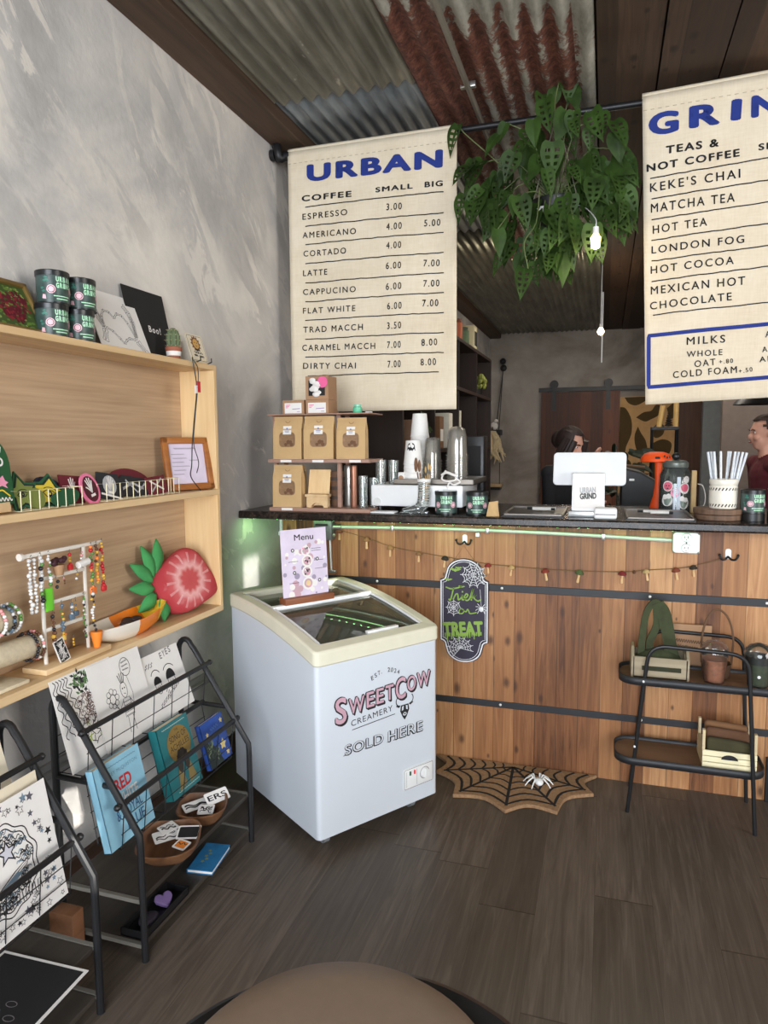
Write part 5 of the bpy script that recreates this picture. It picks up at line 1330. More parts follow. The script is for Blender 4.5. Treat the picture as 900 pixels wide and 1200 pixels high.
strand(1.668, T3+.185, T3+.09, ['blue', 'green', 'gold'], 'blue and green bead strand on the third bar', .005, pend=(mat('pendant_yellow', (226, 190, 90), .5), .007))
strand(1.708, T3+.180, T3+.150, ['blue', 'clear'], 'grey blue disc earrings hanging from the third bar', .005, pend=(BE['blue'], .010))
strand(1.726, T3+.182, T3+.156, ['gold', 'blue'], 'gold topped blue disc earrings right of the grey blue pair', .004, pend=(mat('pendant_bluegrey', (80, 96, 112), .4), .009))
strand(1.762, T3+.19, T3+.06, ['green', 'white', 'black'], 'thin green and white bead strand left of the right upright', .0035)
strand(1.675, T3+.10, T3+.060, ['gold', 'orange', 'red'], 'gold and orange bead earrings on the lowest bar', .004); strand(1.71, T3+.068, T3+.05, ['gold'], 'tiny gold earrings below the lowest bar', .004)
dc = thing('cup_charm', 'small orange drink cup charm hanging at the lower right of the earring stand', 'charm', (EX+.02, 1.80, T3+.018))
MB().lathe([(0, .01), (.010, .01), (.019, .055), (.019, .062), (0, .062)], c=(EX+.022, 1.80, T3+.008), n=16).build('cup', ORANGE, dc, world=True)
MB().lathe([(.006, 0), (.006, .012)], c=(EX+.022, 1.80, T3), n=10).build('cup_stem', PAPER, dc, world=True)
M = lean(-1.555, -1.575, 1.632, T3+.012, .1) @ Matrix.Rotation(R(12), 4, 'Z')
kc = thing('patterned_card', 'small black and white patterned card leaning at the foot of the earring stand', 'card', M=M)
MB().box((0, 0, 0), (.042, .072, .003)).build('card', PAPER, kc, smooth=0)
b = MB(); rr = random.Random(2); b.flat([(.003, .003), (.039, .003), (.039, .069), (.003, .069)], .0033, 0)
for i in range(26): b.ribbon(wiggle(rr.uniform(.004, .02), rr.uniform(.006, .066), rr.uniform(.02, .038), rr.uniform(.006, .066), .003, 2), .0012, .0036, 1)
b.build('pattern', [INK, PAPER], kc, smooth=0, recalc=False)
# candy corn bowl
bw = thing('candy_corn_bowl', 'leaf-shaped candy corn bowl in white, orange and yellow bands on the wall shelf', 'bowl', (-1.595, 2.0, T3))
g = G('candy_corn_glaze'); p = g.xyz(g.obj()); f = g.math('ADD', p[1], g.math('MULTIPLY', p[2], .25))
col = g.ramp(g.math('MULTIPLY_ADD', f, 2.2, .5), [(0, (236, 228, 214)), (.475, (236, 228, 214)), (.48, (238, 132, 36)), (.775, (240, 140, 40)), (.78, (244, 200, 60))], 'CONSTANT')
g.set(g.p.inputs['Base Color'], col); g.p.inputs['Roughness'].default_value = .25
NB = 40; vs = []
def bowl_out(s, z):
    o = []
    for k in range(NB):
        a = 2*math.pi*k/NB; ca_, sa_ = math.cos(a), math.sin(a)
        y = .205*s*ca_; x = .068*s*(abs(sa_)**.8)*math.copysign(1, sa_)*(1-.35*(ca_ > 0)*ca_**2)
        o.append((x, y, z+(.018*max(0, ca_) if z > .04 else 0)))
    return o
rings = [bowl_out(.42, 0), bowl_out(.52, .004), bowl_out(.78, .024), bowl_out(.94, .048), bowl_out(1.0, .064), bowl_out(.97, .066), bowl_out(.88, .046), bowl_out(.68, .024), bowl_out(.4, .010)]
for r in rings: vs += r
fs = [(i*NB+k, i*NB+(k+1) % NB, (i+1)*NB+(k+1) % NB, (i+1)*NB+k) for i in range(len(rings)-1) for k in range(NB)]+[tuple(range(NB-1, -1, -1)), tuple(range(8*NB, 9*NB))]
MB().verts(vs, fs).build('bowl', g.m, bw)
b = MB(); rr = random.Random(6)
for i in range(4): b.ball((rr.uniform(-.02, .02), -.03+.024*i, .044+rr.uniform(-.004, .006)), .020, (1, 1.2, .6), n=10)
tag(b.apply(lambda c: c+Vector((-1.595, 2.0, T3))).build('dark_sweets', mat('dark_bundle', (58, 44, 42), .5)), 'dark bundle lying inside the candy corn bowl', 'bundle')
# strawberry cushion
sb = thing('strawberry_cushion', 'pink red half-strawberry cushion with green leaves against the shelf end', 'cushion', M=Matrix.Translation((-1.600, 2.345, T3+.128)) @ frame((0, 0, 0), (.16, 1, 0), (-.22, 0, 1)) @ Matrix.Rotation(R(4), 4, 'Z') @ Matrix.Diagonal((1.16, 1.06, 1, 1)))
outl = smoothpath([(-.148, .035, 0), (-.125, -.04, 0), (-.09, -.098, 0), (-.03, -.118, 0), (.06, -.108, 0), (.14, -.085, 0), (.148, -.045, 0), (.12, .03, 0), (.085, .095, 0), (.03, .122, 0), (-.04, .10, 0), (-.10, .075, 0), (-.148, .035, 0)], 4)[:-1]
def cush(m, th):
    b = MB(); n = len(outl); ks = [(1, .0), (.97, .55), (.86, .85), (.6, 1), (.3, 1.03)]
    vs = []; fs = []
    for sgn in (1, -1):
        o = len(vs)
        for s, t in ks: vs += [(p.x*s, p.y*s, sgn*th*t) for p in outl]
        vs.append((0, 0, sgn*th*1.04)); c = len(vs)-1
        for i in range(len(ks)-1): fs += [(o+i*n+k, o+i*n+(k+1) % n, o+(i+1)*n+(k+1) % n, o+(i+1)*n+k) for k in range(n)]
        i = len(ks)-1; fs += [(o+i*n+k, o+i*n+(k+1) % n, c) for k in range(n)]
    b.verts(vs, fs); bmesh.ops.remove_doubles(b.bm, verts=b.bm.verts[:], dist=.0005); return b
g = G('strawberry_print'); v = g.obj(); q = g.xyz(v)
d = g.math('SQRT', g.math('ADD', g.math('POWER', g.math('MULTIPLY', q[0], 1.), 2.), g.math('POWER', q[1], 2.)))
an = g.math('ARCTAN2', q[1], q[0])
d2 = g.math('ADD', d, g.math('MULTIPLY', g.math('SINE', g.math('MULTIPLY', an, 11.)), .004))
nz = g.noise(v, 24, 3)
col = g.ramp(g.math('MULTIPLY', g.math('MULTIPLY_ADD', nz, .016, d2), 6.), [(.0, (188, 72, 74)), (.26, (196, 82, 82)), (.38, (228, 168, 164)), (.44, (222, 156, 154)), (.54, (200, 92, 94)), (.72, (182, 60, 66)), (.95, (164, 46, 54))])
ray = g.math('MULTIPLY', g.math('GREATER_THAN', g.math('SINE', g.math('MULTIPLY', an, 15.)), .72), g.math('MULTIPLY', g.math('GREATER_THAN', d, .066), g.math('LESS_THAN', d, .105)))
col = g.mix(g.math('MULTIPLY', g.math('MULTIPLY', ray, nz), .7), col, lin((236, 196, 192)))
col = g.mix(g.ramp(nz, [(.62, (0, 0, 0)), (.72, (120, 120, 120))]), col, lin((232, 180, 178)))
g.out(col, .9)
cush(None, .036).build('cushion_body', g.m, sb, sub=1)
for a, L, x0, y0 in ((72, .125, -.118, .060), (100, .12, -.130, .05), (132, .11, -.138, .035), (165, .10, -.142, .01), (205, .095, -.140, -.01), (262, .085, -.120, -.03)):
    d = Vector((math.cos(R(a)), math.sin(R(a)), 0)); n = Vector((-d.y, d.x, 0)); vs = []; fs = []
    for i in range(9):
        t = i/8; wv = .024*math.sin(math.pi*(t*.9+.08))
        c = Vector((x0, y0, .004))+d*L*t+Vector((0, 0, .012*math.sin(math.pi*t)))
        vs += [c-n*wv, c+Vector((0, 0, .004)), c+n*wv]
    fs = [(3*i+j, 3*i+j+1, 3*i+4+j, 3*i+3+j) for i in range(8) for j in (0, 1)]
    MB().verts(vs, fs).build('felt_leaf', mat('felt_leaf', (66, 150, 84), .8, var=.15), sb, solid=.006)
M = Matrix.Translation((-1.553, 2.285, T3+.19)) @ frame((0, 0, 0), (0, 1, 0), (-.2, 0, 1)) @ Matrix.Rotation(R(70), 4, 'Z')
tag(MB().box((-.014, -.006, .018), (.014, .006, .021)).build('cushion_tag', mat('tan_tag', (168, 96, 84), .8), sb), None)

FRAMEBROWN = wood('block_wood', (150, 104, 72), (116, 76, 50), 1, .6)
# ================================================================ MAGAZINE RACKS
def make_rack(y0, y1, label):
    t = thing('magazine_rack', label, 'rack', (-1.39, (y0+y1)/2, 0), group='black wire magazine racks under the wall shelf')
    for y in (y0, y1):
        P = [(-1.532, y, 0), (-1.532, y, .69)]+[(-1.503+.029*math.cos(R(a)), y, .722+.042*math.sin(R(a))) for a in range(170, 20, -20)]+[(-1.465, y, .728), (-1.245, y, .385), (-1.243, y, .35), (-1.243, y, 0)]
        MB().tube(P, .0105, 10).build('side_frame', BLACKMETAL, t, world=True)
        MB().tube([(-1.532, y, .522), (-1.335, y, .518)], .0085, 8).build('side_strut', BLACKMETAL, t, world=True)
        MB().box((-1.53, y-.006, .178), (-1.245, y+.006, .19)).box((-1.53, y-.006, .04), (-1.245, y+.006, .052)).build('shelf_strut', mat('grey_edge_strip', (112, 108, 100), .5), t, world=True)
    e = .02
    for nm, x, z in (('front_bar', -1.412, .676), ('front_bar', -1.30, .470), ('rear_bar', -1.434, .527)):
        MB().tube([(x, y0-e if nm == 'front_bar' else y0, z), (x, y1+e if nm == 'front_bar' else y1, z)], .0085, 8).build(nm, BLACKMETAL, t, world=True)
        for y in (y0, y1):
            if nm == 'front_bar': MB().ball((x, y+(e if y == y1 else -e), z), .0105, n=8).build('bar_cap', BLACK, t, world=True)
    def grid(pts, nv, nh, name):
        """wires on the strip between the two (x,z) points"""
        (xa, za), (xb, zb) = pts; b = MB()
        for i in range(nv+1):
            y = y0+.01+(y1-y0-.02)*i/nv; b.tube([(xa, y, za), (xb, y, zb)], .0016, 5)
        for k in range(1, nh+1):
            f = k/nh; b.tube([(xa+(xb-xa)*f, y0+.005, za+(zb-za)*f), (xa+(xb-xa)*f, y1-.005, za+(zb-za)*f)], .0016, 5)
        b.build(name, BLACKMETAL, t, world=True)
    grid([(-1.412, .676), (-1.425, .53)], 6, 2, 'wire_grid'); grid([(-1.528, .70), (-1.528, .525)], 6, 3, 'wire_grid')
    grid([(-1.30, .470), (-1.315, .325)], 6, 3, 'wire_grid'); grid([(-1.434, .52), (-1.40, .325)], 6, 4, 'wire_grid')
    b = MB()
    for i in range(7):
        y = y0+.01+(y1-y0-.02)*i/6; b.tube([(-1.315, y, .325), (-1.40, y, .325)], .0016, 5); b.tube([(-1.425, y, .53), (-1.528, y, .53)], .0016, 5)
    b.build('pocket_floor', BLACKMETAL, t, world=True)
    for z in (.185, .047):
        MB().box((-1.525, y0+.008, z-.012), (-1.252, y1-.008, z+.004)).build('shelf_board', DARKWOOD, t, world=True, smooth=0, bevel=.002)
    return t
rack = make_rack(1.565, 2.2, 'black wire magazine rack of paperbacks beside the white freezer')
rack2 = copy_tree(rack, None, Matrix.Translation((-1.388, 1.8825-.825, 0)))
tag(rack2, 'black wire magazine rack at the left edge holding a star drawing')

# posters in the upper pocket
def poster(name, label, y0, y1, xb, zb, xt, zt, paper, draw, mats, cat='print', tilt=0):
    M = frame((xb, y0, zb), (0, 1, 0), (xt-xb, 0, zt-zb)) @ Matrix.Rotation(tilt, 4, 'Z')
    t = thing(name, label, cat, M=M); h = math.hypot(xt-xb, zt-zb); w = y1-y0
    MB().box((0, 0, 0), (w, h, .0018)).build('paper', paper, t, smooth=0)
    b = MB(); draw(b, w, h); b.build('drawing', mats, t, smooth=0, recalc=False)
    return t
Z = .0022
def leaves_art(b, w, h):
    rr = random.Random(12)
    for k in range(5): b.ribbon(wiggle(.012+.012*k, h*.98, .02+.018*k, h*.35, .008, 4+k*.3), .0028, Z, 0)
    for k in range(70):
        x, y = rr.uniform(.085, .15), rr.uniform(.74, .97)*h; a = rr.uniform(0, 3.1)
        b.flat([(x, y), (x+.009*math.cos(a-.5), y+.009*math.sin(a-.5)), (x+.018*math.cos(a), y+.018*math.sin(a)), (x+.009*math.cos(a+.5), y+.009*math.sin(a+.5))], Z+k*1e-6, rr.choice((1, 1, 0)))
    for k in range(90):
        x, y = rr.uniform(.09, .15), rr.uniform(.42, .74)*h; a = rr.uniform(0, 6.2); b.ribbon([(x, y), (x+.012*math.cos(a), y+.012*math.sin(a)), (x+.016*math.cos(a+.8), y+.016*math.sin(a+.8))], .0022, Z+k*1e-6, rr.choice((2, 2, 0)))
    for k in range(40):
        x, y = rr.uniform(.09, .18), rr.uniform(.2, .42)*h; a = rr.uniform(0, 6.2); b.ribbon([(x, y), (x+.02*math.cos(a), y+.02*math.sin(a))], .0026, Z+k*1e-6, rr.choice((0, 3, 0)))
poster('leaf_print', 'white print with green and brown leaf drawings at the left of the upper rack pocket', 1.545, 1.80, -1.452, .545, -1.522, .815, PAPER, leaves_art, [INK, mat('art_green', (88, 120, 74), .8), mat('art_brown', (96, 62, 54), .8), mat('art_lime', (160, 176, 70), .8)])
def balloon_art(b, w, h):
    b.ribbon(arc(.165, h*.83, .024, 0, 350, 20, .03), .0022, Z, 0, True)
    for k in range(3): b.ribbon(wiggle(.15, h*.80+.012*k, .18, h*.80+.014*k, .002, 5), .0018, Z, 0)
    b.ribbon([(.162, h*.72), (.172, h*.5), (.165, h*.36)], .0014, Z, 0)
    # a figure with raised hair and striped shirt
    b.ribbon(arc(.135, h*.58, .015, 0, 350, 16, .026), .002, Z, 0, True)
    for a in (60, 80, 100, 120): b.ribbon([(.135+.012*math.cos(R(a)), h*.66), (.135+.03*math.cos(R(a)), h*.66+.035*math.sin(R(a)))], .003, Z, 0)
    for x in (.13, .14): b.disc((x, h*.60), .0028, Z, 0, 8)
    b.ribbon([(.132, h*.54), (.14, h*.53)], .002, Z, 0)
    b.ribbon([(.122, h*.48), (.152, h*.48), (.158, h*.27), (.116, h*.27)], .002, Z, 0, True)
    for k in range(5): b.ribbon([(.119, h*(.44-.04*k)), (.156, h*(.44-.04*k))], .0018, Z, 0)
    b.ribbon([(.122, h*.47), (.10, h*.38), (.08, h*.44)], .002, Z, 0); b.ribbon([(.152, h*.47), (.17, h*.36)], .002, Z, 0)
    b.ribbon([(.125, h*.27), (.12, h*.08)], .002, Z, 0); b.ribbon([(.148, h*.27), (.15, h*.08)], .002, Z, 0)
    b.ribbon(arc(.078, h*.53, .013, 0, 350, 14, .016), .002, Z, 0, True)
    for a in range(0, 360, 45): b.ribbon(arc(.078+.02*math.cos(R(a)), h*.54+.024*math.sin(R(a)), .009, 0, 350, 8), .0018, Z, 0, True)
    b.ribbon([(.082, h*.48), (.10, h*.36)], .0024, Z, 0)
poster('figure_print', 'white print of a figure with a balloon in the upper rack pocket', 1.688, 1.937, -1.447, .545, -1.517, .812, PAPER, balloon_art, [INK])
def faces_art(b, w, h):
    for k in range(3): b.ribbon(wiggle(.030+.015*k, h*.80, .040+.015*k, h*.88, .003, 2), .003, Z, 1)
    for i, chh in enumerate('     EYES'):
        if chh != ' ': b.text(chh, (.03+.018*i, h*.80+.003*i), (.042+.018*i, h*.80+.003*i), .024, z=Z, mi=1, bold=.02)
    for cx, s in ((.07, .8), (.145, 1)):
        b.flat([(p[0], p[1]) for p in arc(cx, h*.53, .026*s, 0, 180, 12, .034*s)], Z, 0)
        b.ribbon(arc(cx, h*.5, .020*s, 0, 350, 18, .036*s), .0022, Z, 0, True)
        for x in (-.007, .007): b.ribbon(arc(cx+x*s, h*.48, .003, 0, 350, 8), .0016, Z, 0, True)
        b.ribbon(arc(cx, h*.44, .008*s, 200, 340, 6), .002, Z, 0)
        b.ribbon(arc(cx, h*.62, .034*s, 30, 150, 8, .03), .003, Z, 0)
    for i in range(5): b.ribbon([(.098+.008*(i % 3), h*(.36-.03*i)), (.108+.008*(i % 3), h*(.40-.03*i))], .003, Z, 1)
    for k in range(9): b.ribbon(wiggle(.05+.015*k, h*.16+.006*k, .060+.015*k, h*.24+.006*k, .003, 2), .003, Z, 1)
poster('faces_print', 'white line print with two capped faces at the right of the upper rack pocket', 1.925, 2.155, -1.442, .545, -1.515, .762, PAPER, faces_art, [INK, GREYINK])

# books in the lower pocket
def book(label, y0, y1, xb, zb, xt, zt, th, cover, art, mats, group='books in the lower pocket of the rack'):
    M = frame((xb, y0, zb), (0, 1, 0), (xt-xb, 0, zt-zb)); h = math.hypot(xt-xb, zt-zb); w = y1-y0
    t = thing('book', label, 'book', M=M, group=group)
    b = MB().box((0, 0, -.002), (w, h, 0)).box((0, 0, -th), (w, h, -th+.002)).box((0, 0, -th), (.002, h, 0))
    b.build('cover', cover, t, smooth=0)
    MB().box((.002, .003, -th+.002), (w-.003, h-.003, -.002)).build('pages', mat('book_pages', (222, 206, 178), .9), t, smooth=0)
    b = MB(); art(b, w, h); b.build('cover_print', mats, t, smooth=0, recalc=False)
    sp_ = MB(); SM = Matrix(((0, 0, -1, 0), (1, 0, 0, 0), (0, -1, 0, 0), (0, 0, 0, 1)))
    return t
BZ = .0006
def art_red(b, w, h):
    b.ribbon(wiggle(.03, h*.93, w-.02, h*.93, .001, 12), .0022, BZ, 3)
    b.text('CASEY McQUISTON', (.035, h*.82), (w-.02, h*.825), .011, z=BZ, mi=3, space=1.1)
    b.text('RED', (.068, h*.60), (.142, h*.615), .038, z=BZ, mi=0, bold=.035); b.text('WHITE', (.060, h*.425), (.160, h*.445), .034, z=BZ, mi=1, bold=.02)
    b.text('& ROYAL', (.050, h*.27), (.165, h*.29), .032, z=BZ, mi=2, bold=.01); b.text('BLUE', (.085, h*.10), (.165, h*.115), .034, z=BZ, mi=2, bold=.015)
book('pale blue paperback with red, white and blue title letters in the rack', 1.535, 1.735, -1.318, .335, -1.372, .572, .028, mat('book_sky_blue', (140, 190, 212), .45), art_red, [RED, PAPER, mat('title_blue', (52, 92, 134), .6), mat('title_grey_blue', (98, 138, 158), .6)])
def art_song(b, w, h):
    b.disc((w*.56, h*.66), .062, BZ, 0, 36); b.disc((w*.56, h*.66), .062, BZ, 0, 36)
    b.flat([(w*.25, h*.06), (w*.42, h*.50), (w*.52, h*.10)], BZ+.0001, 4); b.flat([(w*.60, h*.08), (w*.68, h*.50), (w*.86, h*.10)], BZ+.0001, 4)
    for cx in (.44, .66):
        b.disc((w*cx, h*.40), .015, BZ+.0003, 2, 14, ry=.03); b.disc((w*(cx+(.05 if cx < .5 else -.05)), h*.50), .012, BZ+.0003, 2, 12, ry=.022)
    b.ribbon([(w*.4, h*.5), (w*.56, h*.58), (w*.72, h*.5)], .010, BZ+.0003, 2)
    b.text('THE', (w*.50, h*.85), (w*.62, h*.85), .008, z=BZ+.0004, mi=2); b.text('SONG OF', (w*.30, h*.72), (w*.84, h*.735), .022, z=BZ+.0004, mi=2, bold=-.002); b.text('ACHILLES', (w*.26, h*.60), (w*.88, h*.615), .021, z=BZ+.0004, mi=2)
    b.ribbon(wiggle(w*.15, h*.945, w*.9, h*.95, .0012, 14), .002, BZ, 3); b.ribbon(wiggle(w*.2, h*.05, w*.9, h*.055, .0012, 12), .002, BZ, 3)
book('teal hardback with a gold disc on its cover in the rack', 1.835, 2.005, -1.318, .335, -1.378, .567, .034, mat('book_teal', (24, 104, 108), .4), art_song, [mat('book_gold', (182, 148, 78), .5), PAPER, mat('book_brown_black', (52, 42, 32), .6), mat('book_pale', (182, 196, 184), .6), mat('book_tan', (132, 112, 64), .6)])
def art_dark(b, w, h):
    rr = random.Random(15)
    b.flat([(.004, .0), (w*.6, 0), (w*.5, h*.2), (w*.34, h*.45), (.0, h*.62)], BZ, 0)
    for k in range(24): x, y = rr.uniform(.01, w*.45), rr.uniform(.01, h*.42); b.ribbon(wiggle(x, y, x+.014, y+.03, .006, 1.2), .0035, BZ+.0001+k*1e-6, rr.choice((1, 3, 0)))
    for x, y, r in ((.72, .34, .022), (.84, .12, .012), (.2, .72, .010), (.88, .84, .012)): b.flat(star(w*x, h*y, r, r*.55, 80), BZ+.0002, 2)
    b.ribbon(wiggle(w*.36, h*.77, w*.72, h*.80, .006, 4), .003, BZ+.0002, 4)
book('royal blue paperback with pale stars at the right end of the rack pocket', 2.068, 2.215, -1.322, .33, -1.368, .49, .02, mat('book_royal_blue', (38, 72, 148), .4, var=.2, scale=30), art_dark, [mat('book_dark_green', (30, 40, 34), .5), mat('book_sage', (122, 134, 100), .5), mat('book_star', (222, 198, 130), .5), mat('book_olive', (72, 84, 58), .5), mat('book_blue_title', (92, 128, 196), .5)])

# wooden bowls with stickers
def dough_bowl(cx, cy, a, label, sx=.086, sy=.088):
    t = thing('wooden_bowl', label, 'bowl', (cx, cy, .19), rz=a, group='wooden bowls on the rack shelf')
    def ring(s, z):
        o = []
        for k in range(32):
            q = 2*math.pi*k/32; c, d = math.cos(q), math.sin(q)
            o.append((sx*s*math.copysign(abs(c)**.62, c), sy*s*math.copysign(abs(d)**.62, d), z+.006*(abs(c*d)*2 if z > .03 else 0)))
        return o
    rg = [ring(.55, 0), ring(.62, .003), ring(.86, .028), ring(1, .05), ring(.95, .052), ring(.80, .03), ring(.56, .010)]; vs = [v for r in rg for v in r]
    MB().verts(vs, [(i*32+k, i*32+(k+1) % 32, (i+1)*32+(k+1) % 32, (i+1)*32+k) for i in range(6) for k in range(32)]+[tuple(range(31, -1, -1)), tuple(range(192, 224))]).build('bowl_body', BOWLWOOD, t)
    return t
dough_bowl(-1.305, 1.782, R(26), 'wooden dough bowl of stickers, nearer of the two on the rack shelf', .098, .112)
dough_bowl(-1.318, 1.995, R(24), 'wooden dough bowl of stickers beside the freezer, farther of the two on the rack shelf')
def sticker(x, y, z, a, tx, w, h, label, lines, word=None, col=None, group=None):
    M = Matrix.Translation((x, y, z)) @ Matrix.Rotation(a, 4, 'Z') @ Matrix.Rotation(tx, 4, 'X')
    t = thing('sticker', label, 'sticker', M=M, group=group)
    MB().prism(rrect(0, 0, w, h, .005), 0, .0012).build('paper', PAPER, t, smooth=0)
    b = MB()
    if col: b.flat(rrect(.006, .006, w-.006, h-.006, .004), .0015, 1)
    rr = random.Random(label)
    for k in range(lines): b.ribbon(wiggle(.008, rr.uniform(.008, h-.008), w-.008, rr.uniform(.008, h-.008), .004, 2), .003, .0017+k*1e-5, 0)
    if word: b.text(word, (.008, h*.3), (w-.008, h*.3), h*.45, z=.0018, bold=.02)
    b.build('print', [INK, col or INK], t, smooth=0, recalc=False)
G1 = 'loose stickers in the nearer wooden bowl'; G2 = 'loose stickers in the farther wooden bowl'
sticker(-1.345, 1.765, .222, R(50), R(14), .08, .05, 'white sticker lying leftmost in the nearer wooden bowl', 4, group=G1)
sticker(-1.295, 1.80, .229, R(20), R(16), .075, .055, 'black and white framed sticker at the front of the nearer wooden bowl', 3, col=SOFTBLACK, group=G1)
sticker(-1.335, 1.80, .236, R(70), R(10), .06, .045, 'white sticker standing at the back of the nearer wooden bowl', 4, group=G1)
sticker(-1.285, 1.765, .226, R(-10), R(10), .05, .04, 'orange sticker in the middle of the nearer wooden bowl', 1, col=ORANGE, group=G1)
sticker(-1.36, 1.955, .222, R(58), R(24), .11, .038, 'long white sticker at the left of the farther wooden bowl', 5, group=G2)
sticker(-1.30, 2.005, .232, R(62), R(40), .09, .045, 'white sticker lettered ERS standing up in the farther wooden bowl', 0, 'ERS', group=G2)
sticker(-1.315, 1.955, .226, R(20), R(14), .055, .045, 'white sticker with black lines at the front of the farther wooden bowl', 4, group=G2)
# lower shelf
lb = thing('blue_notebook', 'bright blue notebook lying on the bottom board of the rack beside the freezer', 'book', (-1.285, 1.975, .052), rz=R(8))
MB().box((-.046, -.078, 0), (.046, .078, .003)).box((-.046, -.078, .012), (.046, .078, .015)).box((-.046, -.078, 0), (-.043, .078, .015)).build('cover', mat('notebook_blue', (44, 118, 168), .5, var=.15, scale=40), lb, smooth=0)
MB().box((-.043, -.076, .003), (.044, .076, .012)).build('pages', PAPER, lb, smooth=0)
b = MB()
for k in range(5): b.flat(star(-.01+.008*(k % 2), -.03+.016*k, .008, .004, 40*k), .0154, 0)
b.build('gold_marks', mat('notebook_gold', (138, 150, 92), .5), lb, smooth=0, recalc=False)
tr = thing('dark_tray', 'shallow black tray on the bottom board of the rack', 'tray', (-1.30, 1.70, .052))
MB().box((-1.335, 1.575, .052), (-1.25, 1.80, .057)).box((-1.335, 1.575, .052), (-1.33, 1.80, .078)).box((-1.255, 1.575, .052), (-1.25, 1.80, .078)).box((-1.335, 1.575, .052), (-1.25, 1.58, .078)).box((-1.335, 1.795, .052), (-1.25, 1.80, .078)).build('tray_body', BLACK, tr, world=True, smooth=0, bevel=.001)
tag(MB().prism([(p[0]*.028, p[1]*.028) for p in [(0, -1), (.55, -.45), (.95, .05), (1, .5), (.75, .85), (.4, .9), (.1, .7), (0, .5), (-.1, .7), (-.4, .9), (-.75, .85), (-1, .5), (-.95, .05), (-.55, -.45)]], 0, .014, M=Matrix.Translation((-1.29, 1.725, .066)) @ Matrix.Rotation(R(60), 4, 'Z') @ Matrix.Rotation(R(20), 4, 'X')).build('felt_heart', PURPLE, bevel=.003), 'purple felt heart lying in the black tray', 'heart')
tag(MB().ball((-1.285, 1.64, .07), .022, (1.2, 1.6, .5)).build('dark_pouch', mat('dark_plum_cloth', (44, 36, 48), .8)), 'dark plum pouch in the black tray beside the felt heart', 'pouch')
tag(MB().tube(smoothpath([(-1.27, 1.60, .06), (-1.26, 1.615, .066), (-1.275, 1.64, .062), (-1.262, 1.66, .066)], 4), .004, 6).build('chrome_keyring', CHROME), 'small chrome keyring at the near end of the black tray', 'keyring')
tag(MB().box((-1.525, 1.50, 0), (-1.44, 1.548, .14), bev=.004).build('wood_block', FRAMEBROWN), 'reddish brown wood block on the floor between the two racks', 'block')

# --- left rack: star drawing, cream print, black print
def mandala(b, w, h):
    rr = random.Random(21); cx, cy = w*.36, h*.50
    for k in range(110):
        x, y = rr.uniform(.012, w-.012), rr.uniform(.012, h-.012)
        if math.hypot((x-cx)/(w*.40), (y-cy)/(h*.36)) < 1.12: continue
        r = rr.uniform(.006, .013); P = star(x, y, r, r*.45, rr.uniform(0, 72))
        if rr.random() < .45: b.flat(P, Z, rr.choice((0, 1, 2)))
        else: b.ribbon(P, .0018, Z, 0, True)
    for k in range(2):
        P = [(cx+(w*.39-.012*k)*(1+.04*math.sin(q*11))*math.cos(q), cy+(h*.34-.012*k)*(1+.04*math.sin(q*11))*math.sin(q)) for q in [2*math.pi*i/90 for i in range(90)]]
        b.ribbon(P, .003, Z, 0, True)
    for i in range(150):
        q = rr.uniform(0, 6.28); rad = rr.uniform(.55, .95); x, y = cx+w*.34*rad*math.cos(q), cy+h*.30*rad*math.sin(q)
        b.ribbon(wiggle(x-.012, y, x+.012, y+rr.uniform(-.01, .01), .004, 1.5), .0025, Z, rr.choice((0, 0, 0, 2)))
    b.flat(star(cx+.02, cy+h*.12, .032, .014), Z, 0); b.flat(star(cx+.02, cy+h*.12, .022, .010), Z+.0002, 3); b.ribbon(star(cx-.05, cy+.02, .024, .011), .002, Z, 2, True)
    for s in (0, .007, .014): b.ribbon([(cx-.05+s, cy-h*.16+s*.3), (cx+.03, cy-h*.05-s), (cx+.075-s, cy-.002-s), (cx+.05-s, cy-h*.14), (cx-.02, cy-h*.2+s)], .0028, Z, 0, True)
    b.flat([(cx-.015, cy-h*.12), (cx+.035, cy-h*.06), (cx+.05, cy-h*.09), (cx, cy-h*.15)], Z+.0002, 2)
    for k in range(9): x = cx-.07+.019*k; b.ribbon([(x, cy-h*.30), (x+.004, cy-h*.22), (x+.012, cy-h*.22), (x+.012, cy-h*.30)], .0025, Z, 0)
poster('star_drawing', 'white print covered in stars and swirling lines in the left rack pocket', 1.10, 1.358, -1.312, .335, -1.372, .640, PAPER, mandala, [INK, mat('art_grey', (90, 88, 98), .8), mat('art_blue_grey', (120, 142, 158), .8), mat('art_pale', (206, 204, 214), .8)])
poster('backing_print', 'plain cream print behind the star drawing in the left rack', 1.145, 1.355, -1.345, .348, -1.395, .66, PAPERCREAM, lambda b, w, h: b.ribbon([(.01, .01), (w-.01, .01)], .002, Z, 0), [mat('faint_cream_line', (206, 194, 168), .8)])
poster('cream_print', 'cream print leaning in the upper pocket of the left rack', 1.12, 1.345, -1.445, .55, -1.515, .80, PAPERCREAM, lambda b, w, h: b.ribbon([(.02, .02), (w-.02, .02)], .002, Z, 0), [mat('faint_cream_line2', (206, 194, 168), .8)])
M = Matrix.Translation((-1.445, 1.02, .195)) @ Matrix.Rotation(R(2), 4, 'Z')
bp2 = thing('black_print', 'black print with a white border lying on the shelf of the left rack', 'print', M=M)
MB().box((0, 0, 0), (.258, .262, .002)).build('paper', PAPER, bp2, smooth=0)
b = MB().flat([(.008, .008), (.25, .008), (.25, .254), (.008, .254)], .0023, 0)
for x, y in ((.13, .10), (.155, .125), (.18, .09)): b.ribbon(arc(x, y, .014, 0, 350, 14, .008), .002, .0026, 1, True)
b.build('dark_image', [SOFTBLACK, GREYINK], bp2, smooth=0, recalc=False)
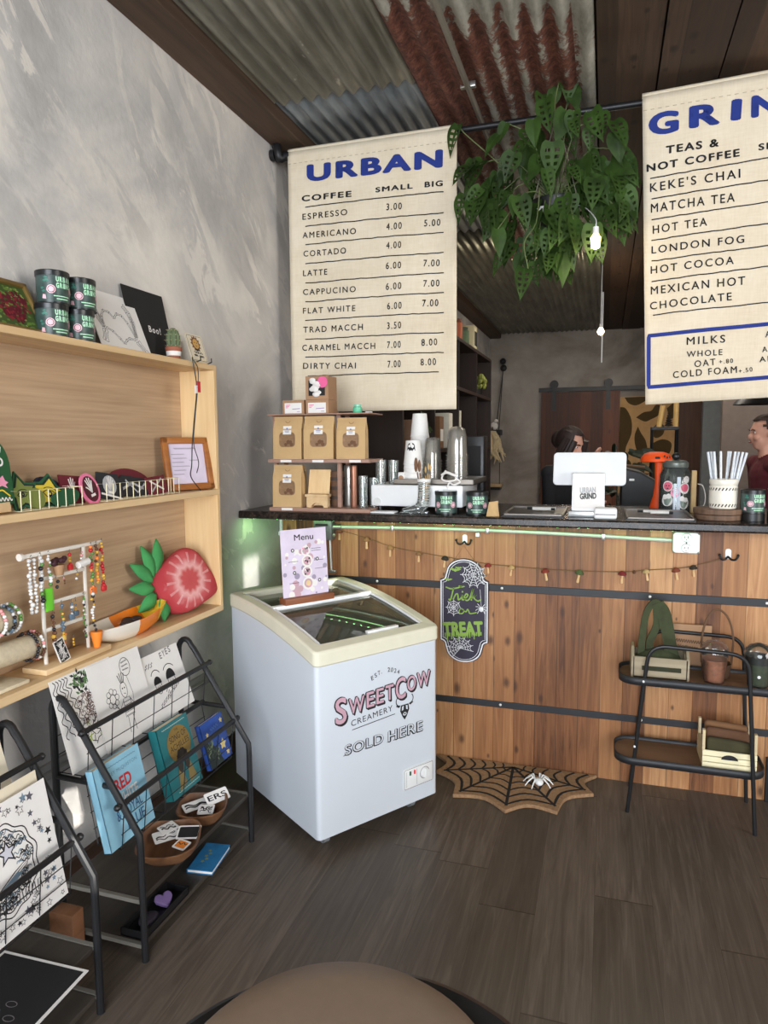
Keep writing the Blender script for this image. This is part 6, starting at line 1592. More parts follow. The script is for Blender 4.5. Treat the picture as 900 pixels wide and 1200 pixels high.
# ================================================================ THINGS ON THE COUNTERTOP
CT = 1.1755
rs = thing('display_riser', 'three-board wooden display riser for bags at the left end of the countertop', 'display stand', (-1.28, 3.1, CT))
for z0, z1, x1 in ((CT, CT+.018, -1.03), (1.408, 1.424, -1.03), (1.632, 1.638, -1.03)):
    MB().box((-1.545, 2.995, z0), (x1, 3.20, z1)).build('riser_board', RISERWOOD, rs, world=True, smooth=0, bevel=.0015)
for x in (-1.548, -1.214):
    for y in (3.06, 3.17): MB().box((x, y, CT+.018), (x+.018, y+.018, 1.632)).build('upright', RISERWOOD, rs, world=True, smooth=0)
for x, z in ((-1.45, 1.186), (-1.45, 1.416), (-1.285, 1.416), (-1.10, 1.416)): MB().box((x-.028, 2.992, z-.006), (x+.028, 2.9955, z+.006)).build('price_label', PAPER, rs, world=True, smooth=0)
WIN = mat('bag_window_brown', (140, 108, 78), .4, var=.3, scale=40)
def make_bag():
    t = thing('kraft_bag', 'tmp', 'bag'); w, h, d = .075, .203, .05
    b = MB(); vs = []; rows = [(0, d, w), (.02, d, w), (h*.7, d*.8, w), (h*.93, .008, w*.99), (h, .006, w*.985)]
    for z, dd, ww in rows: vs += [(-ww, -dd*.5, z), (ww, -dd*.5, z), (ww*.97, 0, z), (ww, dd*.5, z), (-ww, dd*.5, z), (-ww*.97, 0, z)]
    fs = [(i*6+k, i*6+(k+1) % 6, i*6+6+(k+1) % 6, i*6+6+k) for i in range(4) for k in range(6)]+[(5, 4, 3, 2, 1, 0), tuple(range(24, 30))]
    b.verts(vs, fs).box((-w, -.006, h*.93), (w, -.003, h*.985)).build('bag_body', KRAFT, t, smooth=0)
    yf = lambda z: -(d*.5+(d*.4-d*.5)*min(1, max(0, (z-.02)/(h*.7-.02)))) if z < h*.7 else -(d*.4-(d*.4-.004)*min(1, (z-h*.7)/(h*.23)))
    def put(b): return b.apply(lambda c: Vector((c.x, yf(c.y)-.0012-c.z, c.y)))
    put(MB().flat(rrect(-.042, .058, .042, .128, .018), 0)).build('window', WIN, t, smooth=0)
    bb_ = MB(); rr = random.Random(5)
    for i in range(4): bb_.disc((rr.uniform(-.028, .028), .068+rr.uniform(0, .018)), rr.uniform(.007, .012), .0006+i*1e-5, rr.choice((0, 1)), 8)
    put(bb_).build('contents', [mat('bag_biscuit', (112, 78, 54), .8), mat('bag_sugar', (226, 214, 196), .8)], t, smooth=0)
    lb_ = put(MB().flat([(-.022, .118), (.022, .118), (.022, .158), (-.022, .158)], .0012)).build('label', PAPER, t, smooth=0)
    put(MB().disc((0, .145), .004, .0016, 0, 10).ribbon([(-.012, .134), (.012, .134)], .0025, .0016, 0).ribbon([(-.010, .128), (.010, .128)], .002, .0016, 0)).build('label_print', mat('label_blue_ink', (96, 104, 150), .7), lb_, smooth=0)
    put(MB().ribbon(arc(0, .186, .013, 200, 340, 8), .003, .002, 0)).build('hang_hole', mat('kraft_dark', (150, 116, 76), .8), t, smooth=0)
    return t
bag0 = make_bag(); fb = [True]
def bag(x, y, z, rz, label, sc=1):
    M = Matrix.LocRotScale(Vector((x, y, z)), Euler((0, 0, rz)), Vector((sc, sc, sc)))
    t = bag0 if fb[0] else copy_tree(bag0, None, M); fb[0] = False; t.matrix_basis = M
    return tag(t, label, 'bag', 'kraft paper bags on the display riser')
bag(-1.450, 3.035, 1.4245, R(-2), 'windowed kraft paper bag at the left of the middle riser board')
bag(-1.290, 3.035, 1.4245, R(2), 'windowed kraft paper bag in the middle of the middle riser board')
bag(-1.127, 3.035, 1.4245, R(0), 'windowed kraft paper bag at the right of the middle riser board', .95)
bag(-1.455, 3.03, CT+.0185, R(1), 'windowed kraft paper bag on the lowest riser board')
bag(-1.472, 3.125, 1.4245, R(-3), 'kraft paper bag behind the left one on the middle riser board', .98)
bag(-1.478, 3.12, CT+.0185, R(-3), 'kraft paper bag behind the front one on the lowest riser board', .98)
def card_box(x0, x1, z0, z1, label, front):
    t = thing('kraft_box', label, 'box', ((x0+x1)/2, 3.08, z0), group='kraft gift boxes on top of the riser')
    MB().box((x0, 3.03, z0), (x1, 3.14, z1)).build('carton', CARD, t, world=True, smooth=0, bevel=.0015); front(t, x0, x1, z0, z1)
def lab(t, x0, x1, z0, z1):
    b = MB().box((x0+.012, 3.0285, z0+.004), (x1-.012, 3.0298, z1-.014)).build('label', PAPER, t, world=True, smooth=0)
    c = MB()
    for k in range(3): c.ribbon([(x0+.018, z1-.024-.006*k), (x0+.042-.006*k, z1-.024-.006*k)], .003, -3.0282, 0, M=XZ)
    c.ribbon([(x0+.052, z0+.024), (x1-.020, z0+.026)], .003, -3.0282, 1, M=XZ).ribbon([(x1-.036, z0+.012), (x1-.02, z0+.012)], .002, -3.0282, 1, M=XZ)
    c.build('label_print', [PINKHOT, mat('label_violet', (140, 112, 170), .7)], b, world=True, smooth=0, recalc=False)
card_box(-1.480, -1.368, 1.638, 1.705, 'low kraft box with a white label, left on top of the riser', lab)
card_box(-1.358, -1.243, 1.638, 1.704, 'low kraft box with a white label under the windowed box', lab)
def ruff(t, x0, x1, z0, z1):
    MB().box((x0+.016, 3.0285, z0+.018), (x1-.016, 3.0298, z1-.020)).build('window', BLACK, t, world=True, smooth=0)
    b = MB(); rr = random.Random(3)
    for i in range(14): b.ball((x0+.05+rr.uniform(-.025, .025), 3.027+rr.uniform(-.004, .004), z0+.055+rr.uniform(-.032, .036)), rr.uniform(.010, .017), (1.2, .4, .8), n=8)
    b.build('white_ruffle', PAPER, t, world=True)
    MB().cyl((x1-.026, 3.024, z1-.030), (x1-.026, 3.0225, z1-.030), .026, n=24).build('pink_sticker', PINKHOT, t, world=True)
card_box(-1.358, -1.243, 1.7045, 1.814, 'windowed kraft box with white ruffle and round pink sticker on top of the riser', ruff)
jr = thing('small_jar', 'small mint green glass jar on the right of the top riser board', 'jar', (-1.105, 3.05, 1.638))
MB().lathe([(0, 0), (.018, 0), (.022, .006), (.022, .024), (.017, .030)], c=(-1.105, 3.05, 1.638), n=20).build('glass_body', mat('mint_glass', (104, 196, 156), .2), jr, world=True)
MB().lathe([(.018, .030), (.018, .040), (0, .040)], c=(-1.105, 3.05, 1.638), n=20).build('lid', mat('mint_lid', (140, 206, 176), .4), jr, world=True)
tag(MB().box((-1.062, 3.035, 1.638), (-1.035, 3.06, 1.644)).build('white_tab', PAPER), 'flat white tab at the right end of the top riser board', 'tab')
ph = thing('phone_stand', 'pale wooden phone stand on the lowest riser board', 'phone stand', (-1.305, 3.04, CT+.0185))
q = CT+.0185
MB().box((-.055, 0, 0), (.055, .008, .175), 0, Matrix.Translation((-1.312, 3.045, q+.008)) @ Matrix.Rotation(R(-12), 4, 'X')).build('back_rest', PINEV, ph, world=True, smooth=0, bevel=.001)
MB().box((-1.362, 3.008, q+.052), (-1.245, 3.052, q+.064)).build('ledge', PINE, ph, world=True, smooth=0, bevel=.001)
P = [(-1.358, q), (-1.338, q)]+[(-1.303+.032*math.cos(R(a)), q+.022*math.sin(R(a))) for a in range(180, -1, -15)]+[(-1.262, q), (-1.250, q), (-1.250, q+.052), (-1.358, q+.052)]
MB().prism(P, -3.048, -3.018, M=XZ).build('foot', PINE, ph, world=True, smooth=0)
wb = thing('wooden_slat_pot', 'dark brown slatted wooden pot behind the phone stand', 'pot', (-1.236, 3.11, q))
MB().lathe([(0, 0), (.030, 0), (.038, .17), (.034, .17), (.028, .01), (0, .01)], c=(-1.236, 3.11, q), n=14).build('staves', mat('dark_staves', (98, 68, 46), .7, var=.3, scale=30), wb, world=True, smooth=20)
for z in (.045, .09, .135): MB().lathe([(.031+.047*z, z-.008), (.0335+.047*z, z-.008), (.0345+.047*z, z+.008), (.032+.047*z, z+.008)], c=(-1.236, 3.11, q), n=20).build('hoop', mat('dark_hoop', (60, 44, 34), .6), wb, world=True)
def flask(x, y, r, h, m, label, name='metal_tumbler'):
    t = thing(name, label, 'tumbler', (x, y, q))
    MB().lathe([(0, 0), (r*.9, 0), (r, .01), (r, h*.82)], c=(x, y, q), n=24).build('body', m, t, world=True)
    MB().lathe([(r*1.02, h*.82), (r*1.02, h*.97), (r*.9, h), (0, h)], c=(x, y, q), n=24).build('cap', m, t, world=True)
flask(-1.180, 3.125, .024, .198, STEEL, 'steel tumbler behind the copper tumbler on the lowest riser board')
flask(-1.135, 3.07, .0165, .20, mat('copper', (150, 104, 84), .35, .6), 'slim copper tumbler on the lowest riser board')
def tumbler(x, y, z, r, h, label, m=None, group=None):
    t = thing('glass_tumbler', label, 'glass', (x, y, z), group=group)
    MB().lathe([(0, .0), (r*.9, 0), (r, h), (r*.95, h), (r*.84, .008), (0, .008)], n=28).build('glass_wall', m or GLASS, t)
tumbler(-1.092, 3.08, q, .023, .15, 'clear glass at the right end of the lowest riser board')
tumbler(-1.052, 3.12, q, .022, .14, 'clear glass behind the other one on the lowest riser board')

# white appliance with cups
ap = thing('white_appliance', 'long white countertop appliance with a tray of cups on top', 'appliance', (-.83, 3.27, CT))
MB().box((-1.055, 3.085, CT+.026), (-.613, 3.46, 1.303), bev=.008).build('housing', WHITE, ap, world=True)
MB().cyl((-1.023, 3.085, 1.224), (-1.023, 3.077, 1.224), .017, n=24).build('round_button', mat('button_grey', (206, 208, 206), .4), ap, world=True)
MB().box((-.705, 3.082, 1.215), (-.640, 3.086, 1.285)).build('side_badge', mat('badge_grey', (212, 214, 212), .4), ap, world=True)
for x in (-1.02, -.65):
    for y in (3.12, 3.42): MB().cyl((x, y, CT), (x, y, CT+.028), .014, n=12).build('foot', BLACK, ap, world=True)
ty = thing('metal_tray', 'shallow metal tray holding the cup stacks on the white appliance', 'tray', (-.755, 3.28, 1.304))
MB().box((-.95, 3.10, 1.304), (-.565, 3.45, 1.310)).box((-.95, 3.10, 1.304), (-.565, 3.106, 1.330)).box((-.95, 3.444, 1.304), (-.565, 3.45, 1.330)).box((-.95, 3.10, 1.304), (-.944, 3.45, 1.330)).box((-.571, 3.10, 1.304), (-.565, 3.45, 1.330)).build('tray_body', mat('tray_metal', (128, 122, 114), .35, .7), ty, world=True, smooth=0, bevel=.0015)
tag(MB().box((-1.03, 3.0, CT), (-.915, 3.07, CT+.008), bev=.003).build('white_slab', WHITE), 'thin white slab lying in front of the white appliance', 'slab')
def stack(name, cat, x, y, z, n, step, prof, m, labels, group, top=None, segs=28):
    """inverted cups nested on top of each other"""
    first = None
    for i in range(n):
        if first is None:
            first = MB().lathe(prof, n=segs).build(name, m, M=TR(x, y, z)); o = first
        else:
            o = first.copy(); COL.objects.link(o); o.matrix_basis = TR(x+random.uniform(-.001, .001), y, z+step*i)
        tag(o, labels if not (top and i == n-1) else top, cat, group)
    return o
PAPERCUP = mat('paper_cup_white', (232, 230, 226), .6, var=.02)
pc = [(.046, 0), (.047, .002), (.047, .005), (.045, .007), (.0345, .112), (.034, .114), (0, .112)]
last = stack('paper_cup', 'cup', -.869, 3.165, 1.311, 5, .021, pc, PAPERCUP, 'plain white paper cup nested in the short stack on the tray', 'paper cups in the short stack', 'white paper cup with a printed black emblem, top of the short stack')
b = MB()
def em(P, w=.003): b.ribbon(P, w, .0009, 0)
b.disc((0, .086), .018, .0007, 0, 20); b.disc((-.008, .088), .0062, .001, 1, 12); b.disc((.008, .088), .0062, .001, 1, 12)
b.flat([(-.017, .084), (-.020, .066), (-.012, .076), (-.007, .064), (0, .073), (.007, .064), (.012, .076), (.020, .066), (.017, .084)], .0007, 0); b.disc((0, .098), .006, .001, 1, 10)
b.apply(lambda c: Vector(((.0352+(.112-c.y)*.1+c.z)*math.sin(c.x/.037), -(.0352+(.112-c.y)*.1+c.z)*math.cos(c.x/.037), c.y))).build('printed_emblem', [INK, PAPERCUP], last, smooth=0, recalc=False)
stack('paper_cup', 'cup', -.872, 3.30, 1.311, 11, .0215, pc, PAPERCUP, 'plain white paper cup nested in the tall stack behind the short stack', 'paper cups in the tall stack')
cl1 = [(.044, 0), (.0465, .002), (.0465, .005), (.0405, .007), (.034, .105), (.031, .112), (.018, .115), (0, .115)]
stack('clear_cup', 'cup', -.787, 3.22, 1.311, 8, .014, cl1, CLEARSTACK, 'clear plastic cup nested in the shorter clear stack on the tray', 'clear cups in the shorter stack')
cl2 = [(.051, 0), (.054, .002), (.054, .005), (.0475, .007), (.043, .10), (.038, .122), (.024, .134), (0, .138)]
stack('clear_cup', 'cup', -.663, 3.19, 1.311, 11, .0125, cl2, CLEARSTACK, 'large clear plastic cup nested in the taller clear stack on the tray', 'clear cups in the taller stack')
tumbler(-1.018, 3.13, 1.3035, .026, .115, 'clear glass at the left on top of the white appliance', GLASS)
tumbler(-.962, 3.15, 1.3035, .026, .113, 'clear glass second from the left on top of the white appliance', GLASS)
sj = thing('small_tin', 'small white tin with a brown front beside the glasses on the white appliance', 'tin', (-.915, 3.14, 1.311))
MB().box((-.932, 3.12, 1.311), (-.900, 3.15, 1.36), bev=.004).build('tin_body', PAPERCUP, sj, world=True)
MB().cyl((-.916, 3.12, 1.334), (-.916, 3.118, 1.334), .012, n=16).build('brown_front', CARD, sj, world=True)
bt = thing('glass_boot', 'clear glass boot full of wooden spoons in front of the white appliance', 'vase', (-.815, 3.04, CT))
P = smoothpath([(-.783, 3.04, 1.33), (-.784, 3.04, 1.28), (-.787, 3.04, 1.235), (-.797, 3.04, 1.207), (-.825, 3.04, 1.195), (-.862, 3.04, 1.188), (-.886, 3.04, 1.184)], 4)
n = len(P); rad = [(.028 if i < n*.45 else .025+.003*math.sin(i)) if i < n*.6 else .022-.012*((i/n-.6)/.4) for i in range(n)]
MB().tube(P, rad, 20, cap=False).box((-.895, 3.02, CT), (-.835, 3.06, CT+.006), bev=.002).box((-.800, 3.02, CT), (-.762, 3.06, CT+.012), bev=.003).build('boot_wall', GLASS, bt, world=True)
gb = MB(); rr = random.Random(3)
for k in range(12): z = 1.215+.009*k; gb.tube([(-.783+.0285*math.cos(R(a)), 3.04+.0285*math.sin(R(a)), z+.004*math.sin(a*.2+k)) for a in range(180, 361, 30)], .0016, 5)
gb.build('boot_relief', mat('boot_relief_glass', (206, 210, 206), .15), bt, world=True)
MB().lathe([(.029, .15), (.031, .152), (.031, .164), (.029, .164)], c=(-.783, 3.04, CT-.004), n=24).build('boot_collar', PAPERCUP, bt, world=True)
def spoon(x, y, dx, dz, label, m, flat=.012):
    t = thing('wooden_spoon', label, 'spoon', (x, y, CT+.06), group='wooden stirrers in the glass boot')
    top = (x+dx, y+.006, CT+.06+dz)
    MB().tube([(x, y, CT+.06), (x+dx*.7, y+.004, CT+.06+dz*.7)], .0028, 6).build('stick', m, t, world=True)
    MB().ball((x+dx*.9, y+.005, CT+.06+dz*.88), flat, (.7, .35, 2.6), n=10).build('spoon_bowl', m, t, world=True)
SW1 = mat('spoon_dark', (112, 76, 46), .6); SW2 = mat('spoon_pale', (206, 170, 112), .6)
spoon(-.795, 3.038, -.030, .185, 'dark brown wooden spoon at the left of the glass boot', SW1, .013); spoon(-.79, 3.032, -.016, .18, 'dark brown wooden spoon second from the left in the glass boot', SW1, .011)
spoon(-.776, 3.045, .012, .175, 'pale wooden stirrer in the middle of the glass boot', SW2, .006); spoon(-.772, 3.036, .022, .17, 'pale wooden stirrer at the right of the glass boot', SW2, .006); spoon(-.78, 3.05, .0, .16, 'short pale wooden stirrer at the back of the glass boot', SW2, .006)
can(-.688, 3.07, CT, R(-8), 'dark green tin can in front of the white appliance, beside the glass boot', 'cans on the countertop', 1.06)
can(-.545, 3.07, CT, R(-6), 'dark green tin can right of the white appliance, next to the crumpled paper bag', 'cans on the countertop', 1.06)
tag(MB().tube(smoothpath([(-.70, 3.12, 1.37), (-.715, 3.10, 1.335), (-.69, 3.09, 1.322), (-.66, 3.09, 1.325), (-.64, 3.09, 1.33), (-.63, 3.10, 1.318), (-.655, 3.085, 1.306), (-.675, 3.08, 1.315), (-.685, 3.075, 1.29)], 5), .0042, 8).tube(smoothpath([(-.715, 3.1, 1.35), (-.69, 3.09, 1.362), (-.66, 3.09, 1.352), (-.64, 3.095, 1.345)], 5), .006, 8).build('looped_ribbon', PAPER), 'white looped ribbon hanging over the tray edge above the dark green can', 'ribbon')
kb = MB().verts([(-.492, 3.0, CT), (-.452, 3.005, CT), (-.438, 3.02, CT), (-.482, 3.05, CT), (-.480, 3.0, CT+.062), (-.440, 3.01, CT+.068), (-.446, 3.03, CT+.06), (-.476, 3.04, CT+.055), (-.466, 2.995, CT+.03)], [(0, 1, 8), (1, 5, 8), (5, 4, 8), (4, 0, 8), (1, 2, 6, 5), (2, 3, 7, 6), (3, 0, 4, 7), (4, 5, 6, 7), (3, 2, 1, 0)])
tag(kb.build('crumpled_bag', KRAFT, smooth=0), 'small crumpled kraft bag on the countertop right of the dark cans', 'bag')
bbx = thing('black_dispenser', 'tall black dispenser behind the taller clear cup stack', 'dispenser', (-.635, 3.5, CT))
MB().box((-.69, 3.48, CT), (-.585, 3.60, 1.53), bev=.006).build('housing', BLACK, bbx, world=True); MB().box((-.675, 3.476, 1.25), (-.60, 3.481, 1.48)).build('front_panel', SOFTBLACK, bbx, world=True)

# point of sale
po = thing('register_tablet', 'white register tablet seen from behind on a wedge stand with a shop sticker', 'register', (-.066, 3.12, CT))
TM = Matrix.Translation((-.066, 3.175, 1.378)) @ Matrix.Rotation(R(-14), 4, 'X') @ FR
MB().prism(rrect(-.154, -.074, .154, .074, .018), -.006, .006, M=TM).build('tablet_back', mat('tablet_white', (224, 226, 228), .35, var=.02), po, world=True, bevel=.003)
MB().prism(rrect(-.148, -.068, .148, .068, .014), -.0072, -.0055, M=TM).build('screen', BLACK, po, world=True)
W3 = [(-.135, 3.095), (.0, 3.095)]
b = MB(); b.verts([(-.135, 3.082, 1.20), (.002, 3.082, 1.20), (.002, 3.19, 1.20), (-.135, 3.19, 1.20), (-.135, 3.118, 1.362), (.0, 3.118, 1.362), (.0, 3.165, 1.362), (-.135, 3.165, 1.362)], [(3, 2, 1, 0), (4, 5, 6, 7), (0, 1, 5, 4), (1, 2, 6, 5), (2, 3, 7, 6), (3, 0, 4, 7)])
wd = b.build('wedge_stand', WHITE, po, world=True, bevel=.003, smooth=0)
LM = frame((-.135, 3.0805, 1.20), (1, 0, 0), (0, .036, .162))
MB().box((.008, .010, .0004), (.129, .150, .0012), 0, LM).build('sticker_sheet', PAPER, wd, world=True, smooth=0)
b = MB(); b.text('URBAN', (.034, .078), (.100, .082), .026, z=.0016, mi=0, bold=.05, M=LM); b.text('GRIND', (.034, .052), (.103, .056), .026, z=.0016, mi=1, bold=.06, M=LM)
b.build('sticker_print', [mat('sticker_grey', (176, 178, 180), .6), mat('sticker_dark', (70, 76, 72), .6)], wd, world=True, smooth=0, recalc=False)
MB().box((-.146, 3.06, CT), (.04, 3.22, CT+.024), bev=.003).build('base_plate', mat('base_grey', (186, 188, 188), .25, .3), po, world=True)
cdr = thing('card_reader', 'small white card reader in front of the register tablet', 'card reader', (.008, 3.03, CT))
MB().box((-.040, 2.995, CT), (.052, 3.058, CT+.046), bev=.010, seg=3).build('reader_body', WHITE, cdr, world=True)
MB().box((-.034, 2.994, CT+.018), (.046, 2.9955, CT+.022)).build('card_slot', GREYINK, cdr, world=True)
def pad(x0, x1, y0, y1, label):
    t = thing('counter_tray', label, 'tray', ((x0+x1)/2, (y0+y1)/2, CT), group='flat dark counter trays')
    MB().box((x0, y0, CT), (x1, y1, CT+.006)).build('tray_base', mat('pad_dark', (48, 42, 40), .35), t, world=True, smooth=0)
    e = MB()
    for a in ((x0, y0, x0+.008, y1), (x1-.008, y0, x1, y1), (x0, y0, x1, y0+.008), (x0, y1-.008, x1, y1)): e.box((a[0], a[1], CT+.002), (a[2], a[3], CT+.012))
    e.build('tray_rim', mat('pad_rim', (112, 104, 98), .3, .3), t, world=True, smooth=0, bevel=.001)
pad(-.425, -.165, 3.02, 3.40, 'flat dark tray with a pale rim left of the register tablet'); pad(.088, .352, 2.99, 3.38, 'flat dark tray with a pale rim right of the card reader')
def pen(x, y, a, label, m, L=.13):
    t = thing('marker_pen', label, 'pen', (x, y, CT+.013)); d = Vector((math.cos(a), math.sin(a), 0)); p = Vector((x, y, CT+.013+.005)) 
    MB().tube([p-d*L/2, p+d*L*.32], .0058, 10).build('barrel', m, t, world=True); MB().tube([p+d*L*.32, p+d*L/2], .0062, 10).build('cap', BLACK, t, world=True)
pen(-.275, 3.24, R(180), 'white marker with a black cap on the left counter tray', PAPERCUP); pen(-.262, 3.20, R(2), 'second white marker in front on the left counter tray', PAPERCUP, .10)
pen(.205, 3.2, R(176), 'white marker with a black cap on the right counter tray', PAPERCUP); pen(.235, 3.155, R(4), 'short white marker in front on the right counter tray', PAPERCUP, .09)
# sticker jar
sj2 = thing('sticker_jar', 'lidded clear glass jar covered with pink stickers on the countertop', 'jar', (.297, 3.42, CT))
jx, jy = .310, 3.44
MB().lathe([(0, 0), (.062, 0), (.068, .008), (.068, .165), (.056, .192), (.05, .20), (.047, .2), (.053, .188), (.064, .162), (.064, .012), (0, .01)], c=(jx, jy, CT), n=40).build('glass_body', JARGLASS, sj2, world=True)
MB().lathe([(.053, .201), (.055, .205), (.055, .222), (.045, .232), (.02, .236), (0, .236)], c=(jx, jy, CT), n=32).build('lid', mat('grey_lid', (112, 118, 112), .35, .4), sj2, world=True)
MB().ball((jx, jy, CT+.252), .017, (1.1, 1, 1)).build('knob', BLACK, sj2, world=True)
b = MB()
def onjar(P, mi, lift): b.flat([(p[0], p[1]) for p in P], lift, mi)
for cx, cz, r, mi in ((-.038, .118, .024, 2), (.038, .108, .025, 2), (-.005, .088, .02, 0), (-.04, .052, .026, 2), (.036, .04, .026, 2), (.046, .148, .016, 2)):
    onjar(arc(cx, cz, r, 0, 350, 20), mi, .0004)
onjar(arc(-.038, .118, .020, 0, 350, 18), 1, .0008); onjar(arc(.038, .110, .018, 0, 350, 18), 1, .0008); onjar(arc(.038, .102, .016, 180, 360, 10), 2, .001)
for x in (-.044, -.032): onjar(arc(x, .120, .0032, 0, 350, 8), 3, .0012)
onjar(arc(-.038, .110, .005, 180, 360, 8), 3, .0012)
for x, z in ((-.05, .068), (-.032, .072), (.026, .062), (.044, .056)): onjar(arc(x, z, .012, 0, 350, 12), 2, .0006)
onjar([(.002, .012), (.018, .012), (.018, .16), (.002, .16)], 4, .0005); onjar([(-.012, .012), (-.002, .012), (-.002, .13), (-.012, .13)], 4, .0005)
onjar([(.030, .135), (.05, .135), (.05, .155), (.03, .155)], 2, .0009)
b.apply(lambda c: Vector((jx+(.0686+c.z)*math.sin(c.x/.0686), jy-(.0686+c.z)*math.cos(c.x/.0686), CT+c.y))).build('stickers', [PINK, mat('sticker_rose', (222, 104, 128), .5), PAPER, INK, mat('sticker_pale_blue', (200, 210, 222), .4)], sj2, world=True, smooth=0, recalc=False)
MB().lathe([(0, .011), (.060, .012), (.060, .045), (.02, .052), (0, .05)], c=(jx, jy, CT), n=24).build('dark_contents', mat('dark_green_content', (50, 56, 44), .8), sj2, world=True)
tag(MB().box((.372, 3.36, CT), (.392, 3.40, CT+.19), bev=.001).build('tan_board', mat('tan_board', (190, 160, 112), .7)), 'upright tan board between the sticker jar and the straw crock', 'board')
tag(MB().tube(smoothpath([(.398, 3.38, CT+.13), (.42, 3.38, CT+.12), (.432, 3.38, CT+.07), (.425, 3.38, CT+.03), (.40, 3.38, CT+.01)], 5), .002, 6).build('white_cable', PAPER), 'thin white looped cable beside the tan board', 'cable')
# crock of straws on a wood slab
sl = thing('wood_slab', 'round two-layer rustic wood slab under the straw crock', 'slab', (.450, 3.12, CT))
def slab(z0, z1, r):
    b = MB(); rr = random.Random(r); P = [(.450+r*(1+rr.uniform(-.02, .02))*math.cos(2*math.pi*k/36), 3.125+r*(1+rr.uniform(-.02, .02))*math.sin(2*math.pi*k/36)) for k in range(36)]
    return b.prism(P, z0, z1)
slab(CT, CT+.022, .090).build('lower_slab', SLABWOOD, sl, world=True, bevel=.002, smooth=40); slab(CT+.024, CT+.046, .094).build('upper_slab', SLABWOOD, sl, world=True, bevel=.002, smooth=40)
CR = CT+.0465
ck = thing('straw_crock', 'white crock with dark zigzag bands holding straws on the wood slab', 'crock', (.464, 3.12, CR))
kx, ky = .466, 3.12
MB().lathe([(0, 0), (.050, 0), (.0535, .008), (.0535, .088), (.050, .094), (.0525, .098), (.0545, .102), (.0545, .116), (.052, .12), (.047, .12), (.046, .1), (.048, .09), (.048, .01), (0, .01)], c=(kx, ky, CR), n=44).build('glazed_body', mat('crock_glaze', (236, 230, 216), .2, var=.02), ck, world=True)
b = MB()
for z in (.014, .080):
    n = 26
    for i in range(n):
        x = .0535*2*math.pi*i/n; w = .0535*math.pi/n
        b.ribbon([(x, z-.0055), (x+w, z+.0055)], .0042, .0004, 0)
b.apply(lambda c: Vector((kx+(.0537+c.z)*math.sin(c.x/.0535), ky-(.0537+c.z)*math.cos(c.x/.0535), CR+c.y))).build('zigzag_bands', INK, ck, world=True, smooth=0, recalc=False)
STRAW = mat('wrapped_straw', (214, 220, 226), .35, var=.12, scale=120)
s0 = MB().tube([(0, 0, 0), (0, 0, .222)], .0048, 8).build('drinking_straw', STRAW, M=TR(0, 0, 0)); first = True
rr = random.Random(1)
for i, (dx, dy, lx) in enumerate(((-.03, 0, -.165), (-.024, -.012, -.10), (-.016, .012, -.12), (-.010, -.02, -.04), (-.004, .02, -.05), (.004, -.01, .04), (.006, .024, .09), (.014, -.018, .10), (.020, .008, .17), (.026, -.010, .20), (.030, .012, .26), (-.020, .022, -.15))):
    o = s0 if first else s0.copy()
    if not first: COL.objects.link(o)
    first = False
    o.matrix_basis = Matrix.Translation((kx+dx, ky+dy, CR+.011)) @ Euler((rr.uniform(-.05, .05), lx*.9, 0)).to_matrix().to_4x4()
    tag(o, 'paper-wrapped drinking straw standing in the white crock', 'straw', 'straws in the white crock')
for x, lbl in ((.572, 'low black coaster under the single can at the right of the countertop'), (.672, 'low black coaster under the can stack at the right edge of the countertop')): tag(MB().lathe([(0, 0), (.046, 0), (.046, .03), (0, .03)], c=(x, 3.10, CT), n=28).build('coaster', BLACK), lbl, 'coaster')
can(.572, 3.10, CT+.031, R(4), 'dark green tin can on the low black coaster right of the straw crock', 'cans on the countertop', .97)
can(.672, 3.10, CT+.031, R(8), 'dark green tin can at the right edge of the countertop, lower of its stack', 'cans on the countertop', 1.0)
can(.675, 3.10, CT+.130, R(16), 'dark green tin can at the right edge of the countertop, upper of its stack', 'cans on the countertop', 1.0)
# orange lamp behind
la = thing('table_lamp', 'orange mushroom-shaped table lamp behind the sticker jar', 'lamp', (.235, 3.58, CT))
MB().lathe([(0, .272), (.030, .271), (.056, .262), (.070, .244), (.073, .225), (.068, .222), (.03, .228), (0, .23)], c=(.235, 3.58, CT), n=36).build('shade', ORANGERED, la, world=True)
MB().lathe([(.018, .232), (.016, .19), (.014, .12), (.020, .06), (.032, .02), (.036, 0), (0, 0)], c=(.245, 3.58, CT), n=28).build('base', ORANGERED, la, world=True)
b = MB()
for x0, x1, z in ((-.01, .012, .245), (.028, .034, .252), (.040, .046, .246), (.052, .056, .248)): b.box((.235+x0, 3.506, CT+z-.006), (.235+x1, 3.514, CT+z+.004))
b.build('dark_marks', INK, la, world=True)

# ================================================================ BACK OF THE SHOP
cu = thing('cubby_unit', 'tall dark brown open cubby unit along the left wall behind the counter', 'shelf unit', (-1.47, 6.1, 0))
U0, U1, UX = 4.30, 7.9, -1.25
MB().box((-1.69, U0, 0), (UX, U0+.03, 2.42)).build('end_panel', UNITWOOD, cu, world=True, smooth=0); MB().box((-1.69, U1-.03, 0), (UX, U1, 2.42)).build('end_panel', UNITWOOD, cu, world=True, smooth=0)
MB().box((-1.69, U0+.03, 0), (-1.675, U1-.03, 2.42)).build('back_panel', UNITWOOD, cu, world=True, smooth=0)
for z in (.06, .85, 1.42, 1.96, 2.39): MB().box((-1.675, U0+.03, z), (UX, U1-.03, z+.03)).build('shelf_board', UNITWOOD, cu, world=True, smooth=0)
for y in (5.2, 6.1, 7.0):
    MB().box((-1.675, y, .09), (UX-.005, y+.028, 2.39)).build('divider', UNITWOOD, cu, world=True, smooth=0)
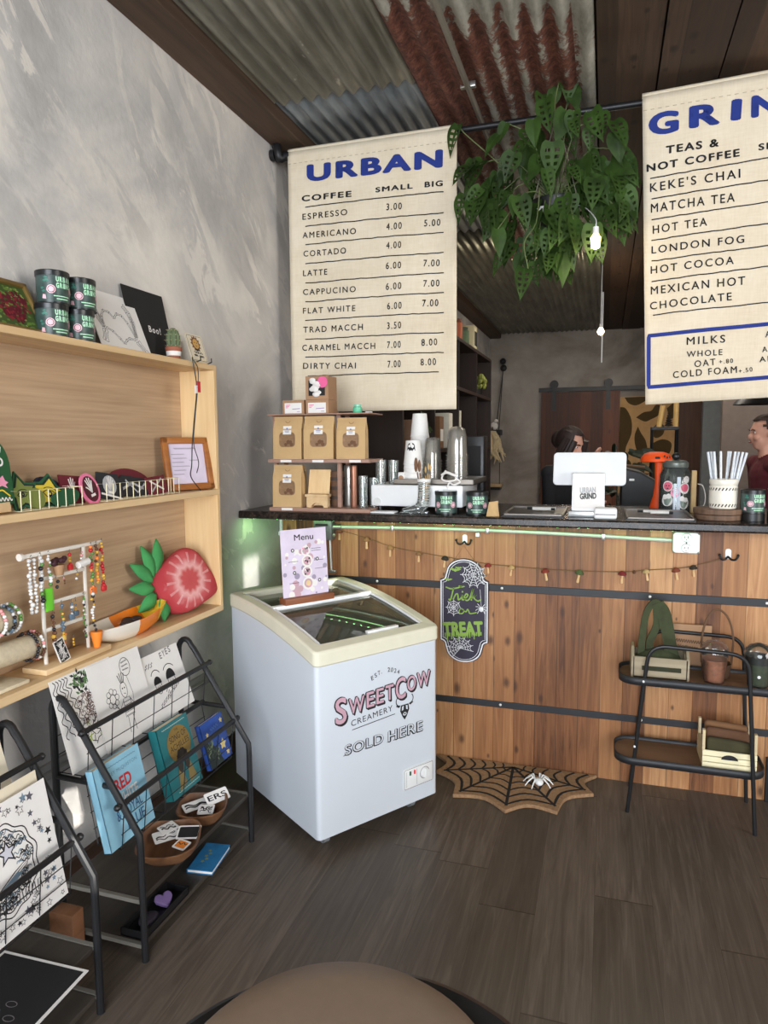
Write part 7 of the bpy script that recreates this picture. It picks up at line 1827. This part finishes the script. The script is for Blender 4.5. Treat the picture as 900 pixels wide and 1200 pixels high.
def jar2(x, y, z, r, h, col, label, name='storage_jar', cat='jar'):
    t = thing(name, label, cat, (x, y, z))
    MB().lathe([(0, 0), (r, 0), (r, h*.8), (r*.8, h*.86)], n=20).build('jar_body', mat('jar_tone', col, .4), t); MB().lathe([(r*.85, h*.86), (r*.85, h), (0, h)], n=20).build('jar_lid', mat('jar_lid_tone', tuple(c*.6 for c in col), .4), t)
jar2(-1.34, 6.35, 2.42, .07, .20, (176, 92, 56), 'orange brown jar on top of the cubby unit'); jar2(-1.32, 6.6, 2.42, .06, .16, (70, 96, 60), 'green jar on top of the cubby unit')
b = thing('cream_tin', 'cream tin with dark marks at the right end of the cubby unit top', 'tin', (-1.33, 7.0, 2.42))
MB().box((-1.42, 6.93, 2.42), (-1.27, 7.10, 2.66), bev=.01).build('tin_body', mat('cream_tin', (206, 196, 160), .6), b, world=True)
MB().box((-1.272, 6.96, 2.46), (-1.266, 7.07, 2.6)).build('dark_marks', INK, b, world=True)
t = thing('moss_plant', 'small yellow green moss plant in a lower cubby of the dark unit', 'plant', (-1.33, 7.4, 1.99))
MB().lathe([(0, 0), (.06, 0), (.075, .07), (0, .07)], c=(-1.33, 7.4, 1.99), n=16).build('pot', BLACK, t, world=True)
b = MB(); rr = random.Random(4)
for k in range(46): b.ball((-1.33+rr.uniform(-.08, .08), 7.4+rr.uniform(-.15, .15), 2.09+rr.uniform(-.02, .09)), rr.uniform(.015, .035), n=7)
b.build('moss', mat('moss_green', (124, 132, 60), .8, var=.3), t, world=True)
for i, (y, z, h, c, lbl) in enumerate(((5.9, 1.45, .30, (226, 222, 210), 'white box standing in the cubby unit above the clear cups'), (6.32, 1.45, .34, (214, 210, 196), 'pale narrow box in the middle cubby of the dark unit'), (5.55, 1.45, .26, (120, 84, 56), 'brown box in the near cubby of the dark unit'), (5.6, 1.99, .22, (190, 176, 160), 'beige box in the upper near cubby of the dark unit'))):
    t = thing('storage_box', lbl, 'box', (-1.36, y, z+.001)); w = .035 if i == 1 else .07
    MB().box((-1.42, y-w, z+.001), (-1.28, y+w, z+h), bev=.004).build('carton', mat('carton_tone', c, .8), t, world=True); MB().box((-1.28, y-w*.7, z+.06), (-1.278, y+w*.7, z+h*.6)).build('label', PAPER, t, world=True)
t = thing('vine_box', 'wooden box with a trailing leafy sprig in the cubby unit above the paper cups', 'planter', (-1.32, 4.85, 1.45))
MB().box((-1.42, 4.72, 1.451), (-1.27, 5.02, 1.66), bev=.004).build('box_body', mat('vine_box_wood', (164, 128, 104), .7), t, world=True)
b = MB(); rr = random.Random(9)
for k in range(16): leaf(b, Vector((-1.268+rr.uniform(0, .03), 4.85+rr.uniform(-.1, .1), 1.70+rr.uniform(-.10, .03))), Vector((.3, rr.uniform(-1, 1), rr.uniform(-1, .4))), Vector((1, -.6, .3)), .06, .04, False)
b.build('sprig', LEAFGREEN, t, world=True, recalc=False)
# pulley and hanging shelf on the back wall
pu = thing('hanging_shelf', 'small black shelf hung on two cords from a wall pulley holding dried flowers', 'shelf', (-1.5, 10.5, 1.2))
MB().ball((-1.494, 10.54, 2.70), .045).ball((-1.485, 10.54, 2.60), .05, (1, .6, 1)).build('pulley', BLACKMETAL, pu, world=True)
for x, z in ((-1.545, 1.68), (-1.50, 1.68)): MB().tube([(-1.49, 10.54, 2.58), (x-.04, 10.5, z)], .006, 5).build('cord', BLACK, pu, world=True)
MB().box((-1.69, 10.38, 1.60), (-1.50, 10.58, 1.68)).box((-1.69, 10.38, .78), (-1.50, 10.58, .82)).build('shelf_board', BLACKMETAL, pu, world=True, smooth=0)
MB().tube([(-1.51, 10.40, 1.6), (-1.51, 10.40, .82)], .006, 5).build('lower_cord', BLACK, pu, world=True)
t = thing('dried_flower', 'cream dried flower bunch drooping from the small hanging shelf', 'dried flower', (-1.57, 10.38, 1.25)); b = MB(); rr = random.Random(2)
for k in range(22): b.tube([(-1.62+rr.uniform(-.05, .05), 10.38, 1.66), (-1.60+rr.uniform(-.08, .12), 10.34+rr.uniform(-.04, .04), 1.45+rr.uniform(-.1, .1)), (-1.54+rr.uniform(-.1, .14), 10.33, 1.28+rr.uniform(-.12, .1))], [.012, .03, .006], 6)
b.build('petals', mat('dried_cream', (206, 188, 152), .9), t, world=True)
MB().tube([(-1.62, 10.40, 1.681), (-1.62, 10.38, 1.72)], .01, 6).build('flower_stem', mat('dried_stem', (120, 100, 70), .9), t, world=True)
tag(MB().ball((-1.60, 10.45, 1.74), .055, (1, .8, 1.1)).ball((-1.57, 10.42, 1.81), .03).build('white_bird', PAPER), 'small white bird figure on the hanging shelf', 'figure')
t = tag(MB().box((-1.66, 10.38, .821), (-1.48, 10.55, .87), bev=.01).build('folded_paper', mat('folded_paper', (188, 160, 122), .8)), 'folded tan paper on the lower board of the hanging shelf', 'paper')
# sliding barn door
bd2 = thing('barn_door', 'dark reddish brown sliding barn door on a black rail against the back wall', 'door', (-.37, 10.55, 0))
MB().box((-.92, 10.50, .03), (.178, 10.55, 2.215)).build('door_boards', BARNWOOD, bd2, world=True, smooth=0)
MB().box((-.96, 10.53, 2.225), (1.25, 10.56, 2.285)).build('rail', BLACKMETAL, bd2, world=True, smooth=0)
for x in (-.738, .019):
    h = MB().box((x-.03, 10.485, 1.95), (x+.03, 10.50, 2.33)).build('hanger_strap', BLACKMETAL, bd2, world=True, smooth=0); MB().cyl((x, 10.49, 2.33), (x, 10.53, 2.33), .06, n=20).build('wheel', BLACKMETAL, h, world=True)
tp = thing('leaf_tapestry', 'tan wall hanging with dark olive leaf shapes beside the barn door', 'wall hanging', (.57, 10.5, .8))
MB().box((.182, 10.49, .75), (.955, 10.50, 2.125)).build('cloth', mat('tapestry_tan', (196, 156, 106), .9), tp, world=True, smooth=0)
b = MB()
def blob(P): b.flat([(p.x, p.y) for p in smoothpath([(x, z, 0) for x, z in P]+[(P[0][0], P[0][1], 0)], 4)[:-1]], -10.488, 0, XZ)
blob([(.185, 1.98), (.26, 1.96), (.34, 1.80), (.345, 1.60), (.28, 1.42), (.26, 1.30), (.185, 1.25)])
blob([(.24, 2.115), (.30, 2.03), (.40, 2.0), (.52, 2.06), (.56, 2.115)])
blob([(.40, 1.83), (.50, 1.90), (.60, 1.92), (.66, 2.0), (.74, 1.97), (.70, 1.86), (.60, 1.80), (.52, 1.77)])
blob([(.43, 1.70), (.48, 1.60), (.54, 1.50), (.56, 1.35), (.46, 1.30), (.40, 1.44), (.39, 1.58)])
blob([(.60, 1.66), (.70, 1.74), (.78, 1.70), (.76, 1.58), (.66, 1.54)]); blob([(.80, 1.95), (.90, 2.02), (.94, 1.90), (.86, 1.80)]); blob([(.62, 1.46), (.76, 1.52), (.88, 1.46), (.84, 1.30), (.68, 1.28)])
for x, z in ((.28, 1.15), (.46, 1.1), (.66, 1.12), (.86, 1.1)): blob([(x-.08, z), (x, z+.1), (x+.08, z), (x, z-.22)])
b.build('leaf_shapes', mat('tapestry_olive', (78, 60, 30), .9), tp, world=True, smooth=0, recalc=False)
struct(MB().box((.956, 10.44, 0), (1.249, 10.6, 3.19)).build('trim_4', wood('brown_post', (96, 62, 42), (60, 38, 27), 2, .6), keep=True, smooth=0))
# dark plant stand with candles and plants, back counter with machine
ps = thing('candle_stand', 'tall thin black metal stand carrying two cream candles behind the counter', 'stand', (.45, 6.0, 0))
MB().box((.345, 5.92, 1.585), (.55, 6.08, 1.608)).build('top_plate', BLACKMETAL, ps, world=True, smooth=0, bevel=.002)
for x in (.355, .54):
    for y in (5.93, 6.07): MB().tube([(x, y, 0), (x, y, 1.59)], .010, 6).build('leg', BLACKMETAL, ps, world=True)
for z in (.4, 1.1): MB().tube([(.355, 5.93, z), (.54, 5.93, z), (.54, 6.07, z), (.355, 6.07, z)], .008, 6, closed=True).build('brace', BLACKMETAL, ps, world=True)
WAX = mat('cream_wax', (232, 190, 116), .5)
for x, h, tl_, lbl in ((.405, .17, .06, 'slim cream candle leaning at the left of the black stand'), (.53, .22, .0, 'cream candle at the right of the black stand')):
    t = thing('candle', lbl, 'candle', (x, 6.0, 1.609)); MB().tube([(x, 6.0, 1.609), (x+tl_*.4, 6.0, 1.609+h)], .020, 12).build('wax', WAX, t, world=True); MB().tube([(x+tl_*.4, 6.0, 1.609+h), (x+tl_*.4, 6.0, 1.62+h)], .002, 5).build('wick', INK, t, world=True)
t = thing('pine_cone', 'dark pine cone between the candles on the black stand', 'pine cone', (.475, 5.97, 1.609)); b = MB()
for k in range(6): b.lathe([(.0, .0), (.036-.005*k, .008), (.02-.002*k, .02)], c=(.475, 5.97, 1.612+.018*k), n=9)
b.build('scales', mat('dark_cone', (40, 30, 24), .8), t, world=True)
bc = thing('back_counter', 'low dark back counter behind the register', 'counter', (.75, 4.95, 0)); MB().box((.10, 4.65, 0), (.70, 5.2, .88)).build('cabinet', BLACK, bc, world=True, smooth=0); MB().box((.08, 4.63, .88), (.72, 5.22, .92)).build('worktop', LAMINATE, bc, world=True, smooth=0, bevel=.003)
em2 = thing('black_machine', 'black machine with a sloping top on the back counter behind the register', 'machine', (.22, 4.85, .921))
P = [(.10, .921), (.42, .921), (.42, 1.18), (.34, 1.23), (.22, 1.30), (.10, 1.33)]
MB().prism(P, -5.05, -4.7, M=XZ).build('housing', BLACK, em2, world=True, smooth=0, bevel=.01)
MB().tube([(.10, 4.69, 1.345), (.24, 4.69, 1.33)], .010, 8).build('rail', mat('dark_bronze', (120, 96, 76), .4, .5), em2, world=True)
MB().box((.15, 4.694, 1.245), (.18, 4.70, 1.258)).build('badge', STEEL, em2, world=True)
dp = thing('dark_plant', 'dark leafy plant behind the orange lamp', 'plant', (.1, 5.55, 0))
MB().lathe([(0, 0), (.15, 0), (.19, .45), (.17, .45), (0, .42)], c=(.10, 5.55, 0), n=24).build('pot', BLACK, dp, world=True)
b = MB(); rr = random.Random(14); vn = MB()
for k in range(80):
    a = rr.uniform(0, 6.28); r = rr.uniform(.05, .24); z = rr.uniform(.8, 1.52)-.3*r
    tip = Vector((.10+r*math.cos(a), 5.55+r*.8*math.sin(a), z)); leaf(b, tip, Vector((math.cos(a), math.sin(a)-.4, rr.uniform(-.8, .5))), Vector((rr.uniform(-.5, .5), -1, .5)), rr.uniform(.08, .14), .06, False)
    if k % 4 == 0: vn.tube([(.10, 5.55, .4), (.10+r*.4*math.cos(a), 5.55+r*.3*math.sin(a), z*.7), tuple(tip)], .005, 5)
b.build('foliage', LEAFDARK, dp, world=True, smooth=70, recalc=False); vn.build('stem', LEAFDARK, dp, world=True)
t = thing('ceiling_lampshade', 'dark round lampshade hanging at the far right above the man', 'lamp', (1.15, 6.5, 1.9))
MB().lathe([(.02, .16), (.06, .14), (.17, .03), (.19, 0), (.18, 0), (.05, .12)], c=(1.22, 6.6, 1.80), n=28).build('shade', BLACK, t, world=True); MB().tube([(1.22, 6.6, 1.95), (1.22, 6.6, 3.15)], .006, 6).build('cord', BLACK, t, world=True)

# ================================================================ PEOPLE BEHIND THE COUNTER
def person(label, loc, rz, H, shirt, hairc, pose, female=False):
    """standing figure facing -y; one continuous skin built from tapered limbs"""
    t = thing('person', label, 'person', loc, rz)
    caps = []   # (a, b, ra, rb, mat)
    def cap(a, b, ra, rb, m): caps.append((Vector(a)*H, Vector(b)*H, ra*H, rb*H, m))
    SK, SH, PA, SHO = 0, 1, 2, 3
    sw = .104 if female else .118
    for s in (-1, 1):
        cap((s*.055, 0, .50), (s*.06, .005, .285), .054, .036, PA); cap((s*.06, .005, .285), (s*.06, .015, .06), .034, .024, PA)
        cap((s*.06, .02, .022), (s*.064, -.06, .018), .024, .02, SHO)
        el, wr = pose['R' if s < 0 else 'L']
        sh = (s*sw, 0, .805); cap(sh, el, .033, .025, SH)
        cap(el, [(el[i]*.3+wr[i]*.7) for i in range(3)], .024, .020, pose.get('sleeve', SH)); cap([(el[i]*.3+wr[i]*.7) for i in range(3)], wr, .018, .015, SK)
        d = (Vector(wr)-Vector(el)).normalized(); side = Vector((-s*.2, -1, .1)).cross(d).normalized(); pm = Vector(wr)+d*.030
        cap(wr, pm+d*.008, .015, .019, SK)
        for k, L in enumerate((.030, .036, .034, .026)):
            base = pm+side*(.015-.010*k)+d*.012; m1 = base+d*L*.6; tipp = m1+(d*.8+Vector((0, -.5, -.3))*.6).normalized()*L*.6
            cap(base, m1, .0058, .0054, SK); cap(m1, tipp, .0054, .0046, SK)
        cap(pm+side*.012-d*.012, pm+side*.030+d*.012, .0068, .0055, SK)
    cap((0, 0, .50), (0, 0, .56), .075 if not female else .078, .070, PA); cap((0, .0, .56), (0, .0, .66), .066, .066, SH); cap((0, 0, .66), (0, 0, .75), .068, .078, SH)
    for s in (-1, 1): cap((s*.03, 0, .56), (s*.045, 0, .76), .052, .062, SH); cap((0, .004, .80), (s*sw, 0, .805), .045, .036, SH)
    hx, hy, hz = pose['head']      # forward lean of the head
    cap((0, .006, .80), (hx*.5, hy*.5+.004, .865), .033, .029, SK)
    hd = Vector((hx, hy, .932+hz))*H
    b = MB()
    for a, c, ra, rb, m in caps:
        d = c-a; n = max(3, int(d.length/(min(ra, rb)*.5)))
        for i in range(n+1):
            f = i/n; r = ra+(rb-ra)*f; sq = (1, .72, 1) if (m == SH and r > .04*H) or (m == PA and r > .065*H) else (1, 1, 1)
            b.ball(tuple(a+d*f), r, sq, n=12)
    nod = pose.get('nod', 0)
    HM = Matrix.Translation(hd) @ Matrix.Rotation(nod, 4, 'X')
    def hb(c, r, sc): b.ball((c[0]*H, c[1]*H, c[2]*H), r*H, sc, n=16, M=HM)
    hb((0, .006, .012), .050, (.88, 1.06, 1.08)); hb((0, -.012, -.026), .038, (.86, .95, 1.1)); hb((0, -.026, -.052), .018, (1.1, .9, .8))
    hb((0, -.052, -.012), .009, (.8, 1.2, 1.4)); hb((0, -.046, .006), .007, (.8, 1, 1.8)); hb((0, -.040, .018), .022, (1.2, .4, .4))
    for s in (-1, 1): hb((s*.046, .008, -.006), .012, (.4, .8, 1.3)); hb((s*.022, -.036, -.018), .016, (1, .7, .8))
    hb((0, -.044, -.033), .009, (1.5, .6, .5)); hb((0, .02, -.03), .034, (.9, 1, 1))
    me0 = bpy.data.meshes.new('tmp'); b.bm.to_mesh(me0); b.bm.free(); o0 = bpy.data.objects.new('tmp', me0); COL.objects.link(o0)
    md = o0.modifiers.new('r', 'REMESH'); md.mode = 'VOXEL'; md.voxel_size = .0072; md.use_smooth_shade = True
    sm = o0.modifiers.new('s', 'SMOOTH'); sm.factor = .5; sm.iterations = 4
    dg = bpy.context.evaluated_depsgraph_get(); dg.update()
    me = bpy.data.meshes.new_from_object(o0.evaluated_get(dg)); bpy.data.objects.remove(o0); bpy.data.meshes.remove(me0)
    me.name = 'body'; me.materials.clear()
    for m in (mat('skin', (214, 160, 138), .55, var=.04), shirt, mat('dark_trousers', (34, 34, 40), .9), mat('dark_shoes', (28, 26, 26), .5)): me.materials.append(m)
    for p in me.polygons:
        c = p.center
        if (c-hd).length < .075*H: p.material_index = 0; continue
        best = None
        for a, e, ra, rb, m in caps:
            d = e-a; f = max(0, min(1, (c-a).dot(d)/max(1e-9, d.length_squared))); q = (c-(a+d*f)).length-(ra+(rb-ra)*f)
            if best is None or q < best[0]: best = (q, m)
        p.material_index = best[1]
    me.shade_smooth(); o = bpy.data.objects.new('body', me); COL.objects.link(o); o.parent = t
    hb_ = MB(); hm = mat('hair', hairc, .6, var=.25, scale=60)
    bm2 = bmesh.new(); bmesh.ops.create_uvsphere(bm2, u_segments=28, v_segments=18, radius=.0555*H)
    for v in list(bm2.verts):
        x, y, z = v.co/(.0555*H)
        v.co = Vector((v.co.x*.93, v.co.y*1.08+.008*H, v.co.z*1.08+.014*H)); v.co *= 1+.03*math.sin(x*14+z*9)
        low = (-.62 if y > .15 else -.25) if not female else -.95
        if (y < -.30 and z < .55 and abs(x) < (.80 if not female else .62)) or z < low or (not female and y < .15 and z < -.30-.9*y): bm2.verts.remove(v)
    bm2.verts.index_update()
    hb_.verts([v.co.copy() for v in bm2.verts], [[v.index for v in f.verts] for f in bm2.faces], 0, HM); bm2.free()
    if female:
        for s in (-1, 1):
            for k in range(4): hb_.tube(smoothpath([HM @ Vector((s*.045*H, (.0-.012*k)*H, .03*H)), HM @ Vector((s*.054*H, (.006-.014*k)*H, -.02*H)), HM @ Vector((s*.05*H, (.012-.010*k)*H, -.075*H))], 4), [.012*H]*5+[.011*H]*3+[.004*H], 8)
        hb_.ball(tuple(HM @ Vector((0, .06*H, .0))), .03*H, (1, 1, 1.2), n=12)
    hb_.build('hair', hm, t, solid=.006 if not female else .008)
    e = MB()
    for s in (-1, 1): e.ball((s*.0185*H, -.0405*H, .004*H), .0058*H, (1.2, .7, .6), n=8, mi=0, M=HM); e.ball((s*.0185*H, -.0432*H, .004*H), .0030*H, (1, .6, 1), n=8, mi=1, M=HM)
    e.build('eyes', [PAPER, INK], t)
    e = MB()
    for s in (-1, 1): e.tube([HM @ Vector((s*.010*H, -.050*H, .0145*H)), HM @ Vector((s*.02*H, -.049*H, .018*H)), HM @ Vector((s*.03*H, -.043*H, .014*H))], .0022*H, 6)
    e.build('eyebrows', hm, t)
    MB().ball((0, -.0525*H, -.034*H), .008*H, (1.6, .5, .42), n=10, M=HM).build('lips', mat('lips', (176, 100, 94), .5), t)
    return t
person('woman with dark hair in black clothes looking down behind the register tablet', (-.275, 4.85, 0), R(62), 1.60, mat('black_top', (26, 26, 30), .9), (44, 30, 26),
       {'R': ((-.135, -.02, .64), (-.09, -.16, .68)), 'L': ((.150, -.04, .68), (.09, -.10, .84)), 'head': (0, -.035, -.008), 'nod': R(22), 'sleeve': 1}, True)
person('man with short brown hair in a maroon shirt at the right edge of the photo', (1.045, 5.3, 0), R(-82), 1.66, mat('maroon_shirt', (98, 32, 44), .9), (52, 36, 30),
       {'R': ((-.145, .02, .62), (-.135, -.10, .50)), 'L': ((.145, .02, .62), (.135, -.10, .50)), 'head': (0, -.012, 0), 'nod': R(4)})
S.cycles.transparent_max_bounces = 24
